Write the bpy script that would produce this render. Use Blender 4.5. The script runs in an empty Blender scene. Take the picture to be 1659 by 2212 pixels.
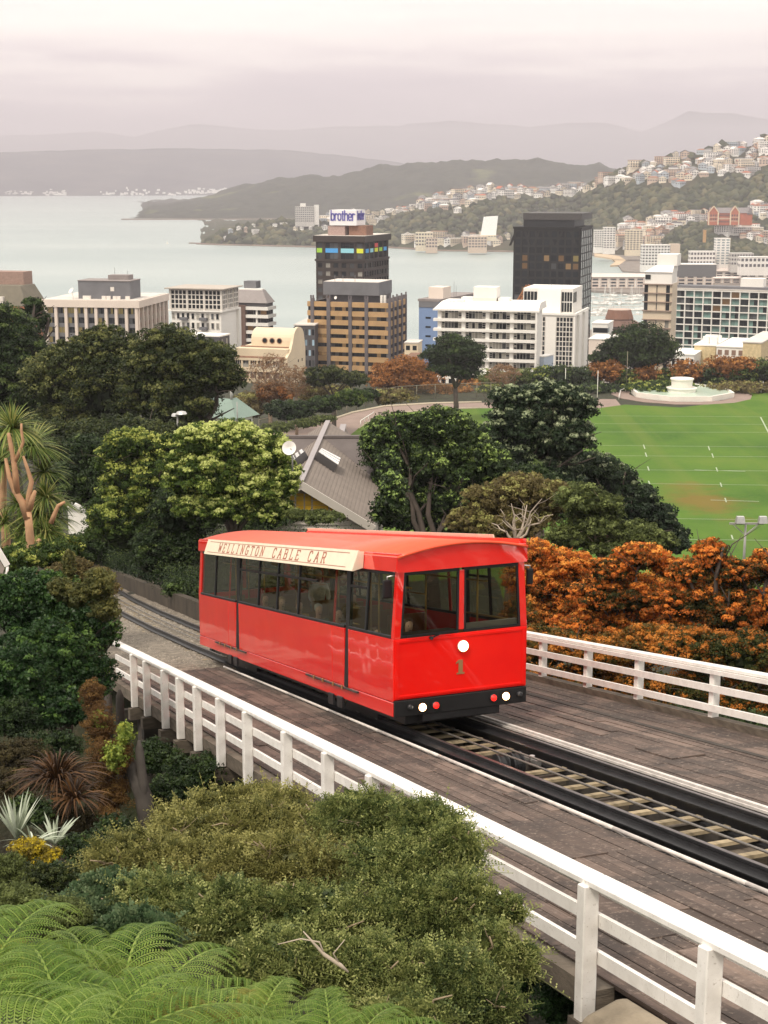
import bpy, bmesh, math, random
import numpy as np
from mathutils import Matrix, Vector
scene = bpy.context.scene
C = scene.collection
random.seed(7)
RNG = np.random.default_rng(7)
R = math.radians

# ------------------------------------------------------------------ camera
CAM_Z = 125.0
FPX, CX, CY, YH = 3320.0, 829.5, 1106.0, 378.0
PITCH = math.atan((CY - YH) / FPX)
sp_, cp_ = math.sin(PITCH), math.cos(PITCH)
cam_d = bpy.data.cameras.new('camera')
cam = bpy.data.objects.new('camera', cam_d)
C.objects.link(cam)
cam.location = (0, 0, CAM_Z)
cam.rotation_euler = (R(90) - PITCH, 0, 0)
cam_d.sensor_fit = 'HORIZONTAL'
cam_d.sensor_width = 36
cam_d.lens = 36 * FPX / 1659.0
cam_d.clip_start = 0.5
cam_d.clip_end = 80000
scene.camera = cam

# ------------------------------------------------------------------ sky
SUN_EL, SUN_AZ = 58, 215          # soft light from high up, behind the viewer to the left
world = bpy.data.worlds.new('World')
scene.world = world
world.use_nodes = True
nt = world.node_tree
nt.nodes.clear()
def nd(t, kind, **kw):
    n = t.nodes.new(kind)
    for k, v in kw.items():
        setattr(n, k, v)
    return n
wo = nd(nt, 'ShaderNodeOutputWorld')
bg_sky = nd(nt, 'ShaderNodeBackground')
sky = nd(nt, 'ShaderNodeTexSky')
sky.sky_type = 'NISHITA'; sky.sun_disc = False
sky.sun_elevation = R(SUN_EL); sky.sun_rotation = R(SUN_AZ)
bg_sky.inputs['Strength'].default_value = 0.06
nt.links.new(sky.outputs[0], bg_sky.inputs[0])
bg_cl = nd(nt, 'ShaderNodeBackground')
tc = nd(nt, 'ShaderNodeTexCoord')
sep = nd(nt, 'ShaderNodeSeparateXYZ')
nt.links.new(tc.outputs['Generated'], sep.inputs[0])
mp = nd(nt, 'ShaderNodeMapping'); mp.inputs['Scale'].default_value = (2.5, 2.5, 24)
nt.links.new(tc.outputs['Generated'], mp.inputs[0])
nz = nd(nt, 'ShaderNodeTexNoise'); nz.inputs['Scale'].default_value = 2.2; nz.inputs['Detail'].default_value = 7
nz.inputs['Roughness'].default_value = 0.55
nt.links.new(mp.outputs[0], nz.inputs[0])
nz2 = nd(nt, 'ShaderNodeTexNoise'); nz2.inputs['Scale'].default_value = 0.9; nz2.inputs['Detail'].default_value = 4
nt.links.new(mp.outputs[0], nz2.inputs[0])
# height of the cloud base wobbles with the noise
m1 = nd(nt, 'ShaderNodeMath', operation='MULTIPLY_ADD'); m1.inputs[1].default_value = 0.11; m1.inputs[2].default_value = -0.058
nt.links.new(nz.outputs[0], m1.inputs[0])
m1b = nd(nt, 'ShaderNodeMath', operation='MULTIPLY_ADD'); m1b.inputs[1].default_value = 0.07; m1b.inputs[2].default_value = -0.035
nt.links.new(nz2.outputs[0], m1b.inputs[0])
m2 = nd(nt, 'ShaderNodeMath', operation='ADD'); nt.links.new(sep.outputs['Z'], m2.inputs[0]); nt.links.new(m1.outputs[0], m2.inputs[1])
m3 = nd(nt, 'ShaderNodeMath', operation='ADD'); nt.links.new(m2.outputs[0], m3.inputs[0]); nt.links.new(m1b.outputs[0], m3.inputs[1])
rmp = nd(nt, 'ShaderNodeValToRGB')
e = rmp.color_ramp.elements
SKY_RAMP = [(0.0, (.50, .43, .46)), (0.030, (.50, .43, .46)), (0.052, (.60, .515, .53)), (0.075, (.82, .73, .69)), (0.105, (.93, .86, .78)), (0.3, (1.0, .94, .86)), (1.0, (1.0, .95, .88))]
while len(e) < len(SKY_RAMP): e.new(0.5)
for el, (p, c) in zip(e, SKY_RAMP):
    el.position = p; el.color = (*c, 1)
nt.links.new(m3.outputs[0], rmp.inputs[0])
nt.links.new(rmp.outputs[0], bg_cl.inputs[0])
bg_cl.inputs['Strength'].default_value = .85
mixw = nd(nt, 'ShaderNodeMixShader'); mixw.inputs[0].default_value = 0.93
nt.links.new(bg_sky.outputs[0], mixw.inputs[1]); nt.links.new(bg_cl.outputs[0], mixw.inputs[2])
nt.links.new(mixw.outputs[0], wo.inputs['Surface'])

sun_d = bpy.data.lights.new('sun', 'SUN'); sun_d.energy = 1.5; sun_d.angle = R(10); sun_d.color = (1.0, .90, .76)
sun = bpy.data.objects.new('sun', sun_d); C.objects.link(sun)
# azimuth measured clockwise from +Y, as the sky texture does
sdir = Vector((math.sin(R(SUN_AZ)) * math.cos(R(SUN_EL)), math.cos(R(SUN_AZ)) * math.cos(R(SUN_EL)), math.sin(R(SUN_EL))))
sun.rotation_euler = sdir.to_track_quat('Z', 'Y').to_euler()
sun.location = (0, 0, 400)

scene.view_settings.view_transform = 'Standard'
scene.view_settings.look = 'None'
scene.view_settings.exposure = 0.94
scene.view_settings.gamma = 1.0
scene.view_settings.use_curve_mapping = False
cy = scene.cycles
cy.max_bounces = 6; cy.diffuse_bounces = 3; cy.glossy_bounces = 3; cy.transparent_max_bounces = 12
cy.transmission_bounces = 4; cy.volume_bounces = 0
cy.use_denoising = True
cy.sample_clamp_indirect = 4
cy.caustics_reflective = False; cy.caustics_refractive = False

# ------------------------------------------------------------------ geometry of the place
def ray(px, py):
    x = (px - CX) / FPX; y = (CY - py) / FPX
    return Vector((x, cp_ + y * sp_, -sp_ + y * cp_))
def at(px, py, Y):
    r = ray(px, py); t = Y / r.y
    return Vector((r.x * t, Y, CAM_Z + r.z * t))
def onz(px, py, z):
    r = ray(px, py); t = (z - CAM_Z) / r.z
    return Vector((r.x * t, r.y * t, z))
def proj(p):
    q = Vector(p) - Vector((0, 0, CAM_Z))
    d = q.y * cp_ - q.z * sp_
    return CX + FPX * q.x / d, CY - FPX * (q.y * sp_ + q.z * cp_) / d
def mpp(Y):            # metres per reference pixel at distance Y
    return Y / FPX
AZ, SL = R(19.5186), R(11.6936)
D = Vector((-math.sin(AZ) * math.cos(SL), math.cos(AZ) * math.cos(SL), -math.sin(SL)))   # downhill
Uv = Vector((math.cos(AZ), math.sin(AZ), 0))                                          # across, to the right
O = Vector((0.1686, 25.8844, CAM_Z - 9.4136))
DECK = -0.45
def T(s, t, h=0.0):
    """track frame: s metres downhill, t metres to the right of the car's near side, h up"""
    p = O + D * s + Uv * t
    p.z += h
    return p
dh = Vector((-math.sin(AZ), math.cos(AZ)))
def st_of(x, y):
    q = Vector((x - O.x, y - O.y))
    return q.dot(dh) / math.cos(SL), q.dot(Vector((Uv.x, Uv.y)))
def planez(x, y):
    s, t = st_of(x, y)
    return O.z + DECK - math.sin(SL) * s
def sstep(a, b, x):
    x = min(1, max(0, (x - a) / (b - a))); return x * x * (3 - 2 * x)
def ground(x, y):
    """height of the hillside between the viewer and the city"""
    s, t = st_of(x, y)
    z = O.z + DECK - math.sin(SL) * s
    inb = sstep(-15.5, -10, s) * (1 - sstep(12, 16, s))
    off = 0.35
    if t < -3.2:
        k = sstep(-3.2, -7.5, -0 + t) if False else min(1, (-3.2 - t) / 4)
        off = off + k * (1.2 + 2.2 * inb)
    if t > 5.4:
        k = min(1, (t - 5.4) / 10)
        off = off + k * 4 * (1 - sstep(16, 34, s) * 0.9)
    off += 5.0 * inb * (1 - 0.35 * min(1, max(0, (-3.2 - t) / 8)))
    z -= off
    if t > 6 and y > 45: z -= 9 * sstep(45, 110, y) * min(1, (t - 6) / 14)
    # sports field terrace, then down to the city
    zf = CAM_Z - 55
    if y > 60:
        k = sstep(130, 200, y) if x > 15 else sstep(150, 225, y)
        z = max(z, zf) if y < 225 else zf
        z = z * (1 - k) + zf * k
    if y > 415:
        k = sstep(415, 480, y)
        z = zf * (1 - k) + 26 * k
    if y > 560:
        k = sstep(560, 700, y)
        z = 26 * (1 - k) + 3.0 * k
    return z

# ------------------------------------------------------------------ noise
class VN:
    def __init__(s, seed):
        s.t = np.random.default_rng(seed).random((64, 64))
    def __call__(s, x, y):
        xi = np.floor(x).astype(int); yi = np.floor(y).astype(int)
        fx = x - xi; fy = y - yi
        fx = fx * fx * (3 - 2 * fx); fy = fy * fy * (3 - 2 * fy)
        a = s.t[xi % 64, yi % 64]; b = s.t[(xi + 1) % 64, yi % 64]
        c = s.t[xi % 64, (yi + 1) % 64]; d = s.t[(xi + 1) % 64, (yi + 1) % 64]
        return (a * (1 - fx) + b * fx) * (1 - fy) + (c * (1 - fx) + d * fx) * fy
_vn = VN(3)
def fbm(x, y, o=4):
    x = np.asarray(x, float); y = np.asarray(y, float)
    v = 0; a = .5
    for i in range(o):
        v = v + a * (_vn(x + 17 * i, y + 31 * i) - .5) * 2; x = x * 2.03; y = y * 2.03; a *= .5
    return v

# ------------------------------------------------------------------ objects
def link(o, parent=None):
    C.objects.link(o)
    if parent is not None: o.parent = parent
    return o
def tag(o, label=None, cat=None, group=None, kind=None):
    if label: o['label'] = label
    if cat: o['category'] = cat
    if group: o['group'] = group
    if kind: o['kind'] = kind
    return o
def thing(name, label, cat, loc=(0, 0, 0), rz=0, group=None):
    o = bpy.data.objects.new(name, None); C.objects.link(o)
    o.empty_display_size = .2
    o.location = loc; o.rotation_euler = (0, 0, rz)
    return tag(o, label, cat, group)
class MB:
    def __init__(s, base=(0, 0, 0)):
        s.v = []; s.f = []; s.m = []; s.mi = 0; s.base = Vector(base); s.sm = []; s.smooth = False
    def add(s, vs, fs):
        n = len(s.v)
        s.v += [tuple(Vector(v) - s.base) for v in vs]
        for f in fs:
            s.f.append(tuple(n + i for i in f)); s.m.append(s.mi); s.sm.append(s.smooth)
    def hexa(s, p):       # 8 points: bottom 4 ccw, top 4 ccw
        s.add(p, [(3, 2, 1, 0), (4, 5, 6, 7), (0, 1, 5, 4), (1, 2, 6, 5), (2, 3, 7, 6), (3, 0, 4, 7)])
    def box(s, x0, x1, y0, y1, z0, z1):
        s.hexa([(x0, y0, z0), (x1, y0, z0), (x1, y1, z0), (x0, y1, z0), (x0, y0, z1), (x1, y0, z1), (x1, y1, z1), (x0, y1, z1)])
    def tbox(s, s0, s1, t0, t1, h0, h1):   # box in the track frame
        s.hexa([T(s0, t0, h0), T(s0, t1, h0), T(s1, t1, h0), T(s1, t0, h0), T(s0, t0, h1), T(s0, t1, h1), T(s1, t1, h1), T(s1, t0, h1)])
    def beam(s, a, b, w, h, up=(0, 0, 1)):
        a = Vector(a); b = Vector(b); d = (b - a).normalized(); u = Vector(up)
        r = d.cross(u)
        if r.length < 1e-4: r = d.cross(Vector((1, 0, 0)))
        r.normalize(); u = r.cross(d)
        r = r * (w / 2); u = u * (h / 2)
        s.hexa([a - r - u, a + r - u, b + r - u, b - r - u, a - r + u, a + r + u, b + r + u, b - r + u])
    def tube(s, pts, rad, n=6, cap=True):
        pts = [Vector(p) for p in pts]
        if not hasattr(rad, '__len__'): rad = [rad] * len(pts)
        vs = []; prev = None
        for i, p in enumerate(pts):
            d = (pts[min(i + 1, len(pts) - 1)] - pts[max(i - 1, 0)])
            if d.length < 1e-9: d = Vector((0, 0, 1))
            d.normalize()
            if prev is None:
                r = d.cross(Vector((0.03, 0.01, 1)))
                if r.length < 1e-3: r = d.cross(Vector((1, 0, 0)))
            else:
                r = prev - d * prev.dot(d)
            r.normalize(); prev = r; q = d.cross(r)
            for k in range(n):
                a = 2 * math.pi * k / n
                vs.append(p + (r * math.cos(a) + q * math.sin(a)) * rad[i])
        fs = [(i * n + k, i * n + (k + 1) % n, (i + 1) * n + (k + 1) % n, (i + 1) * n + k) for i in range(len(pts) - 1) for k in range(n)]
        if cap:
            fs.append(tuple(range(n - 1, -1, -1))); fs.append(tuple((len(pts) - 1) * n + k for k in range(n)))
        sm = s.smooth; s.smooth = True; s.add(vs, fs); s.smooth = sm
    def lathe(s, c, axis, prof, n=16):   # prof: (r, h)
        c = Vector(c); ax = Vector(axis).normalized()
        r = ax.cross(Vector((0, 0, 1)))
        if r.length < 1e-3: r = Vector((1, 0, 0))
        r.normalize(); q = ax.cross(r)
        vs = []
        for (rr, h) in prof:
            for k in range(n):
                a = 2 * math.pi * k / n
                vs.append(c + ax * h + (r * math.cos(a) + q * math.sin(a)) * rr)
        fs = [(i * n + k, i * n + (k + 1) % n, (i + 1) * n + (k + 1) % n, (i + 1) * n + k) for i in range(len(prof) - 1) for k in range(n)]
        fs.append(tuple(range(n - 1, -1, -1))); fs.append(tuple((len(prof) - 1) * n + k for k in range(n)))
        s.add(vs, fs)
    def prism(s, poly, off):             # closed planar polygon extruded by a vector
        n = len(poly); off = Vector(off)
        vs = [Vector(p) for p in poly] + [Vector(p) + off for p in poly]
        fs = [tuple(range(n - 1, -1, -1)), tuple(range(n, 2 * n))] + [(i, (i + 1) % n, n + (i + 1) % n, n + i) for i in range(n)]
        s.add(vs, fs)
    def build(s, name, mats, parent=None, fix=True):
        if not isinstance(mats, (list, tuple)): mats = [mats]
        me = bpy.data.meshes.new(name)
        me.from_pydata(s.v, [], s.f)
        for m in mats: me.materials.append(m)
        me.polygons.foreach_set('material_index', s.m)
        me.polygons.foreach_set('use_smooth', s.sm)
        if fix:
            bm = bmesh.new(); bm.from_mesh(me)
            bmesh.ops.recalc_face_normals(bm, faces=bm.faces); bm.to_mesh(me); bm.free()
        me.update()
        o = bpy.data.objects.new(name, me)
        link(o, parent)
        if parent is None: o.location = s.base
        return o
def world_to(parent, o):
    """o was built with base = parent's location; nothing more to do"""
    return o
_unit = {}
def unit_mesh(key, mats, bevel=0.0):
    if key in _unit: return _unit[key]
    m = MB(); m.box(-.5, .5, -.5, .5, -.5, .5)
    me = bpy.data.meshes.new(key); me.from_pydata(m.v, [], m.f)
    for q in (mats if isinstance(mats, (list, tuple)) else [mats]): me.materials.append(q)
    me.update(); _unit[key] = me
    return me
def piece(name, mat, parent, c, sz, rot=None):
    o = bpy.data.objects.new(name, unit_mesh('piece_' + mat.name, mat))
    o.location = c; o.scale = sz
    if rot is not None: o.rotation_euler = rot
    return link(o, parent)

def fast_mesh(name, V, F, mats, fattr=None, parent=None, midx=None, loc=None, smooth=False):
    """V (n,3), F (m,4) arrays -> mesh object"""
    me = bpy.data.meshes.new(name)
    k = F.shape[1]
    me.vertices.add(len(V)); me.vertices.foreach_set('co', np.ascontiguousarray(V, np.float32).ravel())
    me.loops.add(F.size); me.loops.foreach_set('vertex_index', F.astype(np.int32).ravel())
    me.polygons.add(len(F)); me.polygons.foreach_set('loop_start', np.arange(0, F.size, k, dtype=np.int32))
    for m in (mats if isinstance(mats, (list, tuple)) else [mats]): me.materials.append(m)
    if midx is not None: me.polygons.foreach_set('material_index', np.asarray(midx, np.int32))
    if smooth: me.polygons.foreach_set('use_smooth', np.ones(len(F), bool))
    if fattr is not None:
        a = me.attributes.new('v', 'FLOAT', 'FACE'); a.data.foreach_set('value', np.asarray(fattr, np.float32))
    me.update(calc_edges=True)
    me.validate()
    o = bpy.data.objects.new(name, me)
    link(o, parent)
    if loc is not None: o.location = loc
    return o
# ------------------------------------------------------------------ materials
def newmat(name):
    m = bpy.data.materials.new(name); m.use_nodes = True
    t = m.node_tree; t.nodes.clear()
    o = nd(t, 'ShaderNodeOutputMaterial'); p = nd(t, 'ShaderNodeBsdfPrincipled')
    t.links.new(p.outputs[0], o.inputs['Surface'])
    return m, t, p, o
def ramp(t, src, stops, interp='LINEAR'):
    r = nd(t, 'ShaderNodeValToRGB'); r.color_ramp.interpolation = interp
    e = r.color_ramp.elements
    while len(e) < len(stops): e.new(.5)
    for el, (p, c) in zip(e, stops): el.position = p; el.color = (*c, 1)
    t.links.new(src, r.inputs[0]); return r.outputs[0]
def mixc(t, f, a, b, mode='MIX'):
    m = nd(t, 'ShaderNodeMix'); m.data_type = 'RGBA'; m.blend_type = mode
    for s, v in ((0, f), (6, a), (7, b)):
        if hasattr(v, 'node'): t.links.new(v, m.inputs[s])
        elif isinstance(v, tuple): m.inputs[s].default_value = (*v, 1)
        else: m.inputs[s].default_value = v
    return m.outputs[2]
def sc(c, k): return tuple(min(1, x * k) for x in c)
def noise(t, scale, detail=4, coord='pos', rough=.5, stretch=None):
    if coord == 'pos':
        g = nd(t, 'ShaderNodeNewGeometry').outputs['Position']
    else:
        g = nd(t, 'ShaderNodeTexCoord').outputs['Object']
    if stretch:
        mp = nd(t, 'ShaderNodeMapping'); mp.inputs['Scale'].default_value = stretch[0]
        mp.inputs['Rotation'].default_value = stretch[1] if len(stretch) > 1 else (0, 0, 0)
        t.links.new(g, mp.inputs[0]); g = mp.outputs[0]
    n = nd(t, 'ShaderNodeTexNoise'); n.inputs['Scale'].default_value = scale; n.inputs['Detail'].default_value = detail
    n.inputs['Roughness'].default_value = rough
    t.links.new(g, n.inputs['Vector']); return n.outputs[0]
def bump(t, p, h, strength=.3, dist=.02):
    b = nd(t, 'ShaderNodeBump'); b.inputs['Strength'].default_value = strength; b.inputs['Distance'].default_value = dist
    t.links.new(h, b.inputs['Height']); t.links.new(b.outputs[0], p.inputs['Normal'])
_mc = {}
def M(name, c, rough=.8, var=.18, scale=1.5, bmp=0, bdist=.02, metal=0, spec=.4, stretch=None, orand=0, coat=0):
    if name in _mc: return _mc[name]
    m, t, p, o = newmat(name)
    n = noise(t, scale, 5, stretch=stretch)
    col = ramp(t, n, [(.25, sc(c, 1 - var)), (.5, c), (.75, sc(c, 1 + var))])
    if orand:
        oi = nd(t, 'ShaderNodeObjectInfo')
        k = nd(t, 'ShaderNodeMapRange'); k.inputs[3].default_value = 1 - orand; k.inputs[4].default_value = 1 + orand
        t.links.new(oi.outputs['Random'], k.inputs[0])
        h = nd(t, 'ShaderNodeHueSaturation'); t.links.new(k.outputs[0], h.inputs['Value']); t.links.new(col, h.inputs['Color']); col = h.outputs[0]
    t.links.new(col, p.inputs['Base Color'])
    p.inputs['Roughness'].default_value = rough; p.inputs['Metallic'].default_value = metal
    p.inputs['Specular IOR Level'].default_value = spec
    if coat: p.inputs['Coat Weight'].default_value = coat; p.inputs['Coat Roughness'].default_value = .06
    if bmp: bump(t, p, noise(t, scale * 6, 4, stretch=stretch), bmp, bdist)
    _mc[name] = m; return m
def glow(name, c, s, base=.8):
    if name in _mc: return _mc[name]
    m, t, p, o = newmat(name)
    p.inputs['Base Color'].default_value = (*sc(c, base), 1); p.inputs['Emission Color'].default_value = (*c, 1); p.inputs['Emission Strength'].default_value = s
    p.inputs['Roughness'].default_value = .3
    _mc[name] = m; return m
def wglass(name, c, rough=.08, spec=.5, orand=.4):
    """window of a far building: dark room behind a reflecting pane"""
    if name in _mc: return _mc[name]
    m, t, p, o = newmat(name)
    oi = nd(t, 'ShaderNodeObjectInfo')
    k = nd(t, 'ShaderNodeMapRange'); k.inputs[3].default_value = 1 - orand; k.inputs[4].default_value = 1 + orand
    t.links.new(oi.outputs['Random'], k.inputs[0])
    h = nd(t, 'ShaderNodeHueSaturation'); h.inputs['Color'].default_value = (*c, 1); t.links.new(k.outputs[0], h.inputs['Value'])
    t.links.new(h.outputs[0], p.inputs['Base Color'])
    p.inputs['Roughness'].default_value = rough; p.inputs['Specular IOR Level'].default_value = spec
    _mc[name] = m; return m
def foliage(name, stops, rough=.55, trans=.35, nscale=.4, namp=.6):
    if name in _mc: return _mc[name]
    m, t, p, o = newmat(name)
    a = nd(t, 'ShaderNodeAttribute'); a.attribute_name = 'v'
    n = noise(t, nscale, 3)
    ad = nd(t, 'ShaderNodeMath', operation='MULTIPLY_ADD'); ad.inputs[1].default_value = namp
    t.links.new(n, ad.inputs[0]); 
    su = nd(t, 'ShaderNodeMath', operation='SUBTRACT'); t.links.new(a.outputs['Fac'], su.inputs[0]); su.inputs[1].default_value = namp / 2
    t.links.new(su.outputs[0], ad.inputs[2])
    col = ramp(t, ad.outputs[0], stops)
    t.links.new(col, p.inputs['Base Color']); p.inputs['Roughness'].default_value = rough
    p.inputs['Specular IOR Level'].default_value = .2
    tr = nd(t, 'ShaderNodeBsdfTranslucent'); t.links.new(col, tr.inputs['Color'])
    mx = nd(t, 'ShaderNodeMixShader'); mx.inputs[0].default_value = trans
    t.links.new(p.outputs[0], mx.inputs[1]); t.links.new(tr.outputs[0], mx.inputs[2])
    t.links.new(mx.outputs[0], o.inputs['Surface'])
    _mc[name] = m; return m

white_p = M('white_paint', (.78, .75, .71), .5, .05, 3)
def fence_paint():
    m, t, p, o = newmat('weathered_white_paint')
    n = noise(t, 5, 6); n2 = noise(t, 30, 5, rough=.7)
    c = ramp(t, n, [(.3, (.72, .69, .65)), (.6, (.84, .81, .77))])
    g = ramp(t, n2, [(.60, (0, 0, 0)), (.72, (1, 1, 1))])
    c = mixc(t, g, c, (.42, .37, .32))
    t.links.new(c, p.inputs['Base Color']); p.inputs['Roughness'].default_value = .5
    bump(t, p, n2, .15, .01)
    return m
fence_m = fence_paint()
def plank_mat():
    m, t, p, o = newmat('weathered_plank')
    rz = AZ
    g = noise(t, 1.0, 6, 'obj', .65, stretch=((1.6, 9, 3),))
    st = noise(t, 1.1, 5, rough=.6)
    fine = noise(t, 14, 5, rough=.7)
    oi = nd(t, 'ShaderNodeObjectInfo')
    base = ramp(t, oi.outputs['Random'], [(0, (.060, .042, .034)), (.35, (.095, .067, .054)), (.7, (.135, .096, .078)), (1, (.19, .138, .112))])
    c = mixc(t, .85, base, ramp(t, g, [(.3, (.42, .38, .36)), (.52, (1, 1, 1)), (.75, (1.25, 1.2, 1.12))]), 'MULTIPLY')
    c = mixc(t, ramp(t, st, [(.45, (0, 0, 0)), (.58, (.8, .8, .8))]), c, (.045, .034, .029))
    c = mixc(t, ramp(t, fine, [(.55, (0, 0, 0)), (.70, (.7, .7, .7))]), c, (.32, .25, .205))
    t.links.new(c, p.inputs['Base Color']); p.inputs['Roughness'].default_value = .85
    bump(t, p, fine, .5, .01)
    return m
plank_m = plank_mat()
old_timber = M('old_timber', (.12, .098, .075), .9, .45, 3, .5, .02, stretch=((1, 1, 4),))
sleeper_m = M('sleeper_timber', (.34, .27, .17), .85, .3, 5, .4, .01, orand=.2)
dark_timber = M('dark_timber', (.055, .047, .04), .9, .4, 3, .4)
steel_rail = M('worn_rail_steel', (.16, .14, .135), .35, .2, 6, metal=.7)
black_steel = M('black_greased_steel', (.022, .022, .024), .45, .4, 4, .2, .01)
rust_strip = M('pale_edge_strip', (.62, .57, .53), .6, .2, 6, .2, .01)
rope_m = M('wire_rope', (.18, .165, .15), .5, .3, 20, metal=.4)
black_rub = M('black_rubber', (.012, .012, .013), .5, .2)
concrete = M('weathered_concrete', (.27, .225, .165), .9, .45, 1.8, .7, .04)
gravel_m = M('ballast_gravel', (.33, .29, .24), .95, .5, 7, .9, .05)
asphalt = M('asphalt', (.10, .095, .09), .9, .2, .5)
alum = M('brushed_aluminium', (.6, .59, .57), .35, .1, 5, metal=.8)
def red_paint(nm='glossy_red_paint', coat=1.0, ior=2.3):
    m, t, p, o = newmat(nm)
    n = noise(t, 1.3, 4)
    c = ramp(t, n, [(.3, (.80, .006, .003)), (.7, (.88, .012, .005))])
    t.links.new(c, p.inputs['Base Color']); p.inputs['Roughness'].default_value = .32
    p.inputs['Coat Weight'].default_value = coat; p.inputs['Coat Roughness'].default_value = .03; p.inputs['Coat IOR'].default_value = ior; p.inputs['Specular IOR Level'].default_value = .15; p.inputs['Roughness'].default_value = .5
    bn = noise(t, 1.1, 2); bump(t, p, bn, .16, .05)
    b_ = [n_ for n_ in t.nodes if n_.type == 'BUMP'][0]; t.links.new(b_.outputs[0], p.inputs['Coat Normal'])
    return m
red_m = red_paint(); red_f = red_paint('satin_red_paint', .5, 1.45)
roof_red = M('matt_roof_red', (.86, .095, .035), .45, .10, 2.5, coat=.15)
cream_m = M('cream_signboard', (.80, .72, .55), .45, .06, 4)
maroon = M('maroon_lettering', (.42, .14, .09), .5, .1)
gold = M('dull_gold', (.38, .20, .09), .4, .1, metal=.3)
brass_y = M('yellow_brass_pole', (.55, .36, .10), .3, .1, metal=.4)
interior = M('dark_interior', (.07, .055, .045), .7, .2)
seat_wood = M('varnished_seat_wood', (.32, .16, .055), .45, .2)
lamp_w = glow('headlamp_glow', (1.0, .90, .68), 14)
lamp_r = glow('red_marker_glow', (1.0, .015, .01), 1.1)
def car_glass(name='car_window_glass', tint=(.47, .48, .42), add=.022):
    m, t, p, o = newmat(name)
    t.nodes.remove(p)
    tr = nd(t, 'ShaderNodeBsdfTransparent'); tr.inputs[0].default_value = (*tint, 1)
    gl = nd(t, 'ShaderNodeBsdfGlossy'); gl.inputs['Roughness'].default_value = .02; gl.inputs['Color'].default_value = (.9, .9, .9, 1)
    fr = nd(t, 'ShaderNodeLayerWeight'); fr.inputs[0].default_value = .5
    pw = nd(t, 'ShaderNodeMath', operation='POWER'); pw.inputs[1].default_value = 4.0
    t.links.new(fr.outputs['Facing'], pw.inputs[0])
    ad = nd(t, 'ShaderNodeMath', operation='ADD'); ad.inputs[1].default_value = add
    t.links.new(pw.outputs[0], ad.inputs[0])
    mx = nd(t, 'ShaderNodeMixShader'); t.links.new(ad.outputs[0], mx.inputs[0])
    t.links.new(tr.outputs[0], mx.inputs[1]); t.links.new(gl.outputs[0], mx.inputs[2]); t.links.new(mx.outputs[0], o.inputs['Surface'])
    return m
glass_c = car_glass()
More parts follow.
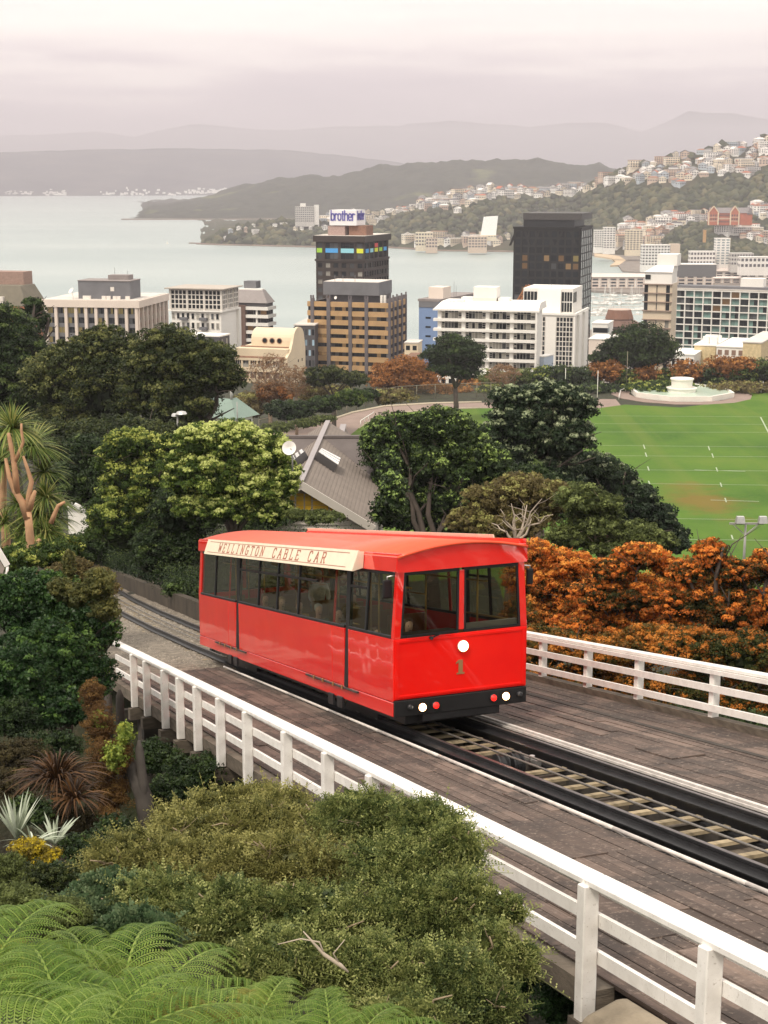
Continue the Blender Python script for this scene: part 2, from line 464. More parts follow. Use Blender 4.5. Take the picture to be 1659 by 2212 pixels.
# ------------------------------------------------------------------ the cable car
CARL, CARW = 16.05, 2.57
def tp(t, h):
    if h <= 1.46: return t
    return CARW / 2 + (t - CARW / 2) * (1 - 0.062 * (h - 1.46) / 1.2)
def CT(s, t, h): return T(s, tp(t, h), h)
CARBASE = T(CARL / 2, CARW / 2, 0)
car = thing('cable_car', 'bright red cable car with lit headlamp and number 1 climbing across the timber bridge', 'cable car', CARBASE)
def CM(): return MB(CARBASE)
def cbox(m, s0, s1, t0, t1, h0, h1):
    m.hexa([CT(s0, t0, h0), CT(s0, t1, h0), CT(s1, t1, h0), CT(s1, t0, h0), CT(s0, t0, h1), CT(s0, t1, h1), CT(s1, t1, h1), CT(s1, t0, h1)])
def side(t_out, dirn):
    """dirn +1: near side (t=0), thickness goes inwards"""
    def seg(name, s0, s1, h0, h1, mt, th=.05, proud=0.0, parent=car, label=None):
        m = CM()
        a, b = (t_out - proud * dirn, t_out + th * dirn)
        cbox(m, s0, s1, min(a, b), max(a, b), h0, h1)
        o = m.build(name, mt, parent)
        bv = o.modifiers.new('b', 'BEVEL'); bv.width = .008; bv.segments = 1
        return o
    seg('sill', 0.03, CARL, 0.0, .262, red_m)
    for a, b, nm in ((.03, 2.53, 'side_panel'), (2.975, 3.66, 'door_panel'), (3.68, 11.38, 'side_panel'), (11.89, 12.58, 'door_panel'), (12.60, CARL, 'side_panel')):
        seg(nm, a, b, .275, 1.44, red_m)
    for a, b in ((2.54, 2.97), (11.39, 11.88)):
        seg('door_post', a + .10, b - .10, .265, 2.66, black_rub, .06, .012)
        seg('door_edge', a, a + .095, .265, 1.44, red_m, .05)
        seg('door_edge', b - .095, b, .265, 1.44, red_m, .05)
    for a, b in ((.15, 2.63), (2.88, 11.48), (11.80, 15.78)):
        seg('belt_trim', a, b, 1.445, 1.50, black_rub, .05, .006)
        seg('head_trim', a, b, 2.60, 2.655, black_rub, .05, .002)
    seg('corner_post', .03, .15, 1.445, 2.66, red_m, .08)
    seg('corner_post', 15.79, CARL, 1.445, 2.66, red_m, .08)
    for s in (3.66, 12.59):
        seg('window_post', s - .06, s + .06, 1.50, 2.60, red_m, .05, -.03)
    for s in (1.60, 6.20, 7.92, 9.60, 14.11):
        seg('window_post', s - .045, s + .045, 1.50, 2.60, black_rub, .04, .002)
    for a, b in ((1.65, 2.62), (4.85, 6.15), (6.25, 7.87), (7.97, 9.55), (9.65, 11.47)):
        seg('transom_bar', a, b, 2.27, 2.32, black_rub, .035, .008)
    cuts = [.15, 1.60, 2.64, 2.87, 3.66, 6.20, 7.92, 9.60, 11.49, 11.79, 12.59, 14.11, 15.79]
    for i in range(len(cuts) - 1):
        if i in (2, 8): continue
        m = CM(); tt = t_out + .025 * dirn
        m.add([CT(cuts[i], tt, 1.48), CT(cuts[i + 1], tt, 1.48), CT(cuts[i + 1], tt, 2.62), CT(cuts[i], tt, 2.62)], [(0, 1, 2, 3)])
        m.build('side_window', glass_c, car, fix=False)
    # roof edge
    seg('cornice', -.04, CARL + .05, 2.66, 2.935, red_m, .1, .055)
    for s0, s1 in ((-.04, 1.8), (14.2, CARL + .05)):
        seg('gutter', s0, s1, 2.94, 2.985, red_m, .05, .04)
    # door tracks and axle boxes
    for s0, s1 in ((1.95, 5.45), (10.7, 14.0)):
        t_ = seg('door_track', s0, s1, .225, .262, dark_timber, .0, .05)
        for q in (.25, .42, .62, .8):
            seg('bracket', s0 + (s1 - s0) * q - .03, s0 + (s1 - s0) * q + .03, .215, .30, gold, -.05, .08, parent=t_)
    for s in (12.4, 11.8, 3.1, 3.7):
        seg('axle_box', s - .17, s + .17, -.2, .03, black_steel, .02, .035)
def mk_parent_fix(o): pass
side(0, 1); side(CARW, -1)
# roof
m = CM(); m.smooth = True
NA = 14
vs = []; fs = []
ss = [-.10, CARL * .25, CARL * .5, CARL * .75, CARL + .10]
def roof_h(t): return 2.955 + .165 * (1 - ((t - CARW / 2) / (CARW / 2)) ** 2)
for s in ss:
    for k in range(NA + 1):
        t = -.03 + (CARW + .06) * k / NA
        vs.append(T(s, tp(t, 2.7), roof_h(t)))
for s in ss:
    for k in range(NA + 1):
        t = -.03 + (CARW + .06) * k / NA
        vs.append(T(s, tp(t, 2.7), roof_h(t) - .05))
nr = NA + 1; off = len(ss) * nr
for i in range(len(ss) - 1):
    for k in range(NA):
        a = i * nr + k
        fs.append((a, a + 1, a + nr + 1, a + nr)); fs.append((off + a, off + a + nr, off + a + nr + 1, off + a + 1))
for i, e0 in ((0, 0), (len(ss) - 1, 1)):
    for k in range(NA):
        a = i * nr + k; fs.append((a, off + a, off + a + 1, a + 1))
for i in range(len(ss) - 1):
    for k in (0, NA):
        a = i * nr + k; fs.append((a, a + nr, off + a + nr, off + a))
m.add(vs, fs)
roof = m.build('roof', roof_red, car)
for tt, s0, s1 in ((CARW + .02, .2, CARL - 2.2), ):
    m = CM(); m.hexa([T(s0, tt - .12, 2.96), T(s0, tt + .02, 2.96), T(s1, tt + .02, 2.96), T(s1, tt - .12, 2.96), T(s0, tt - .12, 3.06), T(s0, tt + .02, 3.06), T(s1, tt + .02, 3.06), T(s1, tt - .12, 3.06)])
    m.build('roof_rail', red_m, roof)
# front and rear ends
def front(sf, dirn, lit):
    """sf: face position, dirn=+1 thickness goes downhill"""
    def seg(name, t0, t1, h0, h1, mt, th=.06, proud=0, parent=car, bev=.01):
        m = CM(); a, b = sf - proud * dirn, sf + th * dirn
        cbox(m, min(a, b), max(a, b), t0, t1, h0, h1)
        o = m.build(name, mt, parent)
        if bev:
            bv = o.modifiers.new('b', 'BEVEL'); bv.width = bev; bv.segments = 2
        return o
    fp = seg('end_panel', .0, CARW, .31, 1.44, red_f, .04, 0)
    for t0, t1, h0, h1 in ((.03, .10, .34, 1.41), (CARW - .10, CARW - .03, .34, 1.41), (.10, CARW - .10, .34, .39), (.10, CARW - .10, 1.36, 1.41)):
        seg('panel_moulding', t0, t1, h0, h1, red_f, 0, .014, fp, .006)
    seg('corner_post', .0, .13, 1.442, 2.66, red_m, .10, .0)
    seg('corner_post', CARW - .13, CARW, 1.442, 2.66, red_m, .10, .0)
    seg('centre_post', 1.235, 1.335, 1.50, 2.60, red_m, .07, .0)
    for t0, t1 in ((.13, 1.235), (1.335, CARW - .13)):
        ws = CM(); sg = sf + .03 * dirn
        ws.add([CT(sg, t0, 1.46), CT(sg, t1, 1.46), CT(sg, t1, 2.64), CT(sg, t0, 2.64)], [(0, 1, 2, 3)])
        w = ws.build('windscreen', glass_c, car, fix=False)
        for a, b, c, d_ in ((t0, t0 + .04, 1.50, 2.58), (t1 - .04, t1, 1.50, 2.58), (t0, t1, 1.455, 1.495), (t0, t1, 2.585, 2.64)):
            seg('window_seal', a, b, c, d_, black_rub, .045, -.005, w, 0)
    # arched header
    m = CM(); n = 12
    pts = []
    for k in range(n + 1):
        t = -.03 + (CARW + .06) * k / n
        pts.append((t, roof_h(t) - .055))
    a, b = sf - .045 * dirn, sf + .05 * dirn
    f_ = [T(a, tp(t, 2.66), 2.645) for t in (-.03, CARW + .03)] + [T(a, tp(t, 2.7), h) for t, h in reversed(pts)]
    m.prism(f_, D * (b - a))
    m.build('header', red_m, car)
    # bumper beam with lamps
    bp = seg('bumper', .01, CARW - .01, .0, .30, black_rub, .12, .05)
    seg('bumper_step', .55, CARW - .55, -.14, -.01, black_steel, .3, .0)
    def lamp(t, h, r, mt, par, nm):
        m = CM(); c = CT(sf - .05 * dirn if h < .31 else sf - .002 * dirn, t, h)
        m.lathe(c, D * -dirn, [(r * 1.22, 0), (r * 1.22, .035), (r * 1.02, .045), (r * 1.02, .02)], 20)
        hs = m.build('lamp_housing', alum if h > .31 else black_steel, par)
        m = CM(); m.lathe(c, D * -dirn, [(r, .012), (r, .036), (r * .7, .055), (r * .3, .062)], 20)
        m.build(nm, mt, hs)
        if nm != 'red_lens' and lit:
            m = CM(); m.lathe(c, D * -dirn, [(r * 1.16, .012), (r * 1.16, .040), (r * 1.0, .044), (r * 1.0, .012)], 20); m.build('added_halo', glow('lamp_halo_glow', (1.0, .42, .10), 1.6), hs)  # added glowing ring, stands in for the bloom around a lit lamp
    off_l = M('unlit_lens', (.5, .48, .45), .15, .05)
    W_ = lamp_w if lit else off_l
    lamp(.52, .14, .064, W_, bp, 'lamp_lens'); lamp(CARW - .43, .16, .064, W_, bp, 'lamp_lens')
    lamp(.78, .145, .058, lamp_r, bp, 'red_lens'); lamp(CARW - .67, .155, .058, lamp_r, bp, 'red_lens')
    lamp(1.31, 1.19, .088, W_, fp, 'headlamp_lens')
    for t in (.28, CARW - .16):
        m = CM(); c = CT(sf - .05 * dirn, t, .17)
        m.lathe(c, D * -dirn, [(.05, 0), (.05, .07), (.03, .09)], 10)
        m.build('coupling_hook', black_steel, bp)
    # figure 1
    m = CM()
    def q(t0, t1, h0, h1): cbox(m, sf - .012 * dirn, sf - .002 * dirn, t0, t1, h0, h1)
    q(1.235, 1.315, .70, .94); q(1.20, 1.35, .67, .70)
    m.prism([CT(sf - .012 * dirn, 1.235, .94), CT(sf - .012 * dirn, 1.235, .895), CT(sf - .012 * dirn, 1.185, .865), CT(sf - .012 * dirn, 1.185, .895)], D * .01 * dirn)
    m.build('number_one', gold, fp)
    # wiper
    m = CM(); m.beam(CT(sf - .03 * dirn, .68, 1.40), CT(sf - .03 * dirn, .90, 1.475), .025, .02); m.beam(CT(sf - .035 * dirn, .25, 1.475), CT(sf - .035 * dirn, 1.1, 1.49), .018, .03)
    m.lathe(CT(sf, .70, 1.405), D * -dirn, [(.035, 0), (.035, .05)], 8)
    m.build('wiper', black_rub, fp)
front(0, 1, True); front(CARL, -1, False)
# interior shelf behind the right windscreen
m = CM(); cbox(m, .06, .16, 1.40, 2.40, 1.47, 1.60); m.build('dashboard_tray', alum, car)
m = CM(); cbox(m, .1, .55, .14, 1.25, .4, 1.5); m.build('driver_console', interior, car)
# floor, ceiling lining, underframe
m = CM(); cbox(m, .1, CARL - .1, .07, CARW - .07, .30, .36); m.build('floor', interior, car)
m = CM(); cbox(m, .1, CARL - .1, .07, CARW - .07, 2.86, 2.89); m.build('ceiling_lining', M('cream_lining', (.42, .36, .27), .6), car)
m = CM()
m.tbox(.35, CARL - .3, .35, 2.2, -.22, -.01)
for s in (3.1, 12.4):
    m.tbox(s - 1.0, s + 1.0, .42, .62, -.36, -.02); m.tbox(s - 1.0, s + 1.0, 1.86, 2.06, -.36, -.02)
m.build('underframe', black_steel, car)
for s in (2.5, 3.7, 11.8, 13.0):
    for t in (.58, 1.9):
        m = CM(); m.lathe(T(s, t - .06, -.235), Uv, [(.12, 0), (.21, .01), (.21, .1), (.12, .12)], 18)
        m.build('wheel', steel_rail, car)
# wooden benches and poles
for s in (1.0, 4.9, 6.3, 7.7, 9.1, 10.5, 13.3, 14.8):
    for t0, t1 in ((.12, .98), (1.6, 2.45)):
        m = CM(); m.tbox(s - .45, s, t0, t1, .74, .80); m.tbox(s - .04, s + .02, t0, t1, .80, 1.40)
        m.tbox(s - .42, s - .05, t0 + .05, t1 - .05, .36, .74)
        m.build('bench', seat_wood, car)
for s, t in ((1.35, .5), (.75, 1.9), (2.1, .45), (4.2, 1.0), (6.25, .95), (9.4, .95), (11.2, .6), (11.9, 1.6), (2.9, 1.7), (14.0, .9), (13.1, .35)):
    m = CM(); m.tube([T(s, t, .36), T(s, t, 2.86)], .02, 8); m.build('grab_pole', brass_y, car)
for t in (.55, 2.02):
    m = CM(); m.tube([T(.6, t, 2.3), T(15.4, t, 2.3)], .018, 6); m.build('grab_rail', brass_y, car)
for h in (1.62, 1.95):
    m = CM(); m.tube([T(3.0, 1.75, h), T(4.4, 1.75, h)], .016, 6); m.tube([T(3.0, .35, h - .15), T(3.6, .35, h - .15)], .016, 6); m.build('handrail', brass_y, car)
m = CM(); m.tube([T(.2, CARW - .16, 1.55), T(3.0, CARW - .16, 1.55)], .02, 6); m.build('handrail', brass_y, car)
# sign board with lettering
BS0, BS1 = 1.75, 14.35
def BP(s, v, o=0):      # v 0..1 up the board, o outwards
    a = T(s, -.20, 2.64); b = T(s, -.07, 3.02)
    p = a.lerp(b, v); nrm = (b - a).cross(D).normalized()
    if nrm.dot(Uv) > 0: nrm = -nrm
    return p + nrm * o
m = CM()
m.hexa([BP(BS0, 0), BP(BS1, 0), BP(BS1, 1), BP(BS0, 1), BP(BS0, 0, -.03), BP(BS1, 0, -.03), BP(BS1, 1, -.03), BP(BS0, 1, -.03)])
for s in (BS0, BS1 - .03):
    m.prism([BP(s, 0.02, -.031), BP(s, .98, -.031), T(s, .04, 2.99), T(s, .02, 2.68)], D * .03)
board = m.build('signboard', cream_m, car)
m = CM()
def bq(s0, s1, v0, v1, o=.004, b=.001): m.hexa([BP(s0, v0, b), BP(s1, v0, b), BP(s1, v1, b), BP(s0, v1, b), BP(s0, v0, o), BP(s1, v0, o), BP(s1, v1, o), BP(s0, v1, o)])
for v in (.14, .83): bq(BS0 + .45, BS1 - .35, v, v + .035)
m.build('border_line', maroon, board)
GL = {  # strokes in a 4 x 6 cell
 'W': [((0, 6), (.9, 0)), ((.9, 0), (2, 4.4)), ((2, 4.4), (3.1, 0)), ((3.1, 0), (4, 6)), ((-.4, 6), (.7, 6)), ((3.3, 6), (4.4, 6))],
 'E': [((.7, 0), (.7, 6)), ((0, 6), (3.6, 6)), ((.7, 3.1), (2.6, 3.1)), ((0, 0), (3.6, 0)), ((3.6, 6), (3.6, 4.9)), ((3.6, 0), (3.6, 1.2))],
 'L': [((1, 0), (1, 6)), ((.3, 6), (1.8, 6)), ((.3, 0), (3.6, 0)), ((3.6, 0), (3.6, 1.4))],
 'I': [((2, 0), (2, 6)), ((1.1, 6), (2.9, 6)), ((1.1, 0), (2.9, 0))],
 'N': [((.7, 0), (.7, 6)), ((.7, 6), (3.4, 0)), ((3.4, 0), (3.4, 6)), ((0, 6), (.9, 6)), ((0, 0), (1.4, 0)), ((2.8, 6), (4, 6))],
 'G': [((3.5, 4.9), (2.9, 6)), ((2.9, 6), (1.2, 6)), ((1.2, 6), (.4, 4.8)), ((.4, 4.8), (.4, 1.2)), ((.4, 1.2), (1.2, 0)), ((1.2, 0), (2.9, 0)), ((2.9, 0), (3.4, .8)), ((3.4, .8), (3.4, 2.7)), ((2.2, 2.7), (4, 2.7))],
 'T': [((2, 0), (2, 6)), ((.3, 6), (3.7, 6)), ((.3, 6), (.3, 4.8)), ((3.7, 6), (3.7, 4.8)), ((1.3, 0), (2.7, 0))],
 'O': [((1.2, 0), (.4, 1.2)), ((.4, 1.2), (.4, 4.8)), ((.4, 4.8), (1.2, 6)), ((1.2, 6), (2.8, 6)), ((2.8, 6), (3.6, 4.8)), ((3.6, 4.8), (3.6, 1.2)), ((3.6, 1.2), (2.8, 0)), ((2.8, 0), (1.2, 0))],
 'C': [((3.5, 4.8), (2.8, 6)), ((2.8, 6), (1.2, 6)), ((1.2, 6), (.4, 4.8)), ((.4, 4.8), (.4, 1.2)), ((.4, 1.2), (1.2, 0)), ((1.2, 0), (2.8, 0)), ((2.8, 0), (3.5, 1.2))],
 'A': [((.4, 0), (2, 6)), ((2, 6), (3.6, 0)), ((1, 2.2), (3, 2.2)), ((-.2, 0), (1, 0)), ((3, 0), (4.2, 0))],
 'B': [((.7, 0), (.7, 6)), ((0, 6), (2.8, 6)), ((2.8, 6), (3.4, 5.3)), ((3.4, 5.3), (3.4, 3.8)), ((3.4, 3.8), (2.8, 3.1)), ((.7, 3.1), (2.8, 3.1)), ((2.8, 3.1), (3.6, 2.3)), ((3.6, 2.3), (3.6, .8)), ((3.6, .8), (2.8, 0)), ((0, 0), (2.8, 0))],
 'R': [((.7, 0), (.7, 6)), ((0, 6), (2.8, 6)), ((2.8, 6), (3.4, 5.2)), ((3.4, 5.2), (3.4, 3.8)), ((3.4, 3.8), (2.8, 3)), ((.7, 3), (2.8, 3)), ((2.2, 3), (3.6, 0)), ((0, 0), (1.4, 0)), ((3, 0), (4.2, 0))]}
TEXT = 'WELLINGTON CABLE CAR'
S0, S1 = 12.84, 3.27
cw = (S0 - S1) / (len(TEXT) + .6)
for i, ch in enumerate(TEXT):
    if ch == ' ': continue
    sc0 = S0 - cw * (i + (.0 if i < 10 else .3))
    m = CM()
    for (a, b) in GL[ch]:
        def g(p): return sc0 - cw * .60 * p[0] / 4, .245 + .52 * p[1] / 6
        (sa, va), (sb, vb) = g(a), g(b)
        horiz = abs(a[1] - b[1]) < .3
        w = .026 if horiz else .042
        pa, pb = BP(sa, va, .0035), BP(sb, vb, .0035)
        n_ = (BP(0, .5, 1) - BP(0, .5, 0)).normalized()
        m.beam(pa, pb, w, .005, n_)
    m.build('letter', maroon, board)
# far-side sign board
m = CM(); m.hexa([T(1.75, CARW + .20, 2.64), T(14.3, CARW + .20, 2.64), T(14.3, CARW + .07, 3.11), T(1.75, CARW + .07, 3.11), T(1.75, CARW + .17, 2.64), T(14.3, CARW + .17, 2.64), T(14.3, CARW + .04, 3.11), T(1.75, CARW + .04, 3.11)])
m.build('signboard', cream_m, car)
# mirrors
def mirror(t, sg, w, h0, h1, s=.12):
    m = CM()
    m.hexa([T(s, t - w / 2, h0), T(s, t + w / 2, h0), T(s + .07, t + w / 2, h0), T(s + .07, t - w / 2, h0), T(s, t - w / 2, h1), T(s, t + w / 2, h1), T(s + .07, t + w / 2, h1), T(s + .07, t - w / 2, h1)])
    o = m.build('mirror', black_rub, car); b = o.modifiers.new('b', 'BEVEL'); b.width = .025; b.segments = 2
    m = CM(); m.tube([T(s + .03, t, h1 - .02), T(s + .03, t, h1 + .05), T(s + .03, t - sg * .14, h1 + .07), T(s + .03, t - sg * .22, h1 + .03)], .014, 6)
    m.build('mirror_arm', alum, o)
mirror(-.02, -1, .17, 2.18, 2.52, .25); mirror(CARW + .10, 1, .13, 2.20, 2.50)

# ------------------------------------------------------------------ people inside
skin_m = M('skin', (.70, .45, .33), .55, .06)
def skinmesh(name, verts, edges, radii, mat, parent, sub=1, base=(0, 0, 0)):
    me = bpy.data.meshes.new(name); b = Vector(base)
    me.from_pydata([tuple(Vector(v) - b) for v in verts], edges, []); me.materials.append(mat)
    o = bpy.data.objects.new(name, me); link(o, parent)
    md = o.modifiers.new('skin', 'SKIN'); md.use_smooth_shade = True
    for i, r in enumerate(radii):
        q = me.skin_vertices[0].data[i]; q.radius = (r, r) if not hasattr(r, '__len__') else r
        q.use_root = (i == 0)
    s = o.modifiers.new('sub', 'SUBSURF'); s.levels = sub; s.render_levels = sub
    return o
def person(s, t, label, hairc, topc, legc, seated=True, face=-1, hat=None, floor=.36, turn=0.0):
    """face -1 looks uphill (towards the viewer)"""
    base = T(s, t, floor)
    p = thing('person', label, 'person', base, 0, 'passengers inside the cable car')
    fw = -D.normalized() * (-face); fw.z = 0; fw.normalize(); fw = Matrix.Rotation(turn, 3, 'Z') @ fw
    rt = Vector((fw.y, -fw.x, 0))
    if seated:
        base = base + Vector((0, 0, .0))
    def L(f, r, u): return base + fw * f + rt * r + Vector((0, 0, u))
    hip = .50 if seated else .92
    V = [L(0, 0, hip), L(0, 0, hip + .18), L(.01, 0, hip + .40), L(.0, 0, hip + .52), L(.015, 0, hip + .60), L(.03, 0, hip + .68), L(.03, 0, hip + .76), L(.02, 0, hip + .82)]
    Rr = [.13, .13, .14, .07, .055, .085, .095, .06]
    E = [(0, 1), (1, 2), (2, 3), (3, 4), (4, 5), (5, 6), (6, 7)]
    # nose
    V.append(L(.125, 0, hip + .70)); Rr.append(.018); E.append((5, 8))
    for sg in (-1, 1):
        i = len(V)
        V += [L(0, sg * .17, hip + .46), L(.04, sg * .23, hip + .20), L(.22, sg * .17, hip + .10), L(.30, sg * .15, hip + .11)]
        Rr += [.065, .05, .038, .035]; E += [(2, i), (i, i + 1), (i + 1, i + 2), (i + 2, i + 3)]
        for k in range(4):     # fingers
            V.append(L(.37 + .01 * (k in (1, 2)), sg * (.12 + .02 * k), hip + .095)); Rr.append(.011); E.append((i + 3, len(V) - 1))
        V.append(L(.33, sg * .10, hip + .12)); Rr.append(.012); E.append((i + 3, len(V) - 1))
        i = len(V)
        if seated: V += [L(.05, sg * .10, hip - .0), L(.42, sg * .11, hip + .02), L(.44, sg * .11, .06), L(.56, sg * .12, .04)]
        else: V += [L(0, sg * .10, hip - .08), L(.02, sg * .11, .48), L(0, sg * .11, .07), L(.14, sg * .13, .04)]
        Rr += [.10, .065, .04, .035]; E += [(0, i), (i, i + 1), (i + 1, i + 2), (i + 2, i + 3)]
    skinmesh('body', V, E, Rr, skin_m, p, 1, T(s, t, floor))
    TV = [L(0, 0, hip - .02), L(0, 0, hip + .18), L(.01, 0, hip + .40), L(0, 0, hip + .50)]; TR = [.165, .165, .175, .085]; TE = [(0, 1), (1, 2), (2, 3)]
    for sg in (-1, 1):
        i = len(TV); TV += [L(0, sg * .18, hip + .45), L(.04, sg * .235, hip + .20), L(.2, sg * .18, hip + .105)]; TR += [.085, .068, .055]; TE += [(2, i), (i, i + 1), (i + 1, i + 2)]
    skinmesh('jacket', TV, TE, TR, M('cloth_' + topc[0], topc[1], .9, .1), p, 1, T(s, t, floor))
    LV = [L(0, 0, hip + .02)]; LR = [.15]; LE = []
    for sg in (-1, 1):
        i = len(LV)
        if seated: LV += [L(.05, sg * .10, hip), L(.42, sg * .11, hip + .02), L(.44, sg * .11, .12)]
        else: LV += [L(0, sg * .10, hip - .08), L(.02, sg * .11, .48), L(0, sg * .11, .11)]
        LR += [.115, .082, .065]; LE += [(0, i), (i, i + 1), (i + 1, i + 2)]
    skinmesh('trousers', LV, LE, LR, M('cloth_' + legc[0], legc[1], .9, .1), p, 1, T(s, t, floor))
    HV = [L(-.02, 0, hip + .66), L(-.01, 0, hip + .78), L(.01, 0, hip + .85)]; HR = [.095, .112, .075]
    skinmesh('hair', HV, [(0, 1), (1, 2)], HR, M('hair_' + hairc[0], hairc[1], .6, .15), p, 1, T(s, t, floor))
    m = MB(T(s, t, floor))
    for sg in (-1, 1):
        m.lathe(L(.108, sg * .035, hip + .735), fw, [(.012, 0), (.008, .008)], 8)
        m.lathe(L(.02, sg * .098, hip + .71), rt * sg, [(.02, 0), (.012, .012)], 8)
    m.beam(L(.115, -.025, hip + .645), L(.115, .025, hip + .645), .008, .008)
    m.build('face_features', M('dark_features', (.09, .04, .035), .6), p)
    return p
DK = ('black', (.018, .018, .022)); NV = ('navy', (.03, .04, .07)); GY = ('grey', (.22, .23, .24)); CR = ('cream', (.6, .52, .42)); BR = ('brown', (.14, .08, .05)); YL = ('yellow', (.65, .48, .08)); LB = ('pale_blue', (.35, .5, .62)); OLV = ('olive', (.10, .10, .07))
person(.95, .62, 'driver in a dark coat seated behind the left windscreen', BR, DK, DK)
person(2.25, .45, 'smiling passenger in dark clothes low in the window beside the driver', BR, NV, DK, floor=.12)
person(6.0, .42, 'passenger with pale grey hair and grey jacket by the middle side window', ('grey_white', (.5, .48, .44)), GY, NV)
person(7.5, .42, 'passenger in a yellow and cream top leaning by the side window', ('auburn', (.22, .10, .04)), YL, BR, floor=.36)
person(8.9, .40, 'passenger wearing a broad olive coat seen from the side', ('blond', (.5, .36, .18)), OLV, DK)
person(10.4, .40, 'curly brown haired passenger in a black jacket near the rear door', ('curly_brown', (.20, .11, .05)), DK, DK)
person(4.6, .42, 'passenger in a pale blue scarf beside the front door', BR, LB, GY)
person(8.2, 1.9, 'passenger in cream coat on the far side of the car', BR, CR, NV)
person(10.9, 1.9, 'standing passenger in white shirt towards the rear of the car', ('silver', (.5, .5, .5)), ('white', (.7, .68, .65)), GY, seated=False)
# ------------------------------------------------------------------ bridge, track, handrails
BR0, BR1 = -17.5, 13.9          # extent of the timber deck
JUNC = 13.9
bridge = thing('timber_bridge', 'weathered timber deck bridge carrying the cable car track over the gully', 'bridge', T(0, 1.25, DECK))
BB = T(0, 1.25, DECK)
rr = random.Random(5)
def plank_piece(s0, s1, t0, t1, h, th=.045, mt=None, parent=bridge, nm='plank', dz=0):
    a = T((s0 + s1) / 2, (t0 + t1) / 2, h - th / 2 + dz)
    o = bpy.data.objects.new(nm, unit_mesh('plank_unit' if mt is None else 'pl_' + mt.name, mt or plank_m))
    o.location = a - BB + Vector((0, 0, rr.choice((0, 0, 0, .006, -.006))))
    o.scale = (s1 - s0, t1 - t0, th)
    # local x along the slope
    o.rotation_euler = Matrix((D, -Uv, (D.cross(-Uv)))).transposed().to_euler() if False else Matrix((D, Vector(D).cross(Uv).normalized().cross(D) if False else Uv * 1.0, D.cross(Uv))).transposed().to_euler()
    return link(o, parent)
def deck(t0, t1, n, s0, s1, zoff=0, L=3.9):
    w = (t1 - t0) / n
    for i in range(n):
        s = s0 - rr.random() * L * .8
        while s < s1:
            l = L * (.75 + .5 * rr.random())
            a, b = max(s, s0), min(s + l, s1)
            if b - a > .25:
                plank_piece(a + .004, b - .004, t0 + i * w + .004, t0 + (i + 1) * w - .004, DECK + zoff, .045, dz=rr.uniform(-.004, .006))
            s += l
deck(-2.62, .06, 18, BR0, BR1)
deck(2.34, 5.12, 18, BR0, 20)
# overlay sheets laid on the deck here and there
for s0, s1, t0, t1 in ((-9.2, -7.2, -1.2, -.5), (-12.4, -10.6, -2.0, -1.2), (-6.1, -5.3, -.2, .0), (1.2, 2.6, -2.2, -1.6), (-4.6, -3.4, 3.0, 3.6), (-15.2, -12.9, -1.7, -1.0)):
    plank_piece(s0, s1, t0, t1, DECK + .022, .02)
# dark joint board along the right deck
plank_piece(BR0, 19.9, 4.13, 4.23, DECK + .018, .02, mt=dark_timber)
# kerbs, white strips, edge beams
m = MB(BB); m.tbox(BR0, 20, 5.13, 5.30, DECK - .10, DECK + .12); m.build('kerb_timber', old_timber, bridge)
m = MB(BB); m.tbox(-13.4, BR1, -2.80, -2.62, DECK - .28, DECK - .02); m.build('edge_beam', old_timber, bridge)
m = MB(BB)
s = BR0
while s < 13.6:
    m.tube([T(s, .095, DECK + .035), T(min(s + 3.1, 13.6), .095, DECK + .035)], .028, 8); s += 3.1
m.build('edge_pipe', rust_strip, bridge)
m = MB(BB); m.tbox(BR0, 19, 2.265, 2.325, DECK - .02, DECK + .035); m.tbox(BR0, 19, 2.18, 2.20, DECK - .02, DECK + .02); m.build('edge_strip', rust_strip, bridge)
# stringers below
for t in (-2.2, -1.1, -.1, .57, 1.9, 2.6, 3.8, 4.9):
    m = MB(BB); m.tbox(BR0, BR1 + .5, t - .14, t + .14, DECK - .62, DECK - .30); m.build('stringer', dark_timber, bridge)
# transoms that carry the near-side posts
PL = [10.06, 8.40, 6.30, 4.72, 3.08, 1.14, -.84, -3.28, -5.40, -7.32, -9.05, -10.75, -13.33, -15.39, -17.2]
for i, s in enumerate(PL):
    m = MB(BB)
    m.tbox(s - .14, s + .14, -3.02 if s > -12 else -2.98, 5.45, DECK - .30 - .27, DECK - .30)
    m.build('transom', old_timber, bridge)
# trestle legs
for s in (12.2, 9.0, 3.5, -3.0, -9.0):
    for t in (-2.3, -.2, 1.2, 2.8, 4.8):
        p = T(s, t, DECK - .6); zg = ground(p.x, p.y) - .5
        m = MB(BB); m.tube([p, Vector((p.x, p.y, zg))], .17, 8); m.build('trestle_leg', dark_timber, bridge)
    m = MB(BB); m.tbox(s - .16, s + .16, -2.9, 5.3, DECK - .92, DECK - .62); m.build('trestle_cap', dark_timber, bridge)
# abutment block bottom right
m = MB(T(-15.5, -3.0, DECK - .6))
m.hexa([T(-19, -3.9, DECK - 3.2), T(-19, -2.64, DECK - 3.2), T(-13.45, -2.64, DECK - 3.2), T(-13.45, -3.9, DECK - 3.2),
        T(-19, -3.3, DECK - .02), T(-19, -2.64, DECK + .05), T(-13.62, -2.64, DECK + .02), T(-13.7, -3.12, DECK - .10)])
ab = m.build('concrete_abutment', concrete)
bv = ab.modifiers.new('b', 'BEVEL'); bv.width = .10; bv.segments = 2
tag(ab, 'mossy concrete abutment block under the near end of the left handrail', 'abutment')

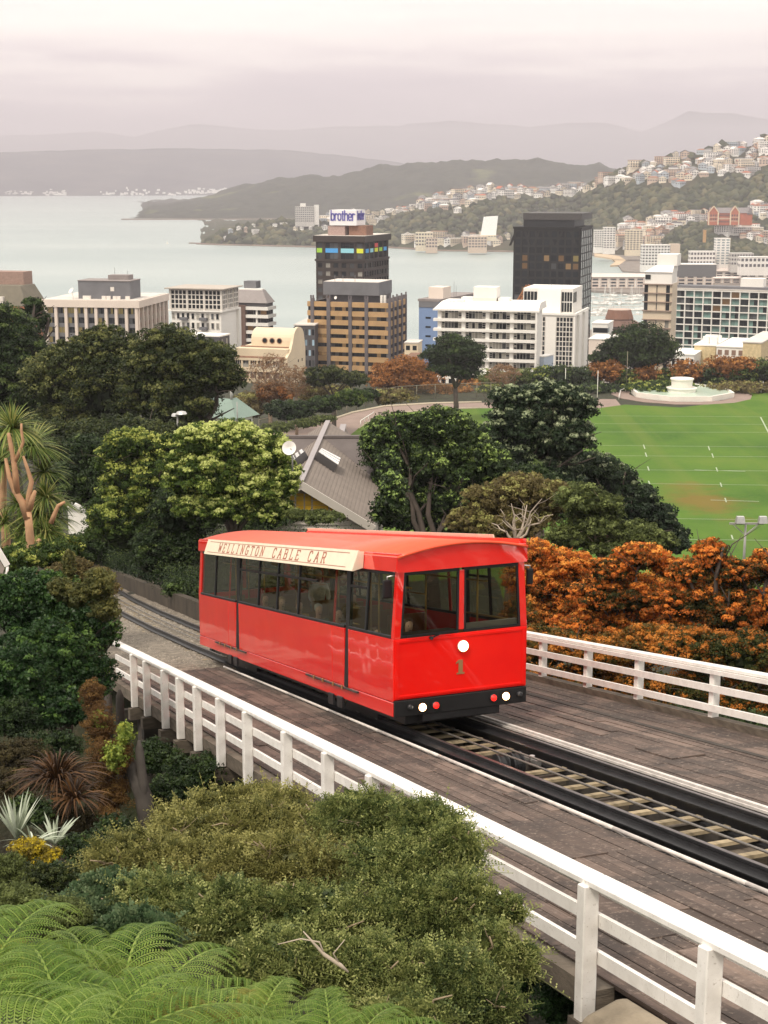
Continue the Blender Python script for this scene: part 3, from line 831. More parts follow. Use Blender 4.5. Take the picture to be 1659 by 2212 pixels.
# ------- rails
track = thing('railway_track', 'pair of dark steel rails with sleepers and cables running down the bridge', 'railway track', T(0, 1.25, DECK))
def cen(s):       # centre line; drifts to the right beyond the bridge
    return 1.23 + (0 if s < 14 else .0011 * (s - 14) ** 2)
def vz(s): return 0.0
smp = [BR0, -8, 0, 8, 14, 20, 27, 34, 42, 50, 60]
def sweep(m, prof, sm=smp):
    """prof: closed list of (dt, h); swept along the track"""
    n = len(prof)
    vs = [T(s, cen(s) + dt, DECK + h) for s in sm for dt, h in prof]
    fs = [(i * n + k, i * n + (k + 1) % n, (i + 1) * n + (k + 1) % n, (i + 1) * n + k) for i in range(len(sm) - 1) for k in range(n)]
    fs += [tuple(range(n - 1, -1, -1)), tuple((len(sm) - 1) * n + k for k in range(n))]
    m.add(vs, fs)
for x in (-.665, .665):
    m = MB(BB); m.mi = 1
    sweep(m, [(x - .15, -.30), (x + .15, -.30), (x + .15, -.26), (x + .03, -.24), (x + .03, -.07), (x + .13, -.06), (x + .13, -.04), (x + .02, -.02), (x + .014, .03), (x + .036, .045), (x + .036, .075), (x - .036, .075), (x - .036, .045), (x - .014, .03), (x - .02, -.02), (x - .13, -.04), (x - .13, -.06), (x - .03, -.07), (x - .03, -.24), (x - .15, -.26)])
    rail = m.build('rail', [steel_rail, black_steel], track)
    m = MB(BB); sweep(m, [(x - .028, .0755), (x + .028, .0755), (x + .028, .078), (x - .028, .078)]); m.build('rail_head', steel_rail, rail)
# inner guard timbers in dark steel
s = 2.0; k = 0
SLP = [-3.82 + .69 * i for i in range(0, 9)]
ns = 0
s = -16.6
while s < 46:
    onb = s < 13.9
    if not (-3.3 < s < -1.35):
        m_ = piece('sleeper', sleeper_m, track, T(s, cen(s), DECK - .20 if onb else DECK - .13) - BB, (.20, 1.28 if onb else 1.9, .14), Matrix((D, Uv, D.cross(Uv))).transposed().to_euler())
        m_.scale = (.15, 1.12 if onb else 2.0, .045)
    s += .70
# brackets along the outer gap
s = -16.3
while s < 13:
    piece('bracket', steel_rail, track, T(s, .24, DECK - .10) - BB, (.035, .2, .03), Matrix((D, Uv, D.cross(Uv))).transposed().to_euler()); s += .70
# thin signal cable sagging between brackets
m = MB(BB); pts = []
s = -16.3
while s < 13:
    pts += [T(s, .24, DECK - .07), T(s + .35, .24, DECK - .10)]; s += .70
m.tube(pts, .010, 5); m.build('signal_cable', rope_m, track)
# haulage cables
for dt, nm in ((-.13, 'haulage_cable'), (.13, 'haulage_cable')):
    m = MB(BB); m.tube([T(q, 1.23 + dt * (1 if q < 14 else 1) + (0 if q < 14 else cen(q) - 1.23), DECK - .01) for q in smp], .019, 7); m.build(nm, rope_m, track)
# far end fittings behind the car
m = MB(BB); m.tbox(16.6, 17.6, .95, 1.55, DECK - .1, DECK + .16); m.tbox(17.7, 18.0, .7, 1.8, DECK - .1, DECK + .1); m.build('cable_guard', black_steel, track)
# pulleys
def pulley(s):
    pb = T(s, 1.20, DECK - .22)
    p = thing('cable_pulley', 'twin black grooved cable pulley set between the rails in front of the car' if s > -5 else 'pulley', 'pulley', pb)
    for k, t in enumerate((1.10, 1.36)):
        m = MB(pb); m.lathe(T(s, t - .10, DECK - .22), Uv, [(.10, 0), (.20, .005), (.205, .03), (.165, .06), (.165, .14), (.205, .17), (.20, .195), (.10, .20)], 22)
        m.build('wheel', black_steel, p)
    m = MB(pb); m.tube([T(s, .88, DECK - .22), T(s, 1.72, DECK - .22)], .03, 8); m.build('axle', steel_rail, p)
    for t in (.90, 1.66):
        m = MB(pb); m.tbox(s - .28, s + .28, t - .04, t + .04, DECK - .26, DECK - .17); m.lathe(T(s, t, DECK - .17), Vector((0, 0, 1)), [(.05, 0), (.05, .05)], 8)
        m.build('bearing_plate', alum, p)
pulley(-2.3)

# ------- handrails: posts and rails
def handrail(label, tpos, posts, s_lo, s_hi, post_lo, side_sign, wT=.20, hts=(.30, .66), top=1.07, bend=None):
    hb = T((s_lo + s_hi) / 2, tpos, DECK)
    h = thing('handrail', label, 'handrail', hb)
    seg = 3.9; OF = .075 if tpos > 0 else .058
    for hh, w_, th in ((hts[0], .045, .125), (hts[1], .045, .125)):
        s = s_lo
        while s < s_hi - .1:
            e_ = min(s + seg, s_hi); m = MB(hb)
            m.hexa([T(s + .003, tpos + side_sign * OF, DECK + hh - th / 2), T(s + .003, tpos + side_sign * (OF + w_), DECK + hh - th / 2), T(e_ - .003, tpos + side_sign * (OF + w_), DECK + hh - th / 2), T(e_ - .003, tpos + side_sign * OF, DECK + hh - th / 2),
                    T(s + .003, tpos + side_sign * OF, DECK + hh + th / 2), T(s + .003, tpos + side_sign * (OF + w_), DECK + hh + th / 2), T(e_ - .003, tpos + side_sign * (OF + w_), DECK + hh + th / 2), T(e_ - .003, tpos + side_sign * OF, DECK + hh + th / 2)])
            m.build('middle_rail' if hh > .5 else 'lower_rail', fence_m, h); s = e_
    s = s_lo
    while s < s_hi - .1:
        e_ = min(s + 5.2, s_hi); m = MB(hb); sh = .055 if tpos < 0 else 0; m.tbox(s + .002, e_ - .002, tpos - wT / 2 + sh, tpos + wT / 2 + sh, DECK + top - .07, DECK + top)
        o = m.build('top_rail', fence_m, h); b = o.modifiers.new('b', 'BEVEL'); b.width = .012
        m = MB(hb)
        a = tpos + side_sign * (.076 if tpos > 0 else .060)
        m.tbox(s + .002, e_ - .002, min(a, a + side_sign * .04), max(a, a + side_sign * .04), DECK + top - .15, DECK + top - .072)
        m.build('upper_rail', fence_m, h)
        s = e_
    for s in posts:
        m = MB(hb)
        n_ = tpos < 0; m.tbox(s - .075, s + .075, tpos - (.095 if n_ else .07), tpos + (.055 if n_ else .07), DECK + post_lo - (.22 if s < -11 and n_ else 0), DECK + top - (.055 if n_ else .075))
        o = m.build('post', fence_m, h); b = o.modifiers.new('b', 'BEVEL'); b.width = .01
    return h
handrail('white timber handrail along the left edge of the bridge nearest the bushes', -2.86, PL, -18.5, 13.2, -.28, 1, .22)
handrail('white timber handrail along the far right edge of the bridge by the orange trees', 5.22, [19.5, 17.2, 15, 12.8, 10.9, 8.9, 6.9, 4.92, 2.74, .58, -2.15, -4.6, -7, -9.5, -12, -14.5], -17, 20, .0, -1, .16)
# bolts on the near posts
# ------- ballast ground and retaining wall behind the car
m = MB(T(20, 0, DECK))
vs = []; fs = []; tt_ = np.linspace(-3.0, 4.6, 24); ss_ = np.linspace(13.9, 62, 110)
for i, s in enumerate(ss_):
    for j, t in enumerate(tt_):
        c = cen(s) - 1.23; d0 = abs(t - 1.23)
        hgt = -.13 + .06 * float(fbm(s * 1.3, t * 1.3, 3)) + (.02 if d0 < 1 else 0.05)
        p = T(s, t + c, DECK + hgt); vs.append(p)
for i in range(len(ss_) - 1):
    for j in range(len(tt_) - 1):
        a = i * len(tt_) + j; fs.append((a, a + 1, a + len(tt_) + 1, a + len(tt_)))
m.add(vs, fs); m.smooth = True
o = m.build('ballast_bed', M('ballast_ground', (.20, .17, .135), .95, .5, 4, .9, .05)); tag(o, kind='structure')
# loose stones and leaf litter on the bed
n = 9000
S_ = RNG.uniform(14, 40, n); T_ = RNG.uniform(-2.9, 5.5, n)
P_ = np.array([tuple(T(s, t + cen(s) - 1.23, DECK - .085)) for s, t in zip(S_, T_)])
r_ = RNG.uniform(.02, .055, n)
ang = RNG.uniform(0, 6.28, n)
base_ = np.array([[1, 0, 0], [-.5, .87, 0], [-.5, -.87, 0], [0, 0, .9]])
ca, sa = np.cos(ang), np.sin(ang)
Vv = np.empty((n, 4, 3))
for k in range(4):
    bx, by, bz = base_[k]
    Vv[:, k, 0] = (bx * ca - by * sa) * r_; Vv[:, k, 1] = (bx * sa + by * ca) * r_; Vv[:, k, 2] = bz * r_ - .01
Vv += P_[:, None, :]
F_ = (np.arange(n)[:, None, None] * 4 + np.array([[0, 1, 3], [1, 2, 3], [2, 0, 3]])[None]).reshape(-1, 3)
o = fast_mesh('ballast_stone', Vv.reshape(-1, 3), F_, gravel_m); tag(o, 'grey ballast stones around the far track', 'ballast', kind='stuff')
# retaining wall on the far side of the track
wb = T(25, 6.3, DECK)
m = MB(wb)
WT = lambda s: 3.0 + .048 * (s - 33)
for s0 in range(17, 74, 3):
    s1 = s0 + 3; h0 = DECK - .5; h1 = DECK + .62
    m.hexa([T(s0, WT(s0), h0), T(s0, WT(s0) + .3, h0), T(s1 - .02, WT(s1) + .3, h0), T(s1 - .02, WT(s1), h0), T(s0, WT(s0), h1), T(s0, WT(s0) + .3, h1), T(s1 - .02, WT(s1) + .3, h1), T(s1 - .02, WT(s1), h1)])
o = m.build('retaining_wall', M('damp_brown_concrete', (.055, .043, .03), .9, .4, 1.2, .5), None); tag(o, 'low dark concrete retaining wall along the far side of the track', 'retaining wall')
# ------------------------------------------------------------------ ground near and mid
def earth_mat():
    m, t, p, o = newmat('dark_earth_and_litter')
    n = noise(t, .6, 6); n2 = noise(t, 6, 5)
    c = mixc(t, ramp(t, n, [(.35, (0, 0, 0)), (.65, (1, 1, 1))]), (.018, .015, .009), (.032, .040, .014))
    c = mixc(t, ramp(t, n2, [(.5, (0, 0, 0)), (.75, (.5, .5, .5))]), c, (.06, .042, .022))
    t.links.new(c, p.inputs['Base Color']); p.inputs['Roughness'].default_value = .95
    bump(t, p, n2, .8, .1); return m
earth = earth_mat()
xs = np.concatenate([np.linspace(-260, -45, 36), np.linspace(-42, 42, 85), np.linspace(45, 300, 40)])
ys = np.concatenate([np.linspace(-12, 60, 90), np.linspace(62, 240, 70), np.linspace(245, 1080, 110)])
G = np.array([[(x * (1 + max(0, y - 240) / 700), y, ground(x * (1 + max(0, y - 240) / 700), y)) for x in xs] for y in ys])
G[:, :, 2] += np.where(G[:, :, 1] < 200, fbm(G[:, :, 0] * .5, G[:, :, 1] * .5, 3) * .35, 0) * np.where((G[:, :, 1] < 60), 1, 1.5)
# stay below the ballast bed and the deck
nx, ny = len(xs), len(ys)
idx = np.arange(nx * ny).reshape(ny, nx)
F = np.stack([idx[:-1, :-1], idx[:-1, 1:], idx[1:, 1:], idx[1:, :-1]], -1).reshape(-1, 4)
o = fast_mesh('ground', G.reshape(-1, 3), F, earth, smooth=True); tag(o, kind='structure')

# ------------------------------------------------------------------ sea
def sea_mat():
    m, t, p, o = newmat('harbour_water')
    n = noise(t, .0011, 6, stretch=((1, 3.0, 1),)); n2 = noise(t, .010, 5, stretch=((1, 3.2, 1),), rough=.65)
    c = ramp(t, n, [(.3, (.24, .31, .30)), (.7, (.35, .41, .39))])
    c = mixc(t, ramp(t, n2, [(.60, (0, 0, 0)), (.75, (.35, .35, .35))]), c, (.45, .52, .50))
    t.links.new(c, p.inputs['Base Color']); p.inputs['Roughness'].default_value = .32
    p.inputs['Specular IOR Level'].default_value = .35
    bump(t, p, noise(t, .12, 4, stretch=((1, 2.5, 1),)), .6, 1.0)
    return m
m = MB(); m.add([(-9000, 820, 0), (9000, 820, 0), (14000, 22000, 0), (-14000, 22000, 0)], [(0, 1, 2, 3)])
o = m.build('sea', sea_mat(), fix=False); tag(o, kind='structure')

# ------------------------------------------------------------------ hills
def forest_mat(name, c1, c2, c3, scale, grass=None, gthr=.62, brown=None):
    m, t, p, o = newmat(name)
    n = noise(t, scale, 6, rough=.6); n2 = noise(t, scale * .12, 4)
    c = ramp(t, n, [(.3, c1), (.5, c2), (.68, c3)])
    if brown: c = mixc(t, ramp(t, noise(t, scale * .2, 3), [(.5, (0, 0, 0)), (.7, (.8, .8, .8))]), c, brown)
    if grass: c = mixc(t, ramp(t, n2, [(gthr, (0, 0, 0)), (gthr + .05, (1, 1, 1))]), c, grass)
    t.links.new(c, p.inputs['Base Color']); p.inputs['Roughness'].default_value = 1; p.inputs['Specular IOR Level'].default_value = .1
    return m
def interp(tab, x):
    return np.interp(x, [a[0] for a in tab], [a[1] for a in tab])
class Hill:
    def __init__(s, name, ridge, shore, kridge, mat, z0=0, ncol=300, nrow=46, amp=6, fq=.02, prof=.8, skyamp=None, back=.5, ridge_lump=0):
        s.ridge, s.shore, s.k, s.z0, s.prof = ridge, shore, kridge, z0, prof
        x0, x1 = ridge[0][0], ridge[-1][0]
        px = np.linspace(x0, x1, ncol)
        V = np.zeros((nrow + 6, ncol, 3))
        for j, x in enumerate(px):
            a = onz(x, interp(shore, x), z0); s_k = kridge(x) if callable(kridge) else kridge
            b = at(x, interp(ridge, x), a.y * s_k)
            for i in range(nrow):
                V[i, j] = s.pt(x, i / (nrow - 1), a, b)
            for i in range(6):
                f = (i + 1) / 6
                V[nrow + i, j] = (b.x * (1 + back * f), b.y * (1 + back * f), b.z + (z0 - b.z) * f)
        d = fbm(V[:, :, 0] * fq, V[:, :, 1] * fq, 5) * amp
        w = np.ones(nrow + 6); w[0] = 0; w[1] = .4
        if skyamp is not None: w[nrow - 1] = skyamp
        if ridge_lump:
            lump = np.maximum(0, fbm(V[nrow - 1, :, 0] * .011, V[nrow - 1, :, 1] * .011, 3)) * ridge_lump
            for i in (nrow - 3, nrow - 2, nrow - 1): V[i, :, 2] += lump * (.5, .9, 1)[i - nrow + 3]
        edge = np.clip(np.minimum(np.arange(ncol), np.arange(ncol)[::-1]) / 6, 0, 1)
        V[:, :, 2] += d * w[:, None] * edge[None]
        V[0, :, 2] -= 1
        id_ = np.arange(V.shape[0] * ncol).reshape(V.shape[0], ncol)
        F = np.stack([id_[:-1, :-1], id_[:-1, 1:], id_[1:, 1:], id_[1:, :-1]], -1).reshape(-1, 4)
        s.o = fast_mesh(name, V.reshape(-1, 3), F, mat, smooth=False); tag(s.o, kind='structure')
        s.V = V; s.px = px; s.nrow = nrow
    def pt(s, x, f, a=None, b=None):
        if a is None:
            a = onz(x, interp(s.shore, x), s.z0); b = at(x, interp(s.ridge, x), a.y * (s.k(x) if callable(s.k) else s.k))
        p = a.lerp(b, f); p.z = a.z + (b.z - a.z) * (f ** s.prof)
        return p
    def find(s, px, py):
        """point of the hillside seen at a pixel"""
        j = int(np.clip(np.searchsorted(s.px, px), 0, len(s.px) - 1))
        best = None
        for i in range(s.nrow):
            q = Vector(s.V[i, j]); y = proj(q)[1]
            if best is None or abs(y - py) < best[0]: best = (abs(y - py), q)
            if y < py: break
        return best[1]
RA = [(-60, 292), (0, 293), (70, 293), (208, 282), (291, 295), (333, 285), (406, 272), (432, 269), (520, 277), (598, 281), (728, 272), (863, 274), (880, 268), (973, 261), (1060, 267), (1139, 274), (1222, 264), (1316, 267), (1384, 285), (1436, 267), (1488, 241), (1524, 246), (1580, 245), (1659, 256), (1720, 262)]
far_m = forest_mat('far_mountain_bush', (.03, .035, .045), (.055, .06, .07), (.09, .09, .095), .0022)
Hill('far_mountains', RA, [(-60, 402), (1720, 402)], 1.28, far_m, ncol=340, nrow=30, amp=26, fq=.0016, prof=1.0, back=.2)
RB = [(-60, 327), (0, 329), (208, 324), (416, 322), (572, 321), (728, 334), (863, 352), (960, 372), (1100, 385), (1200, 400)]
Hill('harbour_hills', RB, [(-60, 424), (1200, 419)], 1.20, forest_mat('harbour_hill_bush', (.02, .028, .035), (.045, .052, .055), (.085, .085, .08), .004), ncol=340, nrow=40, amp=16, fq=.003, prof=1.0, back=.2)
RC = [(268, 470), (289, 468), (322, 443), (345, 440), (365, 441), (437, 424), (470, 420), (520, 401), (598, 387), (676, 377), (728, 380), (796, 367), (863, 358), (900, 351), (968, 348), (1056, 348), (1130, 349), (1191, 348), (1254, 357), (1295, 348), (1347, 367), (1400, 385), (1500, 400)]
Hill('headland_hill', RC, [(268, 472), (1500, 474)], 1.22, forest_mat('headland_bush', (.018, .024, .014), (.034, .040, .024), (.055, .058, .034), .03, grass=(.11, .12, .05), gthr=.60), ncol=420, nrow=50, amp=17, fq=.012, prof=.75, ridge_lump=26)
RD = [(425, 524), (450, 521), (468, 514), (484, 501), (520, 490), (572, 482), (600, 478), (640, 482), (676, 480), (728, 464), (796, 460), (850, 456), (884, 450), (910, 436), (952, 425), (1014, 411), (1066, 411), (1160, 411), (1264, 404), (1320, 396), (1420, 390)]
HD = Hill('peninsula_hill', RD, [(425, 526), (470, 528), (676, 533), (837, 534), (952, 541), (1108, 543), (1285, 536), (1420, 536)], lambda x: 1.0 + .20 * min(1, max(.1, (x - 425) / 500)), forest_mat('peninsula_bush', (.022, .030, .015), (.045, .052, .026), (.075, .078, .042), .05, brown=(.10, .08, .055)), ncol=420, nrow=50, amp=9, fq=.03, prof=.6)
RE = [(1255, 408), (1285, 398), (1316, 384), (1347, 368), (1400, 353), (1446, 342), (1488, 332), (1576, 316), (1618, 318), (1649, 297), (1700, 285), (1800, 262)]
HE = Hill('mount_hillside', RE, [(1255, 545), (1300, 548), (1420, 556), (1800, 562)], lambda x: 1.12 + .05 * max(0, min(1, (x - 1255) / 400)), forest_mat('mount_bush', (.020, .026, .014), (.042, .048, .024), (.075, .078, .042), .06, brown=(.075, .062, .042)), z0=2, ncol=420, nrow=70, amp=9, fq=.035, prof=.85)
RF = [(1395, 556), (1420, 538), (1438, 522), (1470, 494), (1495, 483), (1540, 482), (1577, 480), (1620, 496), (1680, 515), (1760, 535)]
HF = Hill('wooded_knoll', RF, [(1395, 566), (1560, 575), (1760, 576)], 1.08, forest_mat('knoll_bush', (.022, .030, .016), (.045, .052, .026), (.075, .078, .042), .09), z0=2, ncol=260, nrow=40, amp=7, fq=.05, prof=.6)
# stony shore rims
for nm, h in (('shore_rim', HD),):
    m = MB(); vs = []
    xs_ = np.linspace(425, 1280, 120)
    m.tube([onz(x, interp(h.shore, x) + 1.0, .6) for x in xs_], [2.2] * len(xs_), 5)
    o = m.build(nm, M('shore_rock', (.20, .15, .12), .9, .3, .05)); tag(o, kind='structure')
m = MB(); m.tube([onz(x, 474.5 - .8 * (x > 560), .6) for x in np.linspace(262, 900, 60)], 3, 5); o = m.build('shore_rim', M('shore_rock', (.2, .15, .12))); tag(o, kind='structure')
m = MB(); m.tube([onz(x, 525.5 + (x - 400) * .012, .6) for x in np.linspace(408, 480, 20)], 1.6, 5); o = m.build('breakwater', M('shore_rock', (.2, .15, .12))); tag(o, 'low rocky breakwater reaching out from the tip of the wooded peninsula', 'breakwater')

# ------------------------------------------------------------------ waterfront land on the right, beach
def poly_z(name, pts, z, mat, th=1.5, kind='structure'):
    top = [onz(x, y, z) for x, y in pts]
    m = MB(); n = len(top)
    m.add([p + Vector((0, 0, 0)) for p in top] + [p - Vector((0, 0, th)) for p in top], [tuple(range(n))] + [(i, (i + 1) % n, n + (i + 1) % n, n + i) for i in range(n)])
    o = m.build(name, mat); tag(o, kind=kind); return o
beach_m = M('beach_sand', (.55, .42, .28), .9, .1, .02)
shore_ground = M('waterfront_ground', (.20, .17, .145), .9, .3, .03)
poly_z('waterfront_land', [(1262, 541), (1300, 541), (1330, 545), (1800, 545), (1800, 592), (1420, 590), (1390, 588), (1345, 585), (1335, 572), (1350, 562), (1335, 556), (1310, 552), (1270, 550)], 2.0, shore_ground, 4)
poly_z('beach', [(1284, 547), (1310, 549), (1338, 553), (1352, 562), (1338, 572), (1318, 573), (1330, 565), (1322, 558), (1300, 554), (1284, 552)], 2.3, beach_m, 4)
poly_z('wharf', [(1270, 627), (1270, 616), (1420, 600), (1800, 592), (1800, 640), (1420, 636)], 2.2, shore_ground, 4)
poly_z('city_ground', [(1270, 712), (1800, 712), (1800, 960), (1270, 960)], 3.2, shore_ground, 2)
# ------------------------------------------------------------------ houses on the hillsides
hr = random.Random(11)
USED = []
WALLC = [('white', (.86, .83, .79)), ('cream', (.78, .69, .55)), ('pale_grey', (.60, .58, .56)), ('pinkish_beige', (.55, .42, .33)), ('pale_blue_grey', (.45, .50, .54)), ('buff', (.55, .47, .36))]
ROOFC = [('grey', (.22, .21, .21)), ('pale', (.70, .66, .62)), ('brick_red', (.42, .13, .07)), ('dark', (.09, .085, .085)), ('rusty', (.30, .15, .09)), ('green_grey', (.22, .27, .24))]
win_d = M('dark_far_window', (.06, .06, .065), .2, .1)
_hm = {}
def house_mesh(kind, wi, ri):
    key = (kind, wi, ri)
    if key in _hm: return _hm[key]
    m = MB()
    W, Dp, Hh = {0: (11, 9, 6), 1: (14, 9, 5), 2: (9, 9, 8), 3: (20, 11, 9)}[kind]
    m.mi = 0; m.box(-W / 2, W / 2, 0, Dp, -6, Hh)
    m.mi = 1; e = .5; rh = {0: 3.0, 1: 2.2, 2: 3.4, 3: .6}[kind]
    if kind == 3: m.box(-W / 2 - .3, W / 2 + .3, -.3, Dp + .3, Hh, Hh + .6)
    elif kind == 1:   # hipped
        z = Hh; m.add([(-W / 2 - e, -e, z), (W / 2 + e, -e, z), (W / 2 + e, Dp + e, z), (-W / 2 - e, Dp + e, z), (-W / 2 + 3.5, Dp / 2, z + rh), (W / 2 - 3.5, Dp / 2, z + rh)], [(0, 1, 5, 4), (1, 2, 5), (2, 3, 4, 5), (3, 0, 4), (3, 2, 1, 0)])
    else:             # gable to the front
        z = Hh - .2; zt = z + rh; q = .35
        vs = []
        for y in (-e, Dp + e): vs += [(-W / 2 - e, y, z), (0, y, zt), (W / 2 + e, y, z), (W / 2 + e, y, z + q), (0, y, zt + q), (-W / 2 - e, y, z + q)]
        m.add(vs, [(0, 1, 4, 5), (1, 2, 3, 4), (6, 11, 10, 7), (7, 10, 9, 8), (5, 4, 10, 11), (4, 3, 9, 10), (0, 6, 7, 1), (1, 7, 8, 2), (0, 5, 11, 6), (2, 8, 9, 3)])
        m.mi = 0; m.prism([(-W / 2 + .1, 0.05, z - .1), (W / 2 - .1, 0.05, z - .1), (0, 0.05, zt - .25)], (0, Dp - .1, 0))
    m.mi = 2
    nfl = {0: 2, 1: 1, 2: 3, 3: 3}[kind]; nw = {0: 3, 1: 4, 2: 3, 3: 6}[kind]
    for f in range(nfl):
        zb = .9 + f * (Hh - .6) / nfl
        for k in range(nw):
            cx = -W / 2 + (k + .5) * W / nw; w = W / nw * .56
            m.box(cx - w / 2, cx + w / 2, -.09, .01, zb, zb + 1.5)
        if kind == 3: m.mi = 0; m.box(-W / 2, W / 2, -1.2, 0, zb - .8, zb - .55); m.mi = 2
        for k in range(2):
            cy_ = (k + .5) * Dp / 2; m.box(W / 2 - .01, W / 2 + .09, cy_ - 1, cy_ + 1, zb, zb + 1.5)
            m.box(-W / 2 - .09, -W / 2 + .01, cy_ - 1, cy_ + 1, zb, zb + 1.5)
    me = bpy.data.meshes.new('house')
    me.from_pydata(m.v, [], m.f)
    for q in (M('house_wall_' + WALLC[wi][0], WALLC[wi][1], .8, .08, .1), M('house_roof_' + ROOFC[ri][0], ROOFC[ri][1], .8, .15, .2), win_d): me.materials.append(q)
    me.polygons.foreach_set('material_index', m.m); me.update()
    _hm[key] = me; return me
KN = {0: 'gabled house', 1: 'low hipped house', 2: 'tall gabled house', 3: 'apartment block'}
def house(p, kind, wi, ri, scale, rz, where, grp):
    o = bpy.data.objects.new('house' if kind != 3 else 'apartment_block', house_mesh(kind, wi, ri))
    o.location = p; o.scale = (scale,) * 3; o.rotation_euler = (0, 0, rz); C.objects.link(o)
    lab = '%s %s, %s roof, %s' % (WALLC[wi][0].replace('_', ' '), KN[kind], ROOFC[ri][0].replace('_', ' '), where)
    tag(o, ' '.join(lab.split()[:16]), 'house' if kind != 3 else 'apartment block', grp)
    return o
def scatter(hill, n, band, x0, x1, where, grp, kinds=(0, 0, 1, 2, 1, 3), sc=(.95, 1.3), mind=7, roofs=(0, 1, 1, 2, 3, 4, 0), walls=(0, 0, 0, 1, 2, 3, 4, 1)):
    """band(px) -> (y0, y1) in picture rows"""
    got = []; tries = 0
    while len(got) < n and tries < n * 30:
        tries += 1
        x = hr.uniform(x0, x1); a, b = band(x); y = hr.uniform(a, b)
        if any(abs(x - gx) < mind and abs(y - gy) < mind * .62 for gx, gy in got): continue
        got.append((x, y)); p = hill.find(x, y)
        p = p + Vector((0, 0, 2.2)); USED.append((p.x, p.y))
        house(p, hr.choice(kinds), hr.choice(walls), hr.choice(roofs), hr.uniform(*sc), hr.uniform(-.7, .7), where, grp)
rd = lambda x: interp(RD, x); re_ = lambda x: interp(RE, x)
scatter(HD, 74, lambda x: (rd(x) + 2, rd(x) + 18 + 26 * max(0, 1 - abs(x - 985) / 80)), 906, 1262, 'on the middle ridge', 'houses on the middle ridge', mind=9.5, sc=(1.0, 1.35))
scatter(HD, 16, lambda x: (rd(x) + 1, rd(x) + 9), 845, 906, 'on the low saddle', 'houses on the saddle', sc=(.6, .9))
scatter(HD, 34, lambda x: (rd(x) + 1, rd(x) + 26), 690, 845, 'behind the sign tower', 'houses on the near headland', sc=(.7, 1.1), roofs=(0, 1, 1, 3))
scatter(HD, 12, lambda x: (rd(x) + 2, rd(x) + 26), 484, 680, 'on the peninsula tip', 'houses on the peninsula tip', sc=(.45, .8), mind=14, roofs=(0, 1, 1))
scatter(HD, 24, lambda x: (516, 531), 880, 1105, 'on the bay shore', 'buildings along the bay shore', kinds=(3, 3, 0, 2, 3), sc=(.85, 1.35), mind=9, walls=(0, 1, 3, 1, 2, 5))
scatter(HE, 86, lambda x: (re_(x) + 2, re_(x) + 14 + 52 * min(1, max(0, (x - 1290) / 180))), 1268, 1665, 'on upper right hillside', 'houses on the upper right hillside', mind=11, sc=(1.0, 1.4))
scatter(HE, 20, lambda x: (468 - (x - 1440) * .02, 498), 1430, 1530, 'left of the monastery', 'houses on the middle right slope', mind=10, kinds=(3, 0, 3, 1), walls=(0, 0, 1, 2))
scatter(HE, 14, lambda x: (478, 505), 1345, 1430, 'beside the black tower', 'houses on the lower right slope', mind=10, kinds=(3, 0, 1), walls=(0, 0, 2, 1))
scatter(HE, 22, lambda x: (450, 470), 1628, 1665, 'beside the monastery', 'houses beside the monastery', mind=8)
scatter(HE, 26, lambda x: (505, 540), 1330, 1440, 'behind the beach', 'buildings beside the beach', mind=9.5, kinds=(3, 3, 0, 2), sc=(.8, 1.25), walls=(0, 1, 3, 1, 2, 5))
scatter(HF, 26, lambda x: (interp(RF, x) + 6, interp(RF, x) + 26), 1555, 1665, 'on the wooded knoll', 'houses on the wooded knoll', mind=9, kinds=(3, 0, 1, 3), sc=(.7, 1.1))

# tiny settlement on the far shore
m = MB()
for i in range(150):
    x = hr.choice([hr.uniform(15, 75), hr.uniform(95, 150), hr.uniform(220, 330), hr.uniform(340, 500), hr.uniform(400, 490)])
    y = 421 - abs(hr.gauss(0, 5)) - (4 if 395 < x < 490 else 0)
    p = onz(x, 423.5, 0); k = (421 - y) / (424 - 322)
    q = at(x, y, p.y * (1.01 + .2 * max(0, k)))
    w = hr.uniform(8, 20); m.box(q.x - w / 2, q.x + w / 2, q.y - 60, q.y - 50, q.z - 4, q.z + hr.uniform(3, 9))
o = m.build('distant_settlement', M('far_house_white', (.8, .78, .75), .8, .05)); tag(o, 'tiny white houses strung along the far shore of the harbour', 'settlement', kind='stuff')
# far shore of trees on the hillsides (individual clumps too many to count)
def clumps(hill, n, x0, x1, band, r, mt, label, seed=1, squash=.8):
    g = random.Random(seed)
    ico = bpy.data.meshes.new('t'); bm = bmesh.new(); bmesh.ops.create_icosphere(bm, subdivisions=1, radius=1); bm.to_mesh(ico); bm.free()
    bv = np.array([v.co[:] for v in ico.vertices]); bf = np.array([p.vertices[:] for p in ico.polygons])
    Vs = []; Fs = []; vv = []
    for i in range(n):
        x = g.uniform(x0, x1); a, b = band(x); p = hill.find(x, g.uniform(a, b))
        s = g.uniform(*r)
        if any(abs(p.x - a_) < 9 and -26 < p.y - b_ < 6 for a_, b_ in USED): continue
        jit = 1 + RNG.uniform(-.28, .28, len(bv))
        V = bv * jit[:, None] * np.array([s * g.uniform(.9, 1.4), s, s * squash * g.uniform(.7, 1.5)]) + np.array([p.x, p.y, p.z + s * .2])
        Vs.append(V); Fs.append(bf + (len(Vs) - 1) * len(bv)); vv += [g.random()] * len(bf)
    o = fast_mesh('hillside_trees', np.concatenate(Vs), np.concatenate(Fs), mt, vv)
    tag(o, label, 'trees', kind='stuff')
far_fol = foliage('far_foliage', [(0, (.022, .030, .015)), (.4, (.045, .055, .026)), (.7, (.075, .082, .040)), (1, (.12, .11, .055))], .9, 0, .02)
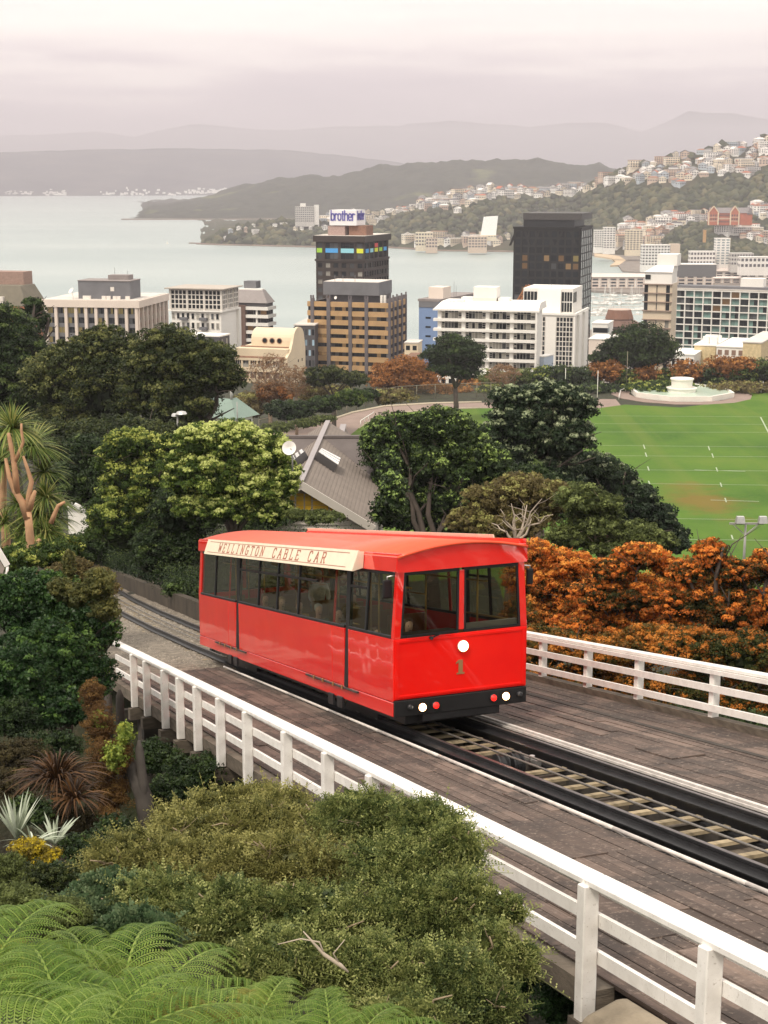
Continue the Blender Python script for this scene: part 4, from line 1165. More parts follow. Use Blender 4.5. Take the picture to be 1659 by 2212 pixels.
clumps(HD, 1700, 440, 1290, lambda x: (rd(x), 530), (4, 9), far_fol, 'bush covering the peninsula and the bay slopes', 1)
clumps(HE, 2600, 1262, 1665, lambda x: (re_(x), 535), (4, 9.5), far_fol, 'bush covering the right hillside', 2)
clumps(HF, 700, 1400, 1665, lambda x: (interp(RF, x), 562), (4, 8), far_fol, 'bush covering the wooded knoll', 3)

# ------------------------------------------------------------------ landmark buildings on the far side
def blk(name, label, cat, x0, x1, y0, y1, Y, dp, wallm, fl=0, nw=0, wm=None, side=True, ry=0, group=None, roofm=None):
    """box building seen at columns x0..x1, rows y0 (top)..y1 (foot)"""
    a = at(x0, y0, Y); b = at(x1, y0, Y); f = at(x0, y1, Y)
    W = b.x - a.x; H = a.z - f.z
    t = thing(name, label, cat, ((a.x + b.x) / 2, Y, f.z), ry, group)
    m = MB(); m.box(-W / 2, W / 2, 0, dp, -8, H)
    wl = m.build('wall', wallm, t)
    m = MB(); m.box(-W / 2 - .3, W / 2 + .3, -.3, dp + .3, H + .01, H + .7); m.build('roof', roofm or wallm, t)
    if fl:
        for i in range(fl):
            for k in range(nw):
                w = W / nw; piece('window', wm or win_d, t, (-W / 2 + (k + .5) * w, -.05, (i + .55) * H / fl), (w * .62, .2, H / fl * .5))
            if side:
                sg = -1 if a.x > 0 else 1
                for k in range(3): piece('window', wm or win_d, t, (sg * (W / 2 + .05), (k + .5) * dp / 3, (i + .55) * H / fl), (.2, dp / 3 * .5, H / fl * .45))
    return t
wht = M('far_white_wall', (.74, .71, .67), .8, .05, .05); crm = M('far_cream_wall', (.68, .60, .46), .8, .06, .05); bge = M('far_beige_wall', (.55, .44, .35), .8, .06, .05)
b = blk('hospital_block', 'pale slab block with many windows standing alone on the headland behind the sign tower', 'apartment block', 637, 678, 447, 480, 2950, 16, M('grey_slab', (.52, .50, .47), .8, .08, .1), 7, 10)
m = MB(); q = b; W_ = 36; m.box(18, 27, 2, 14, -8, 32); m.build('tower', wht, b); m = MB(); m.box(-8, 2, 3, 12, 29, 35); m.build('lift_house', wht, b)
t = thing('slanting_block', 'big bright white slanting wall rising above the bay shore', 'building', at(1057, 512, 2520))
m = MB(); s_ = mpp(2520); m.prism([(-20 * s_, 0, -6), (13 * s_, 0, -6), (18 * s_, 0, 44 * s_), (-12 * s_, 0, 42 * s_)], (0, 8, 0)); m.build('white_wall', M('bright_white_wall', (.86, .85, .83), .7, .02), t)
m = MB(); m.box(-18 * s_, 14 * s_, -6, -.02, -6, 4 * s_); m.build('podium', crm, t)
for i in range(5): piece('window', win_d, t, (-13 * s_ + i * 6 * s_, -6.1, 1.5 * s_), (3 * s_, .2, 1.6 * s_))
blk('bay_apartments', 'brown and white banded apartment row below the bright slanting wall', 'apartment block', 1012, 1052, 512, 536, 2500, 14, bge, 4, 6)
blk('bay_apartments', 'tall cream apartment block on the bay shore left of the slanting wall', 'apartment block', 898, 935, 503, 532, 2560, 14, crm, 4, 6)
blk('bay_apartments', 'pink and cream apartment block by the shore next to the tall cream one', 'apartment block', 920, 945, 515, 536, 2540, 12, bge, 3, 4)
blk('beach_tower', 'white stepped apartment tower above the beach, right beside the black tower', 'apartment tower', 1285, 1305, 498, 535, 2300, 14, wht, 9, 4)
blk('beach_tower', 'white apartment tower above the beach, the taller of the close pair', 'apartment tower', 1305, 1330, 492, 537, 2290, 14, wht, 9, 4)
blk('beach_tower', 'cream stepped apartment tower standing between beach pair and wooded knoll', 'apartment tower', 1354, 1389, 498, 541, 2280, 16, crm, 9, 5)
t = blk('long_apartments', 'wide beige and white apartment block in front of the wooded knoll', 'apartment block', 1388, 1448, 530, 574, 1960, 14, wht, 7, 9)
m = MB(); m.box(18, 30, .5, 14, -5, 27); m.build('wing', bge, t)
blk('slim_tower', 'slim white and glass apartment tower in front of the wooded knoll', 'apartment tower', 1548, 1578, 516, 572, 1850, 14, wht, 10, 3, M('pale_blue_glass', (.22, .27, .28), .1, .1))
blk('low_offices', 'low white office block to the left of the slim tower', 'office', 1492, 1546, 544, 572, 1840, 14, wht, 3, 8)
blk('low_offices', 'grey low office block to the right of the slim tower', 'office', 1580, 1628, 548, 574, 1830, 14, M('grey_slab', (.5, .5, .47)), 3, 8)
blk('low_offices', 'white low office block at the right edge under the knoll', 'office', 1600, 1680, 556, 580, 1780, 14, wht, 2, 9)
blk('grandstand_shed', 'long pale roofed hall with open dark side by the marina', 'hall', 1465, 1548, 572, 582, 1700, 22, M('dark_grey_cladding', (.10, .10, .10), .7), 0, 0, roofm=wht)
# the red brick monastery
t = thing('monastery', 'red brick monastery with steep gables and cream stone trim on the right hillside', 'monastery', at(1583, 482, 2230))
s_ = mpp(2230); brick = M('red_brick', (.42, .12, .06), .9, .2, .2); trim = M('cream_stone', (.70, .58, .42), .9, .1, .2); slate = M('slate_roof', (.20, .18, .18), .8, .15, .2)
def mbx(nm, mt, x0, x1, y0, y1, z0, z1): m = MB(); m.box(x0 * s_, x1 * s_, y0, y1, z0 * s_, z1 * s_); return m.build(nm, mt, t)
mbx('wall', brick, -48, 30, 2, 18, -4, 21); mbx('wall', brick, 26, 42, 3, 22, -4, 18)
m = MB(); m.prism([(-48 * s_, 1, 21 * s_), (-48 * s_, 19, 21 * s_), (-48 * s_, 10, 32 * s_)], (84 * s_, 0, 0)); m.build('roof', slate, t)
m = MB(); m.prism([(30 * s_, 2, 18 * s_), (43 * s_, 2, 18 * s_), (36 * s_, 2, 33 * s_)], (0, 20, 0)); m.build('roof', slate, t)
for gx, gw in ((-42, 10), (3, 9)):
    m = MB(); m.prism([((gx - gw) * s_, -1, -4 * s_), ((gx + gw) * s_, -1, -4 * s_), ((gx + gw) * s_, -1, 22 * s_), (gx * s_, -1, 35 * s_), ((gx - gw) * s_, -1, 22 * s_)], (0, 8, 0)); g_ = m.build('gable', brick, t)
    for sg in (-1, 1):
        m = MB(); m.beam(((gx + sg * (gw + .5)) * s_, -1.4, 22 * s_), (gx * s_, -1.4, 35.6 * s_), 1.0, 1.2); m.build('coping', trim, t)
        mbx('pier', trim, gx + sg * gw - 1.2, gx + sg * gw + 1.2, -1.6, -1.02, -4, 22)
    for hz in (4, 12): mbx('string_course', trim, gx - gw + 1.2, gx + gw - 1.2, -1.3, -1.01, hz, hz + 1)
    for i in range(2):
        for k in range(3): piece('window', win_d, t, ((gx - 5 + k * 5) * s_, -1.1, (8 + 8 * i) * s_), (2.6 * s_, .3, 4 * s_))
for i in range(3):
    for k in range(10): piece('window', crm if i == 1 else win_d, t, ((-29 + k * 2.5) * s_, 1.9, (3 + 6.5 * i) * s_), (1.3 * s_, .4, 3.4 * s_))
blk('clay_bank', 'small orange clay scar showing on the wooded knoll', 'bank', 1520, 1526, 498, 510, 1985, 3, M('orange_clay', (.42, .24, .10)), 0, 0)
# ------------------------------------------------------------------ city buildings
cr = random.Random(3)
def corner(xl, xc, xr, ytop, Y, psi, zb):
    """box building: near vertical edge at column xc; front runs left to xl, side runs back to xr. returns origin (front-left foot), W, S, H"""
    c = at(xc, ytop, Y)
    if xr is not None: psi = max(psi, math.atan((xr - CX) / FPX) + R(9))
    ex = Vector((math.cos(psi), -math.sin(psi), 0)); ey = Vector((math.sin(psi), math.cos(psi), 0))
    kl = (xl - CX) / FPX; kr = (xr - CX) / FPX
    def solve(dv, target):
        lo, hi = 0, 200
        f = lambda q: proj(c + dv * q)[0] - target
        s0 = f(0) > 0
        for _ in range(50):
            mid = (lo + hi) / 2
            if (f(mid) > 0) == s0: lo = mid
            else: hi = mid
        return lo
    W = solve(-ex, xl); S = min(34, solve(ey, xr)) if xr is not None else 20
    o = c - ex * W
    corner.psi = psi
    return Vector((o.x, o.y, zb)), W, S, c.z - zb
class Bld:
    def __init__(s, name, label, cat, xl, xc, xr, ytop, Y, psi, zb=22):
        s.o, s.W, s.S, s.H = corner(xl, xc, xr, ytop, Y, R(psi), zb)
        s.t = thing(name, label, cat, s.o, -corner.psi); s.Y = Y
    def box(s, nm, mt, x0, x1, y0, y1, z0, z1, par=None):
        m = MB(); m.box(x0, x1, y0, y1, z0, z1); return m.build(nm, mt, par or s.t)
    def core(s, mt, z1=None, inset=.35):
        return s.box('wall', mt, inset, s.W - inset, inset, s.S - .1, 0, z1 if z1 is not None else s.H)
    def F(s, m, face, u0, u1, z0, z1, d0=-.0, d1=.35):
        """slab on a face, from depth d0 (outside) to d1 (inside)"""
        if face == 'f': m.box(u0, u1, d0, d1, z0, z1)
        else: m.box(s.W - d1, s.W - d0, u0, u1, z0, z1)
    def slab(s, nm, mt, face, u0, u1, z0, z1, d0=0, d1=.35, par=None):
        m = MB(); s.F(m, face, u0, u1, z0, z1, d0, d1); return m.build(nm, mt, par or s.t)
    def pane(s, face, u0, u1, z0, z1, mt, d=.30, th=.08, nm='window', par=None):
        if face == 'f': return piece(nm, mt, par or s.t, ((u0 + u1) / 2, d - th / 2 + .001, (z0 + z1) / 2), (u1 - u0, th, z1 - z0))
        return piece(nm, mt, par or s.t, (s.W - d + th / 2 - .001, (u0 + u1) / 2, (z0 + z1) / 2), (th, u1 - u0, z1 - z0))
    def grid(s, face, u0, u1, z0, z1, nu, nz, mats, pier=.4, sill=.8, wallm=None, d=.28, mull=0, mm=None):
        """piers and spandrels proud of the panes; one pane object per opening"""
        du, dz = (u1 - u0) / nu, (z1 - z0) / nz
        m = MB()
        for i in range(nu + 1):
            a = u0 + i * du; s.F(m, face, max(u0, a - pier / 2), min(u1, a + pier / 2), z0, z1)
        for j in range(nz + 1):
            a = z0 + j * dz; lo, hi = max(z0, a - sill / 2), min(z1, a + sill / 2)
            for i in range(nu):
                s.F(m, face, u0 + i * du + (pier / 2 if i else pier / 2), u0 + (i + 1) * du - pier / 2, lo, hi, .012)
        m.build('facade_frame', wallm, s.t)
        for i in range(nu):
            for j in range(nz):
                mt = mats(i, j) if callable(mats) else cr.choice(mats)
                if mt is None: continue
                a0, a1 = u0 + i * du + pier / 2, u0 + (i + 1) * du - pier / 2
                b0, b1 = z0 + j * dz + sill / 2, z0 + (j + 1) * dz - sill / 2
                w = s.pane(face, a0, a1, b0, b1, mt, d)
    def roofbox(s, nm, mt, x0, x1, y0, y1, h, z=None): return s.box(nm, mt, x0, x1, y0, y1, z or s.H, (z or s.H) + h)
gd = wglass('dark_pane', (.010, .014, .017), .12, .3); gd2 = wglass('grey_pane', (.07, .075, .078), .2); gb = wglass('blind_pane', (.34, .32, .28), .4, .3)
gt = wglass('teal_curtain_pane', (.14, .23, .21), .3, .3, .25); gw = glow('lit_office_pane', (.62, .36, .14), .16, .12); gw2 = glow('lit_amber_pane', (.50, .26, .09), .10, .12)
gy = glow('lit_yellow_pane', (.50, .37, .11), .16, .15); gbl = wglass('blue_reflecting_pane', (.30, .42, .52), .15)
cw_ = M('city_white_wall', (.72, .67, .61), .75, .05, .2); cw2 = M('city_bright_white_wall', (.80, .77, .72), .7, .05, .2)
ccr = M('city_cream_wall', (.68, .56, .40), .8, .07, .2); cpk = M('city_pinkish_cream_wall', (.72, .62, .54), .8, .05, .2)
cgy = M('city_grey_cladding', (.15, .15, .16), .7, .12, .3); cdk = M('city_dark_grey', (.085, .08, .085), .7, .15, .3)
cbr = M('tower_dark_brown', (.040, .030, .025), .6, .2, .4); cbk = M('tower_black_metal', (.014, .015, .014), .6, .2, .3, spec=.2)
cor = M('brown_orange_spandrel', (.46, .29, .14), .85, .14, .35); cpr = M('grey_brown_pier', (.13, .115, .12), .8, .12, .5)
cor2 = M('orange_render', (.62, .24, .12), .8, .15, .3); olv = M('olive_mansard', (.17, .15, .11), .8, .12, .4)
rfp = M('pale_roof_membrane', (.60, .55, .50), .85, .15, .2); rfg = M('grey_roof_membrane', (.25, .22, .21), .85, .2, .2); tile = M('brown_roof_tiles', (.20, .11, .07), .9, .25, .8)
def clutter(b, x0, x1, y0, y1, z, n=5, mt=None, hmax=1.8):
    for i in range(n):
        w, d_, h = cr.uniform(.8, 2.4), cr.uniform(.8, 2), cr.uniform(.6, hmax)
        x, y = cr.uniform(x0, x1 - w), cr.uniform(y0, y1 - d_)
        b.box('roof_plant', mt or cr.choice([cw_, rfp, cgy]), x, x + w, y, y + d_, z, z + h)
def pole(b, x, y, z, h, r=.06):
    m = MB(); m.tube([(x, y, z), (x, y, z + h)], r, 5); m.build('aerial', cgy, b.t)

# 1 colonnaded office, left
b = Bld('office_building', 'wide white colonnaded office building with grey rooftop plant house, left behind dark trees', 'office building', 95, 298, 363, 664, 520, 9, 24)
H = b.H; b.core(cdk, H, .9)
b.box('cornice', cpk, -.6, b.W + .6, -.6, b.S, H - .2, H + 2.2); b.box('roof', rfp, .4, b.W - .4, .4, b.S - .6, H + 2.21, H + 2.35)
nb = 10; st = 3.3
for i in range(nb):
    x = .6 + i * (b.W - 1.2) / (nb - 1); b.slab('column', cpk, 'f', x - .5, x + .5, 0, H - .2, -.3, .8)
    if i < nb - 1:
        dx = (b.W - 1.2) / (nb - 1)
        for f in range(4):
            zt = H - .4 - f * st
            b.slab('spandrel', cgy, 'f', x + .5, x + dx - .5, zt - st, zt - st + 1.3, .55, .9)
            for k in range(2 if f else 3):
                n_ = 2 if f else 3
                w = (dx - 1.0) / n_
                b.pane('f', x + .5 + k * w + .08, x + .5 + (k + 1) * w - .08, zt - st + 1.35, zt - .1, cr.choice([gy, gy, gd, gd2] if f == 0 else [gd, gd2, gd, gd, gy]), .88)
for i in range(8):
    y = .7 + i * (b.S - 1.4) / 7; b.slab('column', cpk, 's', y - .45, y + .45, 0, H - .2, -.3, .8)
    if i < 7:
        dy = (b.S - 1.4) / 7
        for f in range(4):
            zt = H - .4 - f * st; b.slab('spandrel', M('brown_spandrel', (.22, .13, .10), .8), 's', y + .45, y + dy - .45, zt - st, zt - st + 1.5, .55, .9)
            b.pane('s', y + .5, y + dy - .5, zt - st + 1.55, zt - .1, cr.choice([gw2, gd, gd2]) if f == 0 else gd, .88)
PX = lambda b, x: (x - 95) / (298 - 95) * b.W
b.roofbox('plant_house', cgy, PX(b, 162), PX(b, 275), 4, 15, 6.0, H + 2.3); b.roofbox('plant_house_roof', rfg, PX(b, 161), PX(b, 276), 3.8, 15.2, .25, H + 8.3)
b.roofbox('lift_house', rfg, PX(b, 217), PX(b, 262), 9, 14, 1.6, H + 8.5)
b.box('hatch', cw_, PX(b, 232), PX(b, 240), 3.9, 4.1, H + 5, H + 6.4)
for x in (176, 184, 217, 227, 241, 248, 268): b.box('air_conditioner', cw_, PX(b, x), PX(b, x) + 1.4, 1.8, 2.6, H + 2.35, H + 3.5)
m = MB(); m.lathe((PX(b, 152), 2.2, H + 5), (-.5, -.6, .6), [(.1, 0), (1.1, .35), (1.15, .4), (.2, .1)], 14); m.tube([(PX(b, 155), 2.4, H + 2), (PX(b, 152), 2.3, H + 5)], .1, 5); m.build('satellite_dish', cw2, b.t)
pole(b, PX(b, 226), 12, H + 10, 2.5); pole(b, PX(b, 254), 12, H + 10, 1.5)

# 2 orange building with olive mansard
b = Bld('orange_building', 'orange rendered building with olive mansard roof at the far left edge', 'building', -70, 56, 101, 662, 545, 14, 24)
H = b.H; b.core(cor2, H, .4)
m = MB(); W, S = b.W, b.S
m.hexa([(0, 0, H), (W, 0, H), (W, S, H), (0, S, H), (2.0, 2.5, H + 7), (W - 3, 2.5, H + 7), (W - 3, S - 3, H + 7), (2.0, S - 3, H + 7)]); m.build('mansard_roof', olv, b.t)
for k in range(3):
    y = 1.8 + k * 3.2; b.box('dormer', olv, W - 1.3, W + .1, y, y + 2.2, H + .2, H + 2.9)
    for q in range(2): piece('window', gd, b.t, (W + .12, y + .6 + q, H + 1.5), (.08, .75, 2.0))
for f in range(3):
    b.slab('band', M('orange_band', (.70, .32, .18), .8), 's', 0, S, H - 1.2 - f * 3.4, H - .3 - f * 3.4, -.1, .4)
    for k in range(4): b.pane('s', 1.2 + k * (S - 2) / 4, (k + .9) * (S - 2) / 4 + .8, H - 3.4 - f * 3.4, H - 1.5 - f * 3.4, gd2, .38)
    for k in range(8): b.pane('f', 1 + k * W / 8, (k + .8) * W / 8, H - 3.4 - f * 3.4, H - 1.5 - f * 3.4, gd, .38)
b.roofbox('roof_structure', cw_, W * .35, W * .62, -.4, 5, 3.2); b.roofbox('upper_block', M('faded_brown', (.30, .20, .16), .8), W * .2, W * .8, 8, 15, 11.5)

# 3 white apartment with gridded penthouse
b = Bld('apartment_block', 'white apartment block with dark gridded glass top storeys under an overhanging flat roof', 'apartment block', 365, 478, 517, 626, 510, 16, 24)
H = b.H; b.core(cw2, H - .2, .45)
zg = H - 6.9
b.box('roof', M('overhanging_roof', (.42, .37, .32), .7), -1.2, b.W + 1.2, -1.2, b.S + .5, H, H + .35)
secs = [(0.2, .335), (.345, .665), (.675, .985)]
for k in range(3):
    u0 = b.W * (0.03 + k * .325); u1 = u0 + b.W * .30
    b.grid('f', u0, u1, zg + .4, H - .3, 4, 4, lambda i, j: gd, .30, .30, cw_, .28)
for k in range(4): b.slab('pier', cw_, 'f', b.W * (0.0 + k * .325), b.W * (0.03 + k * .325), zg, H - .1, -.15, .4)
for k in range(3):
    u0 = b.S * (.06 + k * .32); b.grid('s', u0, u0 + b.S * .24, zg + .4, H - .3, 3, 4, lambda i, j: gd2, .3, .3, cw_, .28)
b.box('ledge', cw2, -.4, b.W + .4, -.4, b.S, zg - .5, zg)
for f in range(5):
    zz = zg - .6 - f * 3.1
    for k in range(10):
        u = b.W * (.04 + k * .094)
        b.slab('window_frame', cw_, 'f', u - .12, u + b.W * .058, zz - 2.5, zz - .3, .32, .44)
        b.pane('f', u, u + b.W * .045, zz - 2.3, zz - .5, cr.choice([gd, gd2, gb, gw2 if cr.random() < .3 else gd]), .31)
    if f < 4:
        for k in (2, 6): b.box('balcony', cgy, b.W * (.02 + k * .094), b.W * (.02 + k * .094) + 2.6, -1.1, .3, zz - 2.7, zz - 1.8)
for f in range(6): piece('window', gd2, b.t, (b.W - .40, b.S * .93, zg - 2 - f * 3.1), (.2, 1.0, 1.4))
b.slab('side_fin', cw2, 's', b.S * .88, b.S * .99, 0, zg - .5, -.5, .4)

# 4 stepped brown and white block behind it
b = Bld('stepped_block', 'white banded block with sloping grey roof and brown corner, behind the gridded apartment', 'building', 500, 576, 592, 655, 640, 18, 15)
H = b.H; W, S = b.W, b.S; b.core(cdk, H, .5)
m = MB(); m.hexa([(-1, -.5, H), (W + .5, -.5, H), (W + .5, S, H), (-1, S, H), (1, 3, H + 5), (W - 3, 3, H + 5), (W - 3, S - 2, H + 5), (1, S - 2, H + 5)]); m.build('sloping_roof', M('warm_grey_roof', (.26, .23, .22), .7, .1, .3), b.t)
b.box('roof_deck', cw2, 2, W - 3.2, 3.2, S - 2.2, H + 5.01, H + 5.5); b.box('lift_house', cgy, W * .2, W * .55, 6, 11, H + 5.5, H + 8.5)
b.slab('brown_bay', M('brown_bay', (.14, .085, .065), .8), 'f', 0, W * .42, H - 24, H - 1, -1.5, .5)
for f in range(8):
    zz = H - 1.6 - f * 3.3
    b.box('band', cw2, W * .42, W + .9, -.9, S, zz - 1.3, zz); b.slab('pier', cw2, 'f', W * .70, W * .74, zz - 3.3, zz - 1.3, -.5, .6)
    for k in range(3): b.pane('f', W * (.44 + k * .19), W * (.60 + k * .19), zz - 3.2, zz - 1.35, cr.choice([gd, gd, gw2]), .45)
    for k in range(3): b.pane('s', S * (.06 + k * .3), S * (.3 + k * .3), zz - 3.2, zz - 1.35, gd, .45)
    for k in range(3): b.pane('f', W * (.04 + k * .12), W * (.12 + k * .12), zz - 2.8, zz - 1.0, gd, -1.42)

# 5 small dark block behind the trees
b = Bld('dark_block', 'low dark grey block with pale flat roof behind the round dark trees', 'building', 380, 474, 496, 728, 440, 20, 26)
b.core(cdk, b.H, 0); b.box('roof', cw2, -.2, b.W + .2, -.2, b.S + .2, b.H, b.H + .4)
for f in range(3):
    for k in (0.25, .7): piece('window', gb, b.t, (b.W + .02, b.S * k, b.H - 1.6 - f * 3), (.1, .8, 1.6))

# 6 cream art deco with vaulted top
b = Bld('deco_building', 'cream building with vaulted top, three round windows and brown tiled lean-to roof', 'building', 500, 614, 656, 750, 440, 17, 24)
H = b.H; W, S = b.W, b.S
b.box('wall', ccr, .0, W, 2.6, S, 0, H - 1)
# vaulted upper block
m = MB(); n = 12; pr = []
x0, x1, y0, y1 = W * .22, W - .3, 6.5, S - 1
for k in range(n + 1):
    a = math.pi * k / n; pr.append((0, (y0 + y1) / 2 - math.cos(a) * (y1 - y0) / 2, H + 1.2 + math.sin(a) * 3.2))
m.prism([(x0, y0, H - 1)] + [(x0, p[1], p[2]) for p in pr] + [(x0, y1, H - 1)], (x1 - x0, 0, 0)); m.build('vaulted_roof', ccr, b.t)
m = MB(); m.prism([(W - .3, 1.0, 0)] + [(W - .3, 1.0, H - 3.2), (W - .3, 4.0, H - 1.6), (W - .3, 6.0, H + 1.0)] + [(W - .3, p[1], p[2] + .4) for p in pr[1:-1]] + [(W - .3, S, H - 1.5), (W - .3, S, 0)], (.8, 0, 0)); m.build('side_gable', ccr, b.t)
for k in range(3):
    xx = W * (.48 + .14 * k); m = MB(); m.lathe((xx, 6.5, H + 1.0), (0, -1, 0), [(.85, 0), (.85, .12), (.65, .14), (.65, .05)], 16); o = m.build('round_window', M('round_window_trim', (.25, .14, .09), .7), b.t)
    m = MB(); m.lathe((xx, 6.5, H + 1.0), (0, -1, 0), [(.62, .02), (.62, .08)], 14); m.build('pane', gd, o)
m = MB(); m.add([(.3, 2.0, H - 3.6), (W - .4, 2.0, H - 3.6), (W - .4, 6.6, H - .6), (.3, 6.6, H - .6), (.3, 2.0, H - 3.9), (W - .4, 2.0, H - 3.9), (W - .4, 6.6, H - .9), (.3, 6.6, H - .9)], [(0, 1, 2, 3), (7, 6, 5, 4), (0, 4, 5, 1), (1, 5, 6, 2), (2, 6, 7, 3), (3, 7, 4, 0)]); m.build('tiled_roof', tile, b.t)
b.box('parapet', ccr, 0, W * .86, 1.9, 2.55, H - 4.4, H - 3.7)
zt = H - 4.4
for f in range(6):
    b.box('spandrel', ccr, 0, W * .86, 1.6 if f == 0 else 2.0, 2.58, zt - 3.2, zt - 2.0)
    for k in range(6):
        u = W * .86 * (k + .12) / 6; w = W * .86 / 6 * .72
        b.box('pier', ccr, u - W * .86 / 6 * .24, u, 2.02, 2.59, zt - 2.0, zt)
        b.pane('f', u, u + w, zt - 1.95, zt - .1, gd if f == 0 else M('recessed_brown_window', (.16, .09, .07), .5), 2.57)
        if f == 0:
            for q in (.33, .66): piece('mullion', cw_, b.t, (u + w * q, 2.42, zt - 1.0), (.12, .1, 1.85))
            b.box('balcony_screen', gb, u, u + w, 1.95, 2.0, zt - 2.0, zt - 1.0)
    zt -= 3.2
for f in range(5):
    for k in range(2): piece('window', gd, b.t, (W + .52, S * (.62 + .2 * k), H - 5 - f * 3.3), (.08, .6, .8))
    piece('window', gd, b.t, (W + .52, S * .12, H - 8 - f * 3.3), (.08, .4, 1.2))

# 7 dark building with small bright windows
b = Bld('dark_office', 'dark grey office with small pale blue windows squeezed between cream deco building and striped block', 'office building', 634, 680, 720, 704, 545, 8, 22)
b.core(cdk, b.H, .3); b.box('roof', rfp, 0, b.W, 0, b.S, b.H, b.H + .4)
b.grid('f', 0, b.W, b.H - 26, b.H - .5, 6, 7, [gbl, gd, gd2], .5, 1.6, cdk, .2)

# 8 striped brown block
b = Bld('striped_office', 'brown office block with ochre horizontal bands between grey vertical piers', 'office building', 664, 839, 874, 655, 545, 17, 24)
H = b.H; W, S = b.W, b.S; b.core(M('striped_core', (.035, .035, .035), .6), H - .3, .7)
b.box('roof', rfg, .4, W - .4, .4, S - .3, H - .6, H - .3)
st = 3.22; fx = [.06, .26, .53, .76]
edges = [0, .045, .085, .245, .29, .515, .555, .715, .755, 1.0]
for f in range(9):
    zt = H - f * st
    for (a, c) in ((0, .045), (.085, .245), (.29, .515), (.555, .715), (.755, 1.0)):
        b.slab('spandrel', cor, 'f', W * a, W * c, zt - 1.75, zt, -.35 if c > .05 else -.2, .7)
        n_ = max(1, round((c - a) * 22))
        for k in range(n_):
            w = W * (c - a) / n_; b.pane('f', W * a + k * w + .05, W * a + (k + 1) * w - .05, zt - st + .03, zt - 1.78, cr.choice([gd, gd, gd, gd2, gw, gw2 if cr.random() < .6 else gd]), .68)
    for (a, c) in ((0.02, .18), (.24, .42), (.50, .70), (.78, .98)):
        b.slab('spandrel', cor, 's', S * a, S * c, zt - 1.9, zt - .0, -.45, .7)
        for k in range(2): b.pane('s', S * (a + (c - a) * k / 2) + .1, S * (a + (c - a) * (k + 1) / 2) - .1, zt - st + .03, zt - 1.93, gd, .68)
for (a, c) in ((.045, .085), (.245, .29), (.515, .555), (.715, .755)):
    b.slab('pier', cpr, 'f', W * a, W * c, 0, H + 1.2, -.7, .7)
    for q in (a + .006, c - .006): b.slab('pier_horn', cpr, 'f', W * q - .25, W * q + .25, H + 1.2, H + 2.3, -.7, -.2)
for (a, c) in ((-.005, .02), (.18, .24), (.42, .50), (.70, .78), (.98, 1.02)):
    b.slab('pier', cpr, 's', S * a, S * c, 0, H + 1.6, -.8, .7)
    b.slab('pier_horn', cpr, 's', S * a, S * a + .4, H + 1.6, H + 2.6, -.8, -.3)
zz = H - .3
b.box('plant_base', cdk, W * .22, W * .86, 4, S - 3, zz, zz + 2.6); b.box('plant_house', cgy, W * .17, W * .86, 2.5, S - 2, zz + 2.6, zz + 7.2); b.box('plant_roof', rfp, W * .17 + .2, W * .86 - .2, 2.7, S - 2.2, zz + 7.21, zz + 7.35)
for x in (.3, .4, .55): pole(b, W * x, 4, zz + 7.3, 2.3, .09)
b.box('roof_tank', cw2, W * .88, W * .905, 2, 3, zz, zz + 2.8); b.box('roof_tank', cw2, W * .915, W * .94, 2.5, 3.5, zz, zz + 2.8)
m = MB(); m.lathe((W * .33, 2.2, zz + 1.6), (-.2, -.9, .3), [(.1, 0), (.55, .15), (.6, .2), (.1, .05)], 12); m.build('satellite_dish', cw2, b.t)

# 9 dark brown sign tower
b = Bld('sign_tower', 'dark brown office tower with white purple lettered rooftop sign and coloured panels', 'office tower', 682, 786, 840, 512, 640, 20, 20)
H = b.H; W, S = b.W, b.S; b.core(cbr, H - 1, .5)
b.box('parapet', cbr, -.9, W + .9, -.9, S + .5, H - 2.2, H + .3); b.box('roof', rfp, -.5, W + .5, -.5, S, H + .31, H + .45)
z1 = H - 2.3; z0 = z1 - 7.0
cols_f = [(.02, .13), (.20, .46), (.52, .79), (.85, .985)]
cols_s = [(.08, .20), (.26, .38), (.44, .56), (.62, .74), (.80, .92)]
colm = {'g': M('lime_panel', (.35, .62, .06), .5, .02), 'b': M('blue_panel', (.08, .36, .75), .5, .02), 'c': M('cyan_panel', (.30, .66, .75), .5, .02), 'y': M('yellow_panel', (.72, .75, .05), .5, .02), 'r': M('red_panel', (.70, .06, .05), .5, .02)}
for (a, c), k in zip(cols_f, 'gbcy'):
    n_ = 1 if c - a < .2 else 3
    for q in range(n_):
        w = (c - a) * W / n_; b.pane('f', a * W + q * w + .08, a * W + (q + 1) * w - .08, z0 + .2, z1 - .3, cr.choice([gd, gd, gd2]), .42)
    b.slab('coloured_panel', colm[k], 'f', a * W, c * W, z0 + 2.7, z0 + 4.5, .06, .3)
for (a, c), k in zip(cols_s, 'bcygb'):
    b.pane('s', a * S, c * S, z0 + .2, z1 - .3, gd, .42); b.slab('coloured_panel', colm[k], 's', a * S + .1, c * S - .1, z0 + 2.7, z0 + 4.3, .06, .3)
b.slab('coloured_panel', colm['r'], 's', cols_s[2][0] * S + .1, cols_s[2][1] * S - .1, z0 + 4.6, z0 + 6.3, .06, .3)
m = MB()
for a in (0, .16, .49, .82, 1.0): b.F(m, 'f', max(0, a * W - .7), min(W, a * W + .7), z0, z1, .1, .5)
for a in (.03, .23, .41, .59, .77, .97): b.F(m, 's', max(0, a * S - .5), min(S, a * S + .5), z0, z1, .1, .5)
m.build('pier', cbr, b.t)
zb_ = z0 - 3.42 * 8
b.box('ledge', cbr, -.4, W + .4, -.4, S, z0 - .8, z0)
